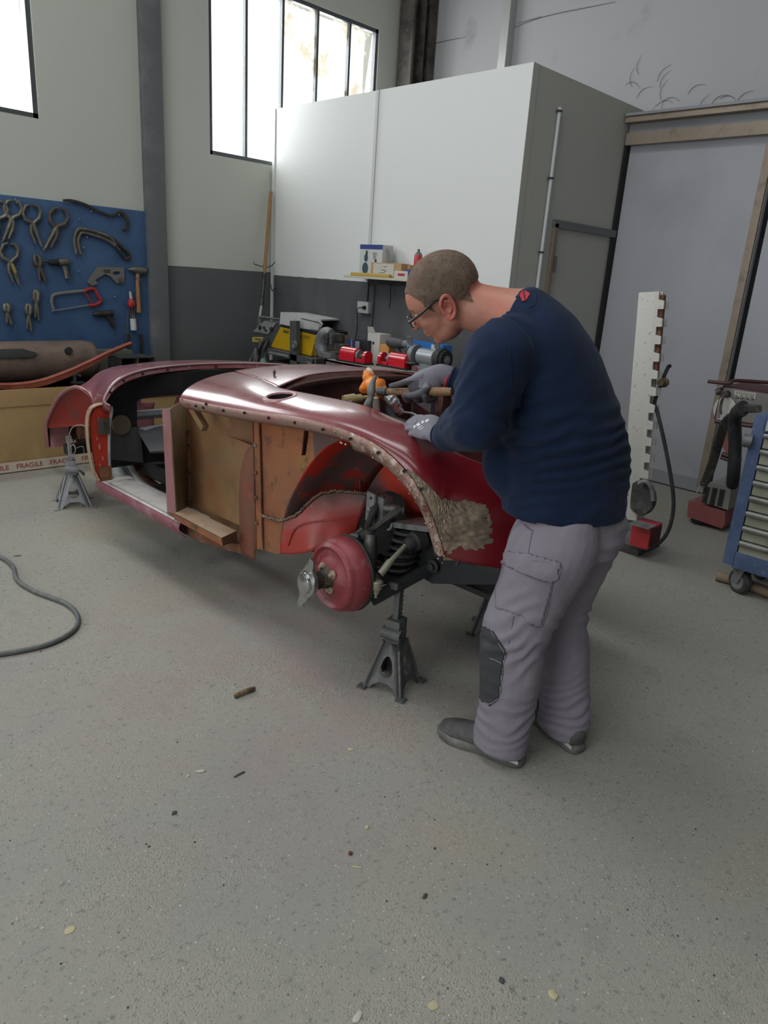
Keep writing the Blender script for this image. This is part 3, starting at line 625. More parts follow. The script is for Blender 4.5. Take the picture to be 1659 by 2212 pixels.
# crusty filler beads heaped along the cut edge of the skin
cr = MB(); rnd = random.Random(3)
for k in range(26, len(Ex)-1):
    for q_ in range(7):
        p = Ex[k].lerp(Ex[k+1], rnd.random()); t = skin_at((k+rnd.random())/6, rnd.uniform(0, .10 if k < 44 else .16))
        c = t if rnd.random() < .6 else p + V((-.008, rnd.uniform(-.01, .01), rnd.uniform(-.045, 0)))
        r = rnd.uniform(.002, .0055); cr.lathe(c, (-1, rnd.uniform(-.5, .5), .7), [(-r*.4, r), (r*.25, r*.7), (r*.5, 0)], 5)
o = cr.build('filler_crumbs', M_flange, car); o['kind'] = 'stuff'
for u, v, x in ((423, 877, 1.598), (445, 873, 1.598), (439, 881, 1.598), (482, 887, 1.598), (528, 892, 1.60), (580, 903, 1.61), (637, 913, 1.62), (697, 928, 1.63), (757, 948, 1.642), (817, 978, 1.657), (873, 1006+12, 1.675), (909, 1057, 1.698)):
    MB().cyl(px(u, v, x=x-.006), px(u, v, x=x-.010), .0062, 10).build('drilled_hole', M_blk, car)
# hinge bracket under the scuttle corner
_a, _b = px(416, 880, x=1.66), px(443, 926, x=1.66); _d = (_b-_a).normalized()
MB().box((_a+_b)/2, (.03, .032, (_b-_a).length), ax=(X, _d.cross(X), _d), bev=.004).build('hinge_bracket', M_tan_p, car)
MB().tube([px(396, 862, x=1.60), px(402, 872, x=1.60), px(415, 873, x=1.6)], .008, 6).build('bracket_wire', M_rust, car)
# bare metal patch on the corner of the wing, ragged edge
pp = MB(); rnd = random.Random(11); N1, N2 = 190, 140; idx = {}
def pk(i, j):
    if (i, j) not in idx:
        s_ = 7.0 + 5.1*i/N1; t = 0.62*j/N2; p = skin_at(s_, t); n = skin_n(s_, t)
        h = .004 + .003*noise.noise(V((i*.2, j*.2, 0))); pp.v.append(tuple(p+n*h)); idx[(i, j)] = len(pp.v)-1
    return idx[(i, j)]
ragged = [(862, 1000), (905, 1030), (935, 1058), (952, 1080), (975, 1082), (1000, 1083), (1030, 1085), (1052, 1092), (1058, 1115), (1063, 1140), (1060, 1165), (1040, 1182), (1010, 1185), (985, 1184), (962, 1192), (952, 1180), (930, 1105), (900, 1055), (870, 1015)]
def inside(x, y, P):
    c = False
    for i in range(len(P)):
        x1, y1 = P[i]; x2, y2 = P[i-1]
        if (y1 > y) != (y2 > y) and x < (x2-x1)*(y-y1)/(y2-y1)+x1: c = not c
    return c
for i in range(N1):
    for j in range(N2):
        s_ = 7.0 + 5.1*(i+.5)/N1; t = .62*(j+.5)/N2; u, v = proj(skin_at(s_, t)); nn = noise.noise(V((u*.09, v*.09, 0)))*11
        if inside(u+nn, v+nn, ragged): pp.f.append((pk(i, j), pk(i+1, j), pk(i+1, j+1), pk(i, j+1)))
pp.build('bare_metal_patch', M_patch, car, smooth=True)
MB().tube([px(958, 1205, x=1.765), px(1010, 1203, x=1.83), px(1062, 1196, x=1.90)], .010, 6, flat=.6).build('lower_wing_bead', M_tan, car)
# filler hole ring and its neck, bonnet stud
MB().lathe(FH - FN*.05, FN, [(.046, FR-.003), (0, FR-.006), (-.001, .001)], 32, cap=False).build('filler_neck', M_blk, car)  # neck wall coloured black to paint in the shade inside the hole
MB().lathe(FH - FN*.004, FN, [(0, FR+.014), (.006, FR+.012), (.010, FR+.004), (.009, FR-.001), (.002, FR-.004)], 40, cap=False).build('filler_ring', mat('pink_ring', 'a8787c', .35, .2, (('c9b4b4', 10, .5, .7),)), car)
st_ = px(592, 812, z=1.052); MB().lathe(st_, (.1, 0, 1), [(-.01, .004), (.010, .004), (.011, .007), (.020, .007), (.021, .004), (.027, .004)], 12).build('bonnet_stud', M_susp, car)
# gutter inside the engine opening
In = crom(I[2:] + If, 5); op = [V((1.83, 2.446, 1.037)), V((1.90, 2.50, 1.05)), V((2.05, 2.52, 1.066)), V((2.3, 2.55, 1.07)), V((2.55, 2.52, 1.066)), V((2.70, 2.50, 1.06)), V((2.77, 2.446, 1.037))]
ring = list(reversed(In[:-1])) ; far = [V((2*XC-p.x, p.y, p.z)) for p in In]
loop = [V((2*XC-p.x, p.y, p.z)) for p in reversed(In)][:-1]
allp = [p for p in reversed(In)] + crom(op, 4)[1:-1] + [V((2*XC-p.x, p.y, p.z)) for p in In[:-1]]
cenb = V((2.3, 1.9, 1.0)); G = [[p+V((0, 0, -.002)) for p in allp], [p.lerp(V((cenb.x, cenb.y, p.z)), .01)+V((0, 0, -.016)) for p in allp], [p.lerp(V((cenb.x, cenb.y, p.z)), .055)+V((0, 0, -.02)) for p in allp], [p.lerp(V((cenb.x, cenb.y, p.z)), .06)+V((0, 0, -.04)) for p in allp]]
MB().grid(G, closed=True).build('bonnet_gutter', mat('dark_brown_gutter', '4c2f2a', .6, 0, (('6b4a42', 9, .5, .7),), bump=.3), car, smooth=True, thick=.002)
# engine bay
M_bay = mat('bay_maroon', '4a1e1c', .6, 0, (('2a1a18', 4, .45, .65), ('6b4a44', 7, .55, .72), ('7a2a24', 3, .55, .75)), bump=.4)
MB().prism([V((1.86, 2.52, .5)), V((1.86, 2.52, 1.03)), V((2.3, 2.6, 1.05)), V((2.74, 2.52, 1.03)), V((2.74, 2.52, .5))], (0, .01, 0)).build('firewall', M_bay, car)
MB().box((2.77, 1.95, .80), (.01, 1.15, .44)).build('far_bay_side', M_bay, car)
MB().box((2.3, 1.9, .45), (.7, 1.2, .02)).build('undertray', M_blk, car)
for y_, w_ in ((2.3, .03), (2.0, .02)): MB().box((2.735, y_, .86), (.05, w_, .26)).build('bay_rib', M_bay, car)
MB().tube([(2.55, 2.5, .9), (2.45, 2.35, .86), (2.5, 2.2, .85)], .02, 8, sub=3).build('heater_pipe', M_rub, car)
cm = px(766, 862, x=2.05); MB().lathe(cm, V((.85, -.3, .1)), [(-.05, .022), (.0, .024), (.002, .018), (.03, .018), (.032, .01), (.09, .008)], 14).build('master_cylinder', mat('yellowed_brass', '9c8c62', .5, .2), car)
MB().tube([px(760, 868, x=2.02), px(748, 872, x=2.0)], .008, 8).build('pushrod', M_susp2, car)
MB().prism([px(905, 850, x=2.45), px(932, 850, x=2.45), px(930, 893, x=2.45), px(900, 872, x=2.45)], (.03, 0, 0)).build('bay_gusset', M_dgrey, car)
# front wheel house
NI = [V((2.03, p.y*.80+1.80*.20, p.z*.86+.40*.14)) for p in AL]
def wh(k): return [a.lerp(b, k) for a, b in zip(AL, NI)]
W0_ = [p.copy() for p in AL]; W1_ = [a + V((.05, (1.80-a.y)*.02, (.5-a.z)*.01)) for a in AL]
W2_ = [a.lerp(b, .55) + V((0, (a.y-1.80)*.06, .02)) for a, b in zip(AL, NI)]; W3_ = NI
Gw = rgrid([W0_, W1_, W2_, W3_], 3, 2)
def posmix(M, axis, a, b_, col, nz=.3, nsc=5):
    nt = M.node_tree; N = nt.nodes; L = nt.links; b = N['Principled BSDF']; cur = b.inputs['Base Color'].links[0].from_socket
    g = N.new('ShaderNodeNewGeometry'); sp = N.new('ShaderNodeVectorMath'); sp.operation = 'DOT_PRODUCT'; sp.inputs[1].default_value = axis; L.new(g.outputs['Position'], sp.inputs[0])
    n = N.new('ShaderNodeTexNoise'); n.inputs['Scale'].default_value = nsc; L.new(g.outputs['Position'], n.inputs['Vector'])
    ad = N.new('ShaderNodeMath'); ad.operation = 'MULTIPLY_ADD'; ad.inputs[1].default_value = nz; L.new(n.outputs[0], ad.inputs[0]); L.new(sp.outputs['Value'], ad.inputs[2])
    r = N.new('ShaderNodeMapRange'); r.inputs[1].default_value = a; r.inputs[2].default_value = b_; L.new(ad.outputs[0], r.inputs[0])
    mx = N.new('ShaderNodeMix'); mx.data_type = 'RGBA'; L.new(r.outputs[0], mx.inputs[0]); L.new(cur, mx.inputs[6]); mx.inputs[7].default_value = lin(col)
    L.new(mx.outputs[2], b.inputs['Base Color'])
posmix(M_liner_g, (0, 1, -.5), 1.83, 1.73, 'b03420', .25)
posmix(M_foot, (.0, -.1, 1), .44, .53, '5c4642', .14, 7)
MB().grid(Gw).build('arch_liner', M_liner, car, smooth=True, thick=.003)
# inner wall of the wheel house, cut away where the suspension passes
wx = 2.03
hole_s = [px(u, v, x=wx) for u, v in ((768, 1175), (772, 1118), (795, 1092), (812, 1068), (840, 1059), (866, 1070), (886, 1106), (892, 1130), (894, 1165))]
wall = [p.copy() for p in crom(NI, 2)]
outl = wall + [V((wx, hole_s[-1].y-.005, hole_s[-1].z))] + list(reversed(hole_s)) + [V((wx, hole_s[0].y+.01, hole_s[0].z-.02)), V((wx, 2.18, .43))]
MB().prism(outl, (.004, 0, 0)).build('wheelhouse_wall', M_liner_g, car)
# footwell toe panel, red, lower rear of the wheel house
tp = [[px(607, 1124, x=1.702), px(640, 1112, x=1.73), px(668, 1085, x=1.77), px(695, 1066, x=1.81), px(730, 1060, x=1.86), px(800, 1068, x=1.93)],
      [px(606, 1160, x=1.702), px(640, 1150, x=1.72), px(672, 1128, x=1.75), px(705, 1112, x=1.79), px(740, 1104, x=1.84), px(785, 1104, x=1.90)],
      [px(605, 1196, x=1.702), px(640, 1197, x=1.715), px(670, 1192, x=1.73), px(700, 1180, x=1.77), px(740, 1165, x=1.82), px(768, 1155, x=1.88)]]
MB().grid(rgrid(tp, 5, 4)).build('toe_panel', M_foot, car, smooth=True, thick=.003)
MB().tube([px(622, 1178, x=1.705), px(634, 1146, x=1.712), px(655, 1132, x=1.73), px(720, 1122, x=1.79), px(772, 1120, x=1.86)], .004, 6, sub=4).build('panel_swage', M_foot, car)
wb = crom([px(567, 1114, x=1.69), px(590, 1120, x=1.69), px(607, 1123, x=1.70), px(640, 1112, x=1.727), px(668, 1085, x=1.767), px(695, 1066, x=1.807), px(730, 1060, x=1.857), px(760, 1062, x=1.89), px(806, 1069, x=1.93)], 10)
wm = MB()
for k, p in enumerate(wb):
    r = random.Random(k*3); wm.lathe(p+V((-.004, 0, r.uniform(-.003, .003))), (-1, 0, .5), [(-.002, .0075), (.003, .006), (.005+r.uniform(0, .002), 0)], 7)
wm.build('weld_bead', mat('gold_weld', '6b5a48', .5, .4, (('4a4036', 30, .5, .65), ('9c8a6c', 50, .6, .7)), bump=.8, bscale=80), car)
for u0, v0, u1, v1, x in ((696, 1000, 700, 1052, 1.93), (772, 1012, 778, 1058, 1.98)):
    MB().tube([px(u0, v0, x=x), px((u0+u1)/2+2, (v0+v1)/2, x=x), px(u1, v1, x=x)], .004, 6, sub=4).build('seam_bead', M_liner_g, car)
# front valance beam, chassis nose
MB().prism([V((1.93, 1.95, .46)), V((1.93, 1.95, .66)), V((1.93, 1.30, .60)), V((1.93, 1.28, .53)), V((1.93, 1.45, .47)), V((1.93, 1.6, .42))], (.05, 0, 0)).build('front_chassis_plate', M_chas, car)
MB().prism([px(848, 1128, x=1.86), px(940, 1140, x=1.80), px(944, 1152, x=1.80), px(850, 1140, x=1.86)], (.12, 0, 0)).build('splash_tray', M_susp2, car)
MB().tube([px(848, 1130, x=1.86), px(843, 1143, x=1.85), px(836, 1145, x=1.84)], .006, 6).build('tray_tab', M_susp2, car)
MB().box((2.30, 1.62, .47), (.70, .10, .08), bev=.01).build('front_crossmember', M_chas, car)
MB().prism([px(983, 1200, x=1.86), px(993, 1200, x=1.86), px(992, 1215, x=1.86), px(988, 1223, x=1.86), px(984, 1222, x=1.86)], (.006, 0, 0)).build('hanging_tab', M_chas, car)
# damper block
dbx = px(827, 1098, x=1.90)
MB().box(dbx, (.05, .075, .105), ax=((.98, -.2, 0), (.2, .98, 0), (0, 0, 1)), bev=.008).build('damper_body', M_susp2, car)
MB().box(dbx+V((-.03, .035, 0)), (.012, .055, .12), ax=((.98, -.2, 0), (.2, .98, 0), (0, 0, 1)), bev=.003).build('damper_cover', mat('pale_cover_plate', '909290', .5, .4, bump=.3), car)
for du, dv in ((-16, -22), (12, -24), (-16, 20), (12, 22), (-16, 0)): MB().lathe(px(818+du, 1098+dv, x=1.862), (-1, .2, 0), [(0, .006), (.006, .005), (.007, 0)], 6).build('cover_bolt', M_susp, car)
MB().lathe(px(812, 1102, x=1.88), (-.3, .9, 0), [(-.02, .018), (.03, .018), (.035, .012)], 14).build('pivot_boss', M_susp2, car)
MB().lathe(px(862, 1100, x=1.88), (.3, -.9, .1), [(-.06, .017), (.01, .02), (.03, .02), (.034, .01)], 14).build('pivot_boss', M_susp, car)
# drum, hub and knock off cap
HB = V((1.60, 1.81, .457)); ax = V((-1, .06, .02)).normalized()
R_ = .137
dm = MB(); dm.lathe(HB, ax, [(-.085, .02), (-.085, R_+.002), (-.07, R_+.006), (-.055, R_), (-.03, R_-.002), (-.026, R_-.008), (-.012, R_-.010), (-.002, R_-.016), (.002, R_-.024), (-.004, R_-.030), (-.010, R_-.034), (-.008, R_*.56), (.0, R_*.52), (.004, R_*.42), (.013, R_*.36), (.013, .02)], 56)
dm = dm.build('brake_drum', M_red_drum, car, smooth=True)
MB().lathe(HB, ax, [(-.10, .03), (-.10, R_+.004), (-.088, R_+.008), (-.084, R_+.002)], 48).build('backplate', M_chas, car, smooth=True)
_, ha, hb2 = basis(ax)
for k in range(4):
    t = k*pi/2+.6; c = HB + ax*.012 + (ha*cos(t)+hb2*sin(t))*.043
    MB().lathe(c, ax, [(0, .017), (.006, .016), (.007, .009), (.018, .008), (.020, 0)], 10).build('hub_nut', mat('cream_nut', 'a89a84', .5, .3, (('6e6254', 30, .5, .7),)), dm)
MB().cyl(HB+ax*.012+(ha*cos(2.2)+hb2*sin(2.2))*.095, HB+ax*.009, .004, 8).build('adjuster_hole', M_blk, dm)
MB().lathe(HB, ax, [(.008, .045), (.014, .044), (.02, .036), (.04, .032), (.045, .030), (.085, .030)], 28).build('wheel_hub', mat('oily_splines', '3a332c', .45, .5, (('6b5f4c', 20, .5, .7),), bump=.6), dm, smooth=True)
sp2 = MB()
for k in range(24):
    t = k*pi/12; d = ha*cos(t)+hb2*sin(t); sp2.box(HB+ax*.060+d*.031, (.03, .004, .004), ax=(ax, d, ax.cross(d)))
sp2.build('hub_spline', M_susp, dm)
kc = MB(); kc.lathe(HB, ax, [(.075, .038), (.085, .048), (.101, .048), (.105, .038), (.117, .035), (.123, .022), (.125, 0)], 32)
e = (ha*cos(-.35) + hb2*sin(-.35)); t_ = ax.cross(e)
half = [(.048, .030), (.060, .030), (.075, .022), (.088, .018), (.100, .016), (.104, .006), (.102, -.006), (.090, -.010), (.070, -.012), (.055, -.022), (.046, -.034)]
def kp(a_, b_, s__): return HB + ax*(.090+.10*max(0, a_-.05)) + e*a_*s__ + t_*b_*s__
kpts = [kp(a_, b_, 1) for a_, b_ in half] + [HB+ax*.090 - t_*.048] + [kp(a_, b_, -1) for a_, b_ in half] + [HB+ax*.090 + t_*.048]
kpts = crom(kpts + [kpts[0]], 3)[:-1]
kc.prism(kpts, ax*.012)
kc.build('knock_off_cap', M_chrome, dm)
# upright, wishbones, spring, steering arm
MB().tube([V((1.73, 1.75, .38)), V((1.74, 1.75, .50)), V((1.76, 1.77, .60))], [.028, .030, .022], 10, sub=2).build('king_pin', M_susp, car)
uo = px(782, 1162, x=1.76)
MB().tube([px(815, 1090, x=1.88), px(800, 1120, x=1.83), px(792, 1146, x=1.79), uo], [.016, .014, .014, .02], 8, sub=2).build('upper_wishbone', M_susp, car)
MB().tube([px(868, 1098, x=1.88), px(840, 1118, x=1.84), px(808, 1142, x=1.80), uo], [.018, .015, .013, .02], 8, sub=2).build('upper_wishbone', M_susp, car)
MB().lathe(px(796, 1150, x=1.78), (-.3, -.9, 0), [(-.03, .012), (.03, .014), (.035, .0)], 10).build('bush', M_susp, car)
MB().tube([px(794, 1150, x=1.77), px(798, 1165, x=1.76), px(790, 1182, x=1.76), px(776, 1180, x=1.76)], .010, 8, sub=3).build('trunnion_fork', M_susp, car)
for u, v in ((760, 1162), (768, 1158), (776, 1178), (785, 1187), (771, 1190)): MB().lathe(px(u, v, x=1.75), (-.5, .8, .1), [(-.012, .010), (.012, .010), (.014, .006), (.022, .006)], 8).build('bolt', M_susp2, car)
MB().tube([px(757, 1170, x=1.76), px(775, 1150, x=1.77), px(786, 1142, x=1.78)], .011, 8).build('upright_arm', M_susp, car)
MB().tube([px(816, 1186, x=1.88), px(800, 1190, x=1.87)], .02, 10).build('bump_stop', mat('pale_rubber', '8c8672', .6), car)
# coil spring
cs = []; sc0, sc1 = V((1.86, 1.72, .45)), V((1.90, 1.70, .62))
for k in range(0, 12*16+1):
    f = k/(12*16); t = 2*pi*6.0*f; cs.append(sc0.lerp(sc1, f)+V((cos(t)*.055, sin(t)*.055, 0)))
MB().tube(cs, .0075, 7).build('coil_spring', M_chas, car, smooth=True)
MB().lathe(sc0+V((0, 0, -.02)), Z, [(0, .075), (.012, .078), (.014, .05), (.02, 0)], 24).build('spring_pan', M_chas, car)
for a, b in (((1.70, 1.80, .375), px(938, 1218, x=1.96)+V((.0, .42, -.0))), ((1.71, 1.70, .375), px(938, 1222, x=1.93))):
    a, b = V(a), V(b); d = (b-a).normalized(); sd_ = d.cross(Z).normalized()
    MB().box((a+b)/2, ((b-a).length, .022, .045), ax=(d, sd_, d.cross(sd_)), bev=.006).build('lower_wishbone', M_chas, car)
lb = px(940, 1221, x=1.93); MB().lathe(lb, V((-1, -.1, 0)), [(-.06, .026), (.02, .026), (.022, .014), (.034, .014), (.036, 0)], 14).build('lower_pivot', M_chas, car)
MB().box(lb+V((.06, 0, .06)), (.05, .05, .14), bev=.006).build('pivot_bracket', M_chas, car)
bj = px(814, 1255, x=1.70)
MB().lathe(bj+V((0, 0, -.02)), Z, [(-.045, .006), (-.03, .006), (-.029, .012), (-.012, .015), (-.01, .021), (.018, .022), (.022, .018), (.024, 0)], 18).build('ball_joint', mat('dusty_joint', '8a8a76', .5, .3, (('5a584a', 18, .5, .7),)), car)
tr1, tr2, tr3 = px(822, 1240, x=1.71), px(842, 1214, x=1.75), px(876, 1178, x=1.82)
MB().tube([tr1, tr2, px(846, 1210, x=1.755), tr3], [.014, .014, .010, .009], 10).build('tie_rod', MATS['dusty_joint'], car)
bw = MB(); d = (px(915, 1160, x=1.90)-tr3); L_ = d.length; pf = [(0, .014), (.01, .024), (.03, .028)]
for k in range(7): h = .035+k*(L_-.04)/7; pf += [(h, .030), (h+.006, .038), (h+.012, .030)]
bw.lathe(tr3, d, pf, 20); bw.build('bellows', M_rub, car, smooth=True)
MB().cyl(px(905, 1165, x=1.88), px(960, 1150, x=2.1), .03, 14).build('steering_rack', M_chas, car)
MB().tube([px(800, 1225, x=1.80), px(818, 1218, x=1.80), px(840, 1222, x=1.82)], .008, 6, sub=3).tube([px(812, 1232, x=1.80), px(840, 1240, x=1.82)], .007, 6).build('anti_roll_link', M_susp, car)
# ------------------------------------------------------------------ axle stands
def make_stand(loc, rot, hpost, m_, label, size=(.08, .033), hb=.195, lever=1.0):
    t = thing('axle_stand', loc, label, 'axle stand'); L0 = V(loc)
    Rz = Matrix.Rotation(rot, 3, 'Z'); T = lambda p: L0 + Rz @ V(p)
    W, w_ = size; mb = MB()
    for k in range(4):
        Rk = Matrix.Rotation(k*pi/2, 3, 'Z')
        def F(a, z, off=0.0):
            f = z/hb; r = W + (w_-W)*f; return T(Rk @ V((a*r/W*1.0, -r+off, z)))
        wa = W
        o_ = [F(-wa, 0.0), F(-wa*.72, 0.0), F(-wa*.62, .02), F(-wa*.3, .038), F(wa*.3, .038), F(wa*.62, .02), F(wa*.72, 0.0), F(wa, 0.0), F(wa, hb), F(-wa, hb)]
        h_ = [F(wa*.42*cos(q_), .10+.042*sin(q_)) if sin(q_) > 0 else F(wa*.46*cos(q_), .09+.03*sin(q_)) for q_ in [2*pi*j/14 for j in range(14)]]
        nrm = (T(Rk @ V((0, 1, 0)))-T(V((0, 0, 0))))*.004
        mb.prism(o_, nrm, [h_])
        mb.tube([F(wa, .0), F(wa, hb)], .006, 6)
    mb.build('base', m_, t, weld=.0004)
    for k in range(4):
        c = V((W*1.05*(1 if k in (0, 1) else -1), W*1.05*(1 if k in (0, 3) else -1), .004)); MB().box(T(c), (.036, .036, .008), ax=(Rz @ X, Rz @ Y, Z), bev=.002).build('foot', m_, t)
    MB().box(T((0, 0, hb+.04)), (.068, .060, .10), ax=(Rz @ X, Rz @ Y, Z), bev=.01).lathe(T((-.03, -.0, hb+.035)), Rz @ V((0, -1, 0)), [(-.04, .024), (.04, .024)], 14).build('collar', m_, t)
    MB().tube([T((-.03, -.035, hb+.03)), T((-.06, -.05*lever, hb+.03)), T((-.10, -.065*lever, hb+.02))], [.006, .007, .009], 8).build('lever', M_susp, t)
    pz = hb+.085; pm = MB(); pm.box(T((0, 0, (pz+hpost)/2)), (.028, .022, hpost-pz), ax=(Rz @ X, Rz @ Y, Z))
    n = int((hpost-pz-.03)/.018)
    for k in range(n): pm.lathe(T((.016, 0, pz+.02+k*.018)), Rz @ Y, [(-.010, .0078), (.010, .0078)], 8)
    pm.build('ratchet_post', m_, t)
    MB().box(T((0, 0, hpost)), (.10, .035, .012), ax=(Rz @ X, Rz @ Y, Z), bev=.003).box(T((-.045, 0, hpost+.01)), (.012, .035, .02), ax=(Rz @ X, Rz @ Y, Z)).box(T((.045, 0, hpost+.01)), (.012, .035, .02), ax=(Rz @ X, Rz @ Y, Z)).build('saddle', m_, t)
    return t
M_st1 = mat('dusty_steel_stand', '5e605e', .6, .3, (('787a76', 14, .5, .7), ('3c3d3c', 9, .5, .72)), bump=.3)
M_st2 = mat('pale_grey_stand', '8e9092', .55, .2, (('75777a', 12, .5, .7),), bump=.2)
M_st3 = mat('dark_stand', '4c4d4c', .6, .3, (('62625e', 12, .5, .7),), bump=.3)
make_stand((1.82, 1.665, 0), .28, .425, M_st1, 'steel axle stand under the front suspension beside the bare red drum')
make_stand((1.745, 4.47, 0), 1.25, .415, M_st2, 'pale grey axle stand under the tail of the car, near the cardboard box', size=(.10, .036), hb=.20)
make_stand((2.50, 1.70, 0), .5, .43, M_st3, 'dark axle stand half hidden behind the leg of the man')
wr = MB().tube([px(147, 955, x=1.70), px(155, 925, x=1.70), px(175, 918, x=1.70), px(190, 925, x=1.70)], .004, 6, sub=4).tube([px(147, 955, x=1.68), px(150, 985, x=1.66), px(163, 975, x=1.66), px(158, 960, x=1.66), px(147, 975, x=1.66)], .003, 6, sub=4).tube([px(165, 968, x=1.66), px(180, 966, x=1.67), px(182, 1000, x=1.67), px(184, 1040, x=1.67)], .0015, 5, sub=4)
wr.build('loose_wire', mat('pale_wire', '8f8a7c', .5), car)
# ------------------------------------------------------------------ the man
def loft(mb, secs, n=20, sub=4, cap=.6):
    """secs: (centre, a, b, lateral axis); elliptical rings, rounded ends"""
    C = crom([V(s_[0]) for s_ in secs], sub); A = crom([V((s_[1], s_[2], 0)) for s_ in secs], sub); Lt = crom([V(s_[3]) for s_ in secs], sub)
    rings = []
    def ringat(c, d, a, b, l):
        l = (l-d*l.dot(d)).normalized(); m_ = d.cross(l); return [c + l*cos(2*pi*k/n)*a + m_*sin(2*pi*k/n)*b for k in range(n)]
    N = len(C); D = [(C[min(i+1, N-1)]-C[max(i-1, 0)]).normalized() for i in range(N)]
    def capr(i, s_):
        out = []
        for f in (.96, .8, .5): out.append(ringat(C[i]+D[i]*s_*min(A[i].x, A[i].y)*cap*f, D[i], A[i].x*math.sqrt(1-f*f), A[i].y*math.sqrt(1-f*f), Lt[i]))
        return out
    if cap: rings += capr(0, -1)
    for i in range(N): rings.append(ringat(C[i], D[i], A[i].x, A[i].y, Lt[i]))
    if cap: rings += list(reversed(capr(N-1, 1)))
    k0 = len(mb.v); mb.grid(rings, closed=True); m_ = len(rings)
    mb.f.append(tuple(k0+k for k in reversed(range(n)))); mb.f.append(tuple(k0+(m_-1)*n+k for k in range(n)))
    return mb
def ell(mb, c, r, ax=None, n=20):
    c = V(c); X_, Y_, Z_ = ax if ax else (X, Y, Z); k0 = len(mb.v); rings = []
    for i in range(1, n//2):
        t = pi*i/(n//2); rings.append([c + X_*r[0]*sin(t)*cos(2*pi*k/n) + Y_*r[1]*sin(t)*sin(2*pi*k/n) + Z_*r[2]*cos(t) for k in range(n)])
    mb.grid(rings, closed=True); mb.f.append(tuple(k0+k for k in range(n))); mb.f.append(tuple(k0+(len(rings)-1)*n+k for k in reversed(range(n))))
    return mb
def fuse(mb, voxel, smooth=6, disp=None, fac=.5, keep=None):
    """fuse overlapping shapes to one continuous surface; returns a mesh"""
    bm = bmesh.new(); vs = [bm.verts.new(v) for v in mb.v]
    for f in mb.f:
        try: bm.faces.new([vs[i] for i in f])
        except ValueError: pass
    bmesh.ops.recalc_face_normals(bm, faces=list(bm.faces)); me = bpy.data.meshes.new('tmp'); bm.to_mesh(me); bm.free()
    o = bpy.data.objects.new('tmp', me); COL.objects.link(o)
    r = o.modifiers.new('r', 'REMESH'); r.mode = 'VOXEL'; r.voxel_size = voxel
    if smooth: q = o.modifiers.new('s', 'SMOOTH'); q.iterations = smooth; q.factor = fac
    dg = bpy.context.evaluated_depsgraph_get(); out = bpy.data.meshes.new_from_object(o.evaluated_get(dg))
    bpy.data.objects.remove(o); bpy.data.meshes.remove(me)
    if disp:
        ns = [v.normal.copy() for v in out.vertices]; ps = [v.co.copy() for v in out.vertices]
        for v, n_, p_ in zip(out.vertices, ns, ps): v.co = p_ + n_*disp(p_, n_)
    if keep:
        bm = bmesh.new(); bm.from_mesh(out); bmesh.ops.delete(bm, geom=[v for v in bm.verts if not keep(v.co)], context='VERTS'); bm.to_mesh(out); bm.free()
    for p_ in out.polygons: p_.use_smooth = True
    return out
def finish(name, me, m_, parent=None):
    me.name = name; o = bpy.data.objects.new(name, me); COL.objects.link(o); me.materials.append(m_)
    if parent: o.parent = parent; o.matrix_parent_inverse = Matrix.Translation(-V(parent.location))
    return o
M_skinp = mat('skin', 'b07a66', .5, 0, (('b5685a', 6, .5, .72), ('c08c74', 12, .55, .75)), bump=.15, bscale=90, spec=.4)
M_skinp.node_tree.nodes['Principled BSDF'].inputs['Subsurface Weight'].default_value = .08
M_skinp.node_tree.nodes['Principled BSDF'].inputs['Subsurface Radius'].default_value = (.01, .004, .002)
M_hair = mat('cropped_brown_hair', '66574a', .85, 0, (('77675a', 24, .45, .7, 8), ('54483c', 90, .5, .7), ('86695a', 4, .55, .8)), bump=.9, bscale=260, spec=.2)
M_navy = mat('navy_fleece', '18253c', .95, 0, (('1f2e49', 5, .5, .8), ('131e32', 11, .55, .8)), bump=.35, bscale=420, spec=.15, sheen=.06)
M_trs = mat('grey_work_cloth', '86818a', .9, 0, (('77727a', 4, .5, .75), ('918c95', 9, .55, .8)), bump=.3, bscale=500, spec=.15)
M_knee = mat('dark_knee_patch', '37383b', .85, 0, (('4a4b4d', 9, .55, .75),), bump=.5, bscale=200)
M_glove = mat('grey_knit_glove', '77757f', .9, 0, (('8a8890', 9, .5, .75),), bump=.5, bscale=500)
M_glovd = mat('dark_dipped_palm', '47464c', .7, 0, (('5a595e', 9, .5, .75),), bump=.4, bscale=120)
FH2 = V((-.45, .89, 0)).normalized(); LAT = V((.89, .45, 0)).normalized()    # facing direction, towards his right
HC_ = V((1.665, 1.44, 1.455)); pt_ = .60
hf = (FH2*cos(pt_) - Z*sin(pt_)).normalized(); hu = (FH2*sin(pt_) + Z*cos(pt_)).normalized(); hl = LAT
ro_ = .33; hu, hl = (hu*cos(ro_) - hl*sin(ro_)), (hl*cos(ro_) + hu*sin(ro_))
def H(f, l, u): return HC_ + hf*f + hl*l + hu*u
bd = MB()
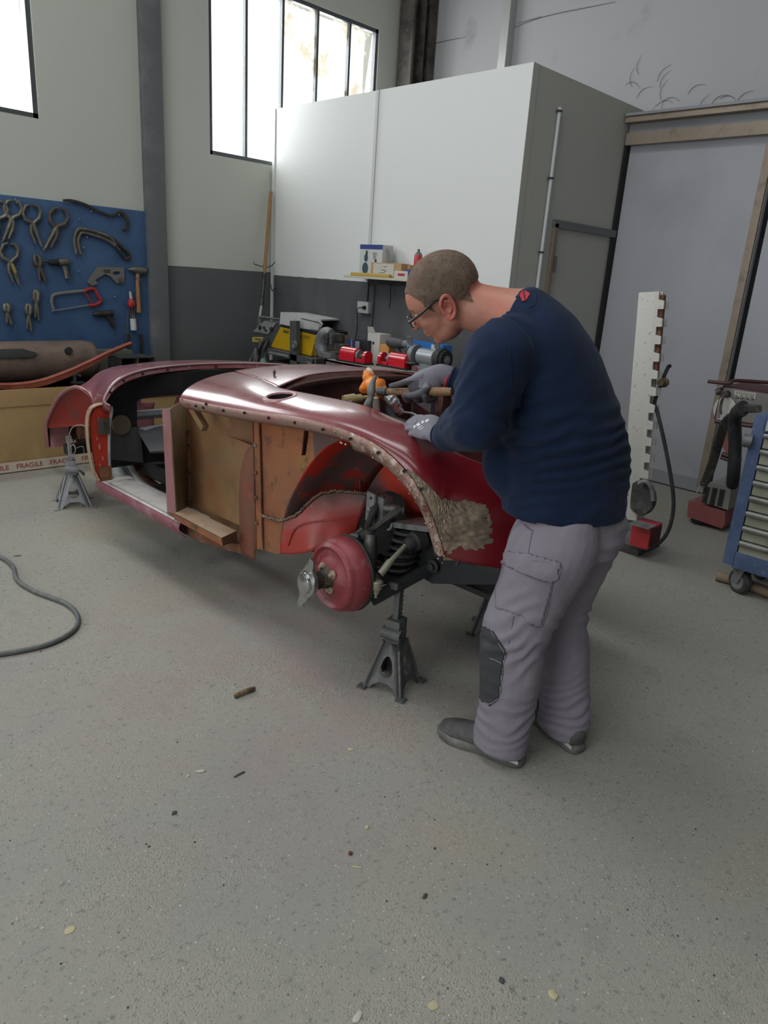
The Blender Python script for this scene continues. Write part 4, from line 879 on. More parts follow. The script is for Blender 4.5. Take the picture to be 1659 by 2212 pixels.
# skull, face, jaw, nose, neck
ell(bd, H(-.018, 0, .03), (.107, .081, .095), (hf, hl, hu), 28)
ell(bd, H(.035, 0, .022), (.066, .068, .072), (hf, hl, hu), 24)
ell(bd, H(.045, 0, -.035), (.052, .058, .065), (hf, hl, hu), 24)
ell(bd, H(.030, 0, -.078), (.052, .054, .042), (hf, hl, hu), 24)
ell(bd, H(.066, 0, -.097), (.022, .026, .020), (hf, hl, hu), 16)
ell(bd, H(-.01, 0, -.055), (.06, .064, .05), (hf, hl, hu), 20)
loft(bd, [(H(.092, 0, .008), .009, .009, hl), (H(.104, 0, -.015), .011, .012, hl), (H(.113, 0, -.034), .016, .013, hl)], 12, 3)
for s_ in (-1, 1):
    ell(bd, H(.060, s_*.036, -.028), (.028, .022, .022), (hf, hl, hu), 14)
    ell(bd, H(.083, s_*.030, .022), (.012, .022, .008), (hf, hl, hu), 12)
ell(bd, H(.088, 0, -.060), (.016, .026, .010), (hf, hl, hu), 14); ell(bd, H(.086, 0, -.071), (.015, .022, .009), (hf, hl, hu), 14)
NB = V((1.775, 1.225, 1.415))
loft(bd, [(H(-.035, 0, -.01), .066, .075, hl), (H(-.055, 0, -.06), .066, .070, hl), (NB.lerp(H(-.055, 0, -.06), .4), .072, .072, hl), (NB, .095, .085, LAT)], 22, 3)
# hidden trunk and limbs of the same continuous body
TR = [((1.93, 1.08, .84), .150, .11, X), ((1.925, 1.08, .95), .150, .12, X), ((1.895, 1.10, 1.08), .150, .12, V((.98, .2, 0))), ((1.85, 1.14, 1.21), .15, .11, V((.93, .36, 0))), ((1.80, 1.18, 1.34), .14, .085, LAT), (NB, .08, .07, LAT)]
loft(bd, TR, 24, 4)
SL = V((1.605, 1.165, 1.325)); EL = px(1030, 910, x=1.57); WL = px(960, 943, x=1.69)
SR = V((1.945, 1.335, 1.325)); ER = V((2.10, 1.50, 1.13)); WR = V((2.0, 1.66, 1.175))
for S_, E_, W_ in ((SL, EL, WL), (SR, ER, WR)):
    loft(bd, [(S_.lerp(V(TR[4][0]), .3), .07, .07, X), (S_, .065, .065, X), (S_.lerp(E_, .5), .056, .056, X), (E_, .045, .045, X), (E_.lerp(W_, .4), .043, .043, X), (W_, .028, .028, X), (W_.lerp(W_+(W_-E_).normalized()*.03, 1), .026, .026, X)], 16, 3)
HL, KL, AKL = V((1.845, 1.04, .86)), V((1.787, 1.125, .45)), V((1.785, 1.115, .09))
HR, KR, AKR = V((2.03, 1.06, .86)), V((2.04, 1.13, .46)), V((2.035, 1.03, .09))
for a, b, c in ((HL, KL, AKL), (HR, KR, AKR)):
    loft(bd, [(a, .078, .08, X), (a.lerp(b, .35), .075, .078, X), (b, .058, .06, X), (b.lerp(c, .35), .055, .058, X), (c, .036, .04, X), (c-Z*.03+V((0, .02, 0)), .035, .05, X)], 18, 3)
def headfeat(p, n):
    d = 0
    for s_ in (-1, 1):   # eye sockets and mouth line
        d -= .006*math.exp(-((p-H(.078, s_*.032, .004)).length/.016)**2)
    d -= .0035*math.exp(-((p-H(.100, 0, -.0655)).dot(hu)/.003)**2)*(1 if (p-H(.09, 0, -.0655)).length < .028 else 0)
    return d
bme = fuse(bd, .0055, 5, headfeat)
man = finish('person', bme, M_skinp); man.location = V((1.93, 1.08, 0))
for v in bme.vertices: v.co -= man.location
tag(man, 'person in navy fleece and grey work trousers bending over the car wing', 'person')
# ears
for s_ in (-1, 1):
    e = MB(); c = H(-.014, s_*.080, -.012); eu = (hu*.95-hf*.25).normalized(); ef = (hf*.95+hu*.25).normalized()
    out_ = (hl*s_*.85 - ef*.5).normalized(); e2 = (ef + out_*.45).normalized()
    rim = [c + eu*(.034*sin(t)) - e2*(.020*cos(t)) + out_*.008 for t in [radians(a) for a in (-100, -70, -30, 10, 50, 80, 110, 140, 165)]]
    e.tube(rim, [.005, .0065, .006, .0055, .006, .0065, .006, .005, .004], 8, sub=3)
    ell(e, c+out_*.001, (.019, .007, .030), (e2, out_, eu), 16); ell(e, c-eu*.028+out_*.004, (.010, .006, .012), (e2, out_, eu), 12)
    e.tube([c+eu*.022+e2*.004+out_*.01, c+eu*.012-e2*.008+out_*.01, c-eu*.004-e2*.010+out_*.010, c-eu*.016-e2*.002+out_*.008], .0038, 7, sub=3)
    me = fuse(e, .0018, 3, lambda p, n, c=c, out_=out_, eu=eu, e2=e2: -.006*math.exp(-((p-(c+out_*.008-eu*.002+e2*.004)).length/.009)**2))
    finish('ear', me, mat('ear_skin', 'b56a5c', .5, 0, (('a85a4e', 30, .5, .7),)), man)
# eyes and brows
for s_ in (-1, 1):
    e = MB(); ell(e, H(.075, s_*.032, .004), (.0125, .0125, .0125), (hf, hl, hu), 16); o = e.build('eye', mat('eye_white', 'c9c0b8', .3), man); o.matrix_parent_inverse = Matrix.Translation(-man.location)
    e = MB(); e.tube([H(.092, s_*.014, .024), H(.094, s_*.032, .028), H(.080, s_*.05, .024)], [.003, .004, .002], 6, sub=3); o = e.build('eyebrow', M_hair, man); o.matrix_parent_inverse = Matrix.Translation(-man.location)
# cropped hair: a close cap over the scalp with a temple hairline
def isscalp(p):
    d = p-HC_; f, l, u = d.dot(hf), d.dot(hl), d.dot(hu)
    if u < -.05 or f > .11 or (f < -.088 and u < -.008): return False
    line = .062 if f > .055 else (.040 if f > .035 else (.012 + max(0, (abs(l)-.05))*.0 if f > -.0 else -.062 + max(0, .0)))
    # hairline: high on the forehead, drops before the ear, low at the nape
    if f > .072: lim = .066
    elif f > .045: lim = .066 - (.072-f)*1.1
    elif f > .018: lim = .036 - (.045-f)*1.5 + (-.02 if abs(l) > .06 else 0)
    elif f > -.03: lim = .012
    else: lim = .0 - min(.05, (-.03-f)*1.0)
    return u > lim 
bm = bmesh.new(); bm.from_mesh(bme)
for v in bm.verts: v.co += man.location
bmesh.ops.delete(bm, geom=[v for v in bm.verts if (v.co-HC_).length > .17 or not isscalp(v.co)], context='VERTS')
for _k in range(6): bmesh.ops.smooth_vert(bm, verts=[v for v in bm.verts if v.is_boundary], factor=.5, use_axis_x=True, use_axis_y=True, use_axis_z=True)
for v in bm.verts: v.co += v.normal*.0028
hm = bpy.data.meshes.new('hair'); bm.to_mesh(hm); bm.free()
for p in hm.polygons: p.use_smooth = True
finish('hair', hm, M_hair, man)
def mp(mb, name, m_, par=man, **k):
    o = mb.build(name, m_, man, **k); o.matrix_parent_inverse = Matrix.Translation(-man.location)
    if par is not man: o.parent = par; o.matrix_parent_inverse = Matrix.Identity(4)
    return o
# glasses
M_gl = mat('black_glasses', '151516', .3)
g = MB()
def rimpts(s_):
    c = (H(.108, s_*.033, -.004)); r = []
    for k in range(17):
        t = 2*pi*k/16; a = .027*cos(t); b = .018*sin(t); sq = 1.12 if abs(sin(2*t)) > .8 else 1
        r.append(c + hl*a*sq*s_ + hu*b*sq - hf*abs(a)*.12)
    return r
for s_ in (-1, 1):
    g.tube(rimpts(s_), .0017, 6, cap=False)
g.tube([H(.108, -.008, .002), H(.111, 0, .004), H(.108, .008, .002)], .0018, 6)
gl = mp(g, 'glasses', M_gl)
for s_ in (-1, 1):
    tm = MB().tube([H(.104, s_*.062, .006), H(.098, s_*.074, .006), H(.05, s_*.082, .012), H(.0, s_*.087, .022), H(-.03, s_*.088, .014)], [.0035, .0042, .0036, .003, .003], 8, sub=3)
    mp(tm, 'temple_arm', M_gl, gl)
    ln = MB().grid([[p for p in rimpts(s_)], [p.lerp(H(.108, s_*.033, -.004), .95) for p in rimpts(s_)]])
    M_lens = MATS.get('lens')
    if not M_lens:
        M_lens = bpy.data.materials.new('lens'); M_lens.use_nodes = True; nt = M_lens.node_tree; bs_ = nt.nodes['Principled BSDF']
        tr = nt.nodes.new('ShaderNodeBsdfTransparent'); mx = nt.nodes.new('ShaderNodeMixShader'); mx.inputs[0].default_value = .12
        bs_.inputs['Base Color'].default_value = lin('a0a4a6'); bs_.inputs['Roughness'].default_value = .05
        nt.links.new(tr.outputs[0], mx.inputs[1]); nt.links.new(bs_.outputs[0], mx.inputs[2]); nt.links.new(mx.outputs[0], nt.nodes['Material Output'].inputs[0]); MATS['lens'] = M_lens
    mp(ln, 'lens', M_lens, gl)
# sweatshirt with folds
def fold(p, o, d, wl, amp, rad, warp=.03):
    """ridges running across direction d near o"""
    q = p-V(o); r = q.length/rad
    if r > 1.6: return 0
    t = q.dot(V(d).normalized()) + 2.4*warp*noise.noise(p*4.5+V(o)) + .5*warp*noise.noise(p*13)
    k = 1.3+1.6*noise.noise(p*7+V(o)*3)
    return amp*max(k, 0)*math.exp(-r*r*1.6)*(1-math.sqrt(sin(t*pi/wl)**2+.06)*1.6)
sh = MB()
TS = [((1.925, 1.095, .840), .198, .178, X), ((1.92, 1.10, .93), .200, .182, X), ((1.905, 1.105, 1.02), .202, .182, V((.99, .1, 0))), ((1.875, 1.12, 1.12), .196, .170, V((.96, .25, 0))), ((1.838, 1.145, 1.24), .192, .152, V((.93, .36, 0))), ((1.795, 1.175, 1.345), .175, .125, LAT), ((1.775, 1.212, 1.405), .122, .095, LAT), (NB+V((-.012, .025, .022)), .088, .080, LAT)]
loft(sh, TS, 28, 5, cap=.25)
ell(sh, (1.88, 1.22, 1.0), (.17, .12, .15))
for S_ in (SL, SR): ell(sh, S_.lerp(V(TS[5][0]), .42)+V((0, -.01, -.015)), (.105, .10, .10))
def sleeve(mb, S_, E_, W_, r=1.0, inn=.35):
    c = V(TS[5][0]); d = (W_-E_).normalized()
    loft(mb, [(S_.lerp(c, inn), .098*r, .095*r, X), (S_, .094*r, .092*r, X), (S_.lerp(E_, .5)+V((0, 0, 0)), .088*r, .086*r, X), (E_.lerp(S_, .15), .082*r, .080*r, X), (E_+(E_-S_.lerp(W_, .5)).normalized()*.012, .076*r, .074*r, X), (E_.lerp(W_, .35), .070*r, .068*r, X), (E_.lerp(W_, .72), .056*r, .054*r, X), (W_, .043*r, .042*r, X)], 20, 4, cap=.3)
sleeve(sh, SL, EL, WL); sleeve(sh, SR, ER, WR, .95)
def shdisp(p, n):
    d = .0022*noise.noise(p*9) + .0015*noise.noise(p*22)
    d += fold(p, (1.72, 1.06, 1.03), V((-.15, .35, 1)), .045, .008, .16)
    d += fold(p, (1.90, .93, 1.08), V((.0, .25, 1)), .05, .008, .18)
    d += fold(p, (1.70, 1.12, 1.16), V((-.5, .3, 1)), .05, .007, .15)
    d += fold(p, EL+V((.03, .06, .03)), V((.3, .5, .9)), .034, .008, .10)
    d += fold(p, EL.lerp(WL, .6), (WL-EL), .032, .005, .09)
    d += fold(p, SL+V((.06, .0, -.12)), V((1, .2, .6)), .05, .007, .13)
    d += fold(p, SL.lerp(EL, .5), V((.4, .6, .7)), .055, .005, .12)
    d += fold(p, (1.80, 1.0, .93), V((-.1, .5, 1)), .05, .005, .16)
    d += .003*noise.noise(V((p.x*5, p.y*5, p.z*16)))
    return d
def shkeep(p):
    # open at hem, cuffs and neck
    if p.z < .850 + .03*(p.y-1.08)*-1.6: return False
    if (p-WL).dot((WL-EL).normalized()) > .0 and (p-WL).length < .1: return False
    if (p-WR).dot((WR-ER).normalized()) > .0 and (p-WR).length < .1: return False
    nd = (H(-.05, 0, -.05)-NB).normalized()
    if (p-(NB+nd*.035)).dot((nd*.8+V((.0, -.0, .6))).normalized()) > 0 and (p-NB).length < .22 and (p-NB).dot(nd) > .02: return False
    return True
sm = fuse(sh, .007, 22, shdisp, keep=shkeep)
shirt = finish('sweatshirt', sm, M_navy, man)
sl_ = shirt.modifiers.new('thickness', 'SOLIDIFY'); sl_.thickness = .004; sl_.offset = 1
# collar, cuffs, hem bands
def ringtube(c, d, a, b, l, r, flat=1.0, n=28):
    c, d, l = V(c), V(d).normalized(), V(l); l = (l-d*l.dot(d)).normalized(); m_ = d.cross(l)
    return MB().tube([c + l*cos(2*pi*k/n)*a + m_*sin(2*pi*k/n)*b for k in range(n+1)], r, 8, cap=False, flat=flat)
mp(ringtube(WL-(WL-EL).normalized()*.004, WL-EL, .043, .042, X, .006), 'cuff', M_navy)
mp(ringtube(WR-(WR-ER).normalized()*.004, WR-ER, .041, .040, X, .006), 'cuff', M_navy)
# red sail emblem between the shoulders
def snap(me, u, v, off):
    """first point of a mesh seen at a pixel"""
    from mathutils.bvhtree import BVHTree
    t = BVHTree.FromPolygons([q.co for q in me.vertices], [list(q.vertices) for q in me.polygons]); l, n, i, d = t.ray_cast(O0, ray(u, v).normalized())
    return (l + (n if n.dot(ray(u, v)) < 0 else -n)*off, n) if l else (None, None)
def decal(me, pix, name, m_, par, off=.0065, th=.0015, inv=None):
    pts = [snap(me, u, v, off)[0] for u, v in pix]
    if any(p is None for p in pts): print('decal missed', name); return None
    n = ray(*pix[0]).normalized()*-th
    mb = MB().prism(pts, n); return mp(mb, name, m_, par)
M_redlogo = mat('red_stitching', 'b01f2c', .7)
decal(sm, [(1123, 641), (1127, 635), (1131, 632), (1134, 653), (1129, 654)], 'emblem', M_redlogo, shirt)
decal(sm, [(1133, 632), (1140, 635), (1144, 639), (1136, 653)], 'emblem', M_redlogo, shirt)
def seam(me, pix, name, m_, par, off=.005, r=.0012):
    pts = [snap(me, u, v, off)[0] for u, v in pix]; pts = [p for p in pts if p is not None]
    if len(pts) > 1: return mp(MB().tube(pts, r, 5, sub=3), name, m_, par)
M_navd = mat('navy_seam', '152440', .9); M_navl = mat('navy_seam_light', '101a2c', .9)
seam(sm, [(1085, 664), (1110, 664), (1145, 666), (1155, 658), (1156, 645), (1152, 632)], 'seam', M_navd, shirt)
seam(sm, [(1085, 665), (1092, 690), (1098, 720), (1101, 760), (1103, 800), (1103, 830)], 'seam', M_navl, shirt)
# trousers
tr = MB()
def leg(mb, a, b, c, r, hemout):
    loft(mb, [(a+Z*.02, .085*r, .10*r, X), (a.lerp(b, .14), .112*r, .128*r, X), (a.lerp(b, .35), .118*r, .128*r, X), (a.lerp(b, .65), .104*r, .112*r, X), (b, .097*r, .108*r, X), (b.lerp(c, .35), .091*r, .100*r, X), (b.lerp(c, .7), .084*r, .090*r, X), (c+Z*.01+V((0, .01, 0)), .080*r, .092*r, X), (c-Z*.045+V((0, .012, 0)), .078*r, .096*r, X)], 22, 4, cap=.25)
leg(tr, HL, KL, AKL, 1.0, 0); leg(tr, HR, KR, AKR, .96, 0)
loft(tr, [((1.93, 1.07, .78), .175, .14, X), ((1.93, 1.08, .86), .172, .148, X), ((1.925, 1.09, .98), .155, .135, X)], 24, 4, cap=.2)
ell(tr, (1.96, 1.0, .80), (.13, .085, .10))
def trdisp(p, n):
    d = .0035*noise.noise(p*8) + .0015*noise.noise(p*24)
    for A_ in (AKL, AKR):
        d += fold(p, A_+V((0, 0, .07)), V((.15, .3, 1)), .036, .009, .12, .04)
    d += fold(p, KL+V((0, -.02, -.02)), V((.3, .5, 1)), .05, .008, .12, .05)
    d += fold(p, KR+V((0, -.02, -.0)), V((-.2, .4, 1)), .055, .008, .13, .05)
    d += fold(p, (1.80, 1.16, .76), V((.8, .5, .9)), .045, .006, .13)
    d += fold(p, (2.0, .96, .74), V((.2, -.4, 1)), .06, .007, .15)
    d += fold(p, HL.lerp(KL, .7), V((.6, .6, 1)), .05, .006, .13)
    return d
def trkeep(p): return p.z > .016 + (.02 if p.y > 1.17 and p.z < .2 else 0) and p.z < .905
tm = fuse(tr, .007, 4, trdisp, keep=trkeep)
trs = finish('trousers', tm, M_trs, man)
sl_ = trs.modifiers.new('thickness', 'SOLIDIFY'); sl_.thickness = .003; sl_.offset = 1
def patch(me, pix, name, m_, par, nx=22, ny=22, off=.005):
    """cloth patch lying on the garment inside a pixel outline"""
    us = [p[0] for p in pix]; vs_ = [p[1] for p in pix]; mb = MB(); idx = {}
    from mathutils.bvhtree import BVHTree
    t = BVHTree.FromPolygons([q.co for q in me.vertices], [list(q.vertices) for q in me.polygons])
    def g_(i, j):
        if (i, j) not in idx:
            u = min(us)+(max(us)-min(us))*i/nx; v = min(vs_)+(max(vs_)-min(vs_))*j/ny
            l, n, k, d = t.ray_cast(O0, ray(u, v).normalized())
            if l is None: idx[(i, j)] = None
            else: mb.v.append(tuple(l + (n if n.dot(ray(u, v)) < 0 else -n)*off)); idx[(i, j)] = len(mb.v)-1
        return idx[(i, j)]
    for i in range(nx):
        for j in range(ny):
            u = min(us)+(max(us)-min(us))*(i+.5)/nx; v = min(vs_)+(max(vs_)-min(vs_))*(j+.5)/ny
            if inside(u, v, pix):
                q = [g_(i, j), g_(i+1, j), g_(i+1, j+1), g_(i, j+1)]
                if None not in q and max((V(mb.v[q[a]])-V(mb.v[q[a-1]])).length for a in range(4)) < .04: mb.f.append(tuple(q))
    return mp(mb, name, m_, par, smooth=True, thick=.003) if mb.f else None
M_trd = mat('grey_cloth_seam', '6a6670', .9); M_trl = mat('grey_stitch', '8c8790', .9)
for pk_ in ([(1076, 1197), (1090, 1190), (1150, 1198), (1209, 1214), (1203, 1250), (1190, 1257), (1165, 1250), (1120, 1232), (1082, 1212)],): patch(tm, pk_, 'pocket_flap', M_trs, trs, 34, 20, .008)
patch(tm, [(1075, 1215), (1195, 1256), (1168, 1352), (1142, 1346), (1130, 1330), (1072, 1312)], 'cargo_pocket', M_trs, trs, 30, 34, .004)
seam(tm, [(1083, 1200), (1120, 1203), (1160, 1208), (1207, 1217), (1202, 1250)], 'pocket_seam', M_trl, trs, .011)
seam(tm, [(1080, 1212), (1110, 1228), (1150, 1246), (1178, 1256), (1192, 1256)], 'pocket_seam', M_trd, trs, .009)
seam(tm, [(1194, 1258), (1185, 1300), (1168, 1352), (1145, 1347)], 'pocket_seam', M_trd, trs, .006)
seam(tm, [(1121, 1092), (1122, 1115), (1135, 1135), (1152, 1147)], 'pocket_opening', M_trd, trs, .004, .0022)
seam(tm, [(1152, 1147), (1146, 1175), (1143, 1198)], 'side_seam', M_trd, trs, .004)
seam(tm, [(1110, 1330), (1100, 1390), (1088, 1440), (1082, 1500)], 'side_seam', M_trd, trs, .004)
patch(tm, [(1040, 1350), (1065, 1362), (1092, 1405), (1084, 1450), (1078, 1508), (1060, 1524), (1034, 1510), (1032, 1470), (1036, 1440), (1028, 1395)], 'knee_patch', M_knee, trs, 26, 44, .005)
seam(tm, [(1042, 1352), (1066, 1364), (1091, 1405)], 'knee_stitch', M_trl, trs, .010); seam(tm, [(1062, 1420), (1075, 1426), (1086, 1432)], 'knee_stitch', M_trl, trs, .010)
seam(tm, [(1038, 1508), (1060, 1520), (1078, 1506)], 'knee_stitch', M_trl, trs, .010)
seam(tm, [(1285, 1075), (1310, 1084), (1340, 1088), (1357, 1078)], 'back_pocket_seam', M_trd, trs, .004)
# shoes
M_shoe = mat('dusty_grey_trainer', '4c4c4a', .8, 0, (('62625e', 10, .5, .72), ('38383a', 16, .5, .7)), bump=.4, bscale=120)
M_sole = mat('worn_shoe_sole', '5c5c58', .75, 0, (('7a7a74', 14, .5, .7),), bump=.3)
def shoe(heel, toe, nm):
    heel, toe = V(heel), V(toe); d = (toe-heel).normalized(); L_ = (toe-heel).length; s_ = d.cross(Z)
    P_ = lambda a, b, z: heel + d*a*L_ + s_*b + Z*z
    mb = MB(); loft(mb, [(P_(.06, 0, .05), .034, .040, s_), (P_(.2, 0, .062), .040, .052, s_), (P_(.42, .002, .058), .042, .048, s_), (P_(.62, .004, .046), .048, .036, s_), (P_(.82, .003, .038), .050, .030, s_), (P_(.95, 0, .032), .036, .022, s_)], 20, 4, cap=.5)
    loft(mb, [(P_(.27, 0, .05), .034, .042, X), (P_(.27, 0, .10), .032, .040, X)], 18, 3, cap=.1)
    o = finish('shoe', fuse(mb, .005, 4, lambda p, n: .0012*noise.noise(p*40)), M_shoe, man)
    so = MB(); ol = [(.0, .0), (.02, .026), (.12, .037), (.3, .036), (.5, .037), (.68, .048), (.84, .048), (.95, .034), (1.0, .0)]
    out = [P_(a, b, 0) for a, b in ol] + [P_(a, -b, 0) for a, b in reversed(ol[1:-1])]
    out = crom(out + [out[0]], 3)[:-1]; G = []
    for z, k in ((.001, .94), (.006, 1.0), (.020, 1.03), (.030, 1.0), (.034, .9)):
        c = heel.lerp(toe, .5); G.append([c + (p-c)*k + Z*(z + (.008 if (p-heel).dot(d)/L_ > .85 else 0)*(1 if z < .02 else .6)) for p in out])
    so.grid(G, closed=True); n = len(out); so.f.append(tuple(reversed(range(n)))); so.f.append(tuple(4*n+k for k in range(n)))
    o2 = mp(so, 'sole', M_sole, o, smooth=True)
    for k in range(3): mp(MB().tube([P_(.48+.07*k, .034, .075-.006*k), P_(.50+.07*k, .0, .094-.010*k), P_(.48+.07*k, -.034, .075-.006*k)], .003, 6, sub=3), 'lace', M_trd, o)
    mp(MB().box(P_(.10, -.036, .030), (.05, .004, .012), ax=(d, s_, Z), bev=.003), 'heel_mark', mat('white_mark', 'b4b2aa', .6), o)
    return o
shoe((1.80, 1.035, 0), (1.727, 1.34, 0), 'l'); shoe((2.005, .945, 0), (2.10, 1.235, 0), 'r')
# gloved hands
def finger(mb, pts, r0, r1): mb.tube([V(p) for p in pts], [r0+(r1-r0)*k/(len(pts)-1) for k in range(len(pts))], 9, sub=3); ell(mb, pts[-1], (r1, r1, r1), None, 10)
# left hand lying over the wing crest, back of the hand up
gh = MB(); d = (WL-EL).normalized()
kn = px(900, 921, x=1.775); pc = px(930, 925, x=1.735)
loft(gh, [(WL-d*.03, .036, .036, X), (WL+d*.02, .035, .030, X), (pc, .046, .023, V((.6, .3, .5))), (px(908, 920, x=1.77), .044, .019, V((.6, .3, .5)))], 18, 4, cap=.4)
fl = [((905, 912), (890, 908), (882, 914), (878, 926)), ((900, 918), (884, 916), (876, 922), (873, 934)), ((898, 926), (882, 926), (874, 933), (873, 946)), ((900, 936), (888, 938), (880, 946), (880, 956))]
for k, f in enumerate(fl):
    xs = (1.78-.012*k, 1.80-.012*k, 1.815-.014*k, 1.815-.016*k); finger(gh, [px(u, v, x=x) for (u, v), x in zip(f, xs)], .0105, .0085)
finger(gh, [px(925, 908, x=1.77), px(910, 902, x=1.80), px(897, 903, x=1.82), px(888, 910, x=1.835)], .012, .009)
gme = fuse(gh, .003, 3, lambda p, n: .0007*noise.noise(p*60)); gL = finish('glove', gme, M_glove, man)
M_prt = mat('white_glove_print', 'c9c8cc', .7)
for q_ in ([(893, 922), (897, 918), (899, 921), (895, 926)], [(899, 917), (906, 913), (909, 918), (902, 922)], [(910, 912), (914, 908), (917, 912), (912, 916)], [(918, 909), (925, 905), (928, 908), (921, 913)], [(903, 925), (912, 919), (913, 920), (904, 927)], [(906, 929), (915, 922), (916, 923), (907, 930)]): decal(gme, q_, 'print', M_prt, gL, .001, .0006)
# right hand gripping the hammer shaft, forefinger laid along it
hx0 = px(812, 846, x=1.905); hx1 = px(905, 846, x=1.93); hd = (hx1-hx0).normalized()
gr = MB(); d = (WR-ER).normalized(); gq = lambda u, v, x: px(u, v, x=x)
loft(gr, [(WR-d*.03, .034, .034, X), (gq(955, 808, 1.975), .036, .032, Z), (gq(930, 822, 1.955), .048, .030, Z), (gq(905, 832, 1.935), .046, .027, Z), (gq(890, 836, 1.93), .036, .022, Z)], 18, 4, cap=.4)
finger(gr, [gq(915, 812, 1.93), gq(893, 819, 1.915), gq(868, 828, 1.905), gq(845, 834, 1.90)], .0145, .0105)
for k in range(3):
    b_ = hx0.lerp(hx1, .80+.22*k)
    finger(gr, [gq(908+13*k, 832, 1.955), b_+V((.030, .0, .008)), b_+V((.020, 0, -.024)), b_+V((-.010, 0, -.030)), b_+V((-.028, 0, -.014))], .0145, .0115)
finger(gr, [gq(925, 835, 1.93), gq(912, 847, 1.905), gq(893, 854, 1.892), gq(876, 853, 1.89)], .0155, .0115)
rme = fuse(gr, .003, 3, lambda p, n: .0007*noise.noise(p*60)); gR = finish('glove', rme, M_glove, man)
rme.materials.append(M_glovd)
for p in rme.polygons:
    c = p.center; u, v = proj(c)
    if v > 838 + (u-905)*-.05 or (u < 905 and v > 822) or u < 868: p.material_index = 1
cd_ = (WR-d*.005); mp(ringtube(cd_+d*.012, d, .038, .037, X, .005), 'glove_cuff', mat('red_cuff', 'b0303c', .8), gR)
# the man, a thing of its own
hm_ = thing('hammer', hx0, 'panel beating hammer with a wooden handle held over the wing', 'hammer')
MB().tube([hx0+hd*.01, hx0+hd*.07, hx0+hd*.16, hx1, hx1+hd*.10, hx1+hd*.14], [.011, .0125, .014, .0155, .016, .013], 12, sub=3, flat=.75).build('handle', mat('hickory_handle', '84694a', .5, 0, (('6e4e30', 14, .45, .7),), stretch=(1, 8, 8)), hm_)
MB().tube([hx0+hd*.012, hx0+hd*.055], [.0165, .016], 12).build('ferrule', M_susp, hm_)
hk = [px(812, 812, x=1.905), px(806, 825, x=1.905), px(802, 843, x=1.905), px(801, 858, x=1.905), px(797, 870, x=1.905), px(794, 878, x=1.905)]
MB().tube(hk, [.006, .011, .019, .013, .017, .019], 12, sub=3, flat=.8).build('head', M_susp2, hm_)
# ------------------------------------------------------------------ cardboard box with tape, things lying on it
M_card = mat('cardboard', 'a3865a', .8, 0, (('947a50', 2, .45, .75), ('b09668', 7, .55, .8)), bump=.15)
M_tape = mat('white_tape', 'c0b2a2', .5, 0, (('ab9c8c', 7, .5, .75),))
M_tred = mat('tape_red_print', '8c3a2c', .6)
bx0, bx1, by0, by1, bh = .35, 3.02, 5.39, 5.98, .595
box = thing('cardboard_box', ((bx0+bx1)/2, (by0+by1)/2, 0), 'long low cardboard box sealed with fragile tape under the blue tool board', 'box')
cx_, cy_ = (bx0+bx1)/2, (by0+by1)/2
MB().box((cx_, cy_, bh/2), (bx1-bx0, by1-by0, bh), bev=.006).build('carton', M_card, box)
MB().box((cx_, cy_-.004, bh-.06), (bx1-bx0+.02, by1-by0+.012, .12), bev=.004).build('lid', M_card, box)
MB().box((cx_, by0-.012, .045), (bx1-bx0-.02, .003, .072)).build('tape', M_tape, box)
for k in range(9):
    text('printed_word', 'FRAGILE', .050, (1.10+.235*k, by0-.0145, .044), (1, 0, 0), (0, 0, 1), M_tred, box)
M_tank = mat('brown_tank_skin', '6a5a50', .55, .2, (('7d6a5c', 4, .5, .7), ('4a3c34', 7, .5, .75)), bump=.3)
tk = thing('fuel_tank', (1.6, 5.7, bh), 'brown rusty cylindrical tank lying on the cardboard box', 'tank')
tm_ = MB(); tm_.lathe((.7, 5.66, bh+.152), X, [(0, .10), (.01, .14), (.05, .15), (1.68, .15), (1.73, .14), (1.76, .09)], 36); tm_.build('shell', M_tank, tk, smooth=True)
MB().prism([V((1.45, 5.50, bh+.205)), V((1.93, 5.50, bh+.205)), V((1.97, 5.51, bh+.225)), V((1.88, 5.53, bh+.25)), V((1.45, 5.53, bh+.25))], (0, .02, .01)).build('cut_opening', M_blk, tk)
MB().cyl(px(150, 757, y=5.505), px(150, 757, y=5.505)+V((0, .03, -.01)), .026, 16).build('hole', M_blk, tk)
M_rs = mat('red_strip_paint', '8e4a38', .5, 0, (('a35c48', 8, .5, .7), ('6b3a2c', 14, .55, .75)), bump=.3)
rs = thing('curved_rail', (1.9, 5.42, bh), 'long curved red painted metal rail leaning over the cardboard box', 'car part')
pts = [px(-60, 822, y=5.42), px(0, 831, y=5.42), px(70, 826, y=5.42), px(130, 808, y=5.40), px(190, 782, y=5.40), px(235, 760, y=5.40), px(282, 741, y=5.40)]
rr = crom(pts, 5); G = []
for k, p in enumerate(rr):
    w_ = .012 + .028*sin(pi*min(k/(len(rr)-1)*1.0, 1)); G.append([p + V((0, -.0, .012)), p + V((.0, -.02, 0)), p+V((0, -.012, -w_)), p + V((0, .02, -w_-.006))])
MB().grid(G).build('rail', M_rs, rs, smooth=True, thick=.004)
MB().tube([p+V((0, -.022, .002)) for p in rr], .005, 6).build('bead', M_rs, rs)
cl = thing('clamp_block', px(170, 828, y=5.5), 'small dark cast iron block behind the tail of the car', 'tool')
c = px(168, 822, y=5.5); MB().box(c+V((0, 0, -.03)), (.09, .06, .05), bev=.01).build('base', M_susp, cl); MB().tube([c+V((-.02, 0, -.01)), c+V((-.02, 0, .05)), c+V((.02, 0, .03))], .016, 8).build('jaw', M_susp, cl)
db = thing('steel_channel', px(292, 790, y=5.7), 'dark open ended steel channel lying by the wall under the tool board', 'tool')
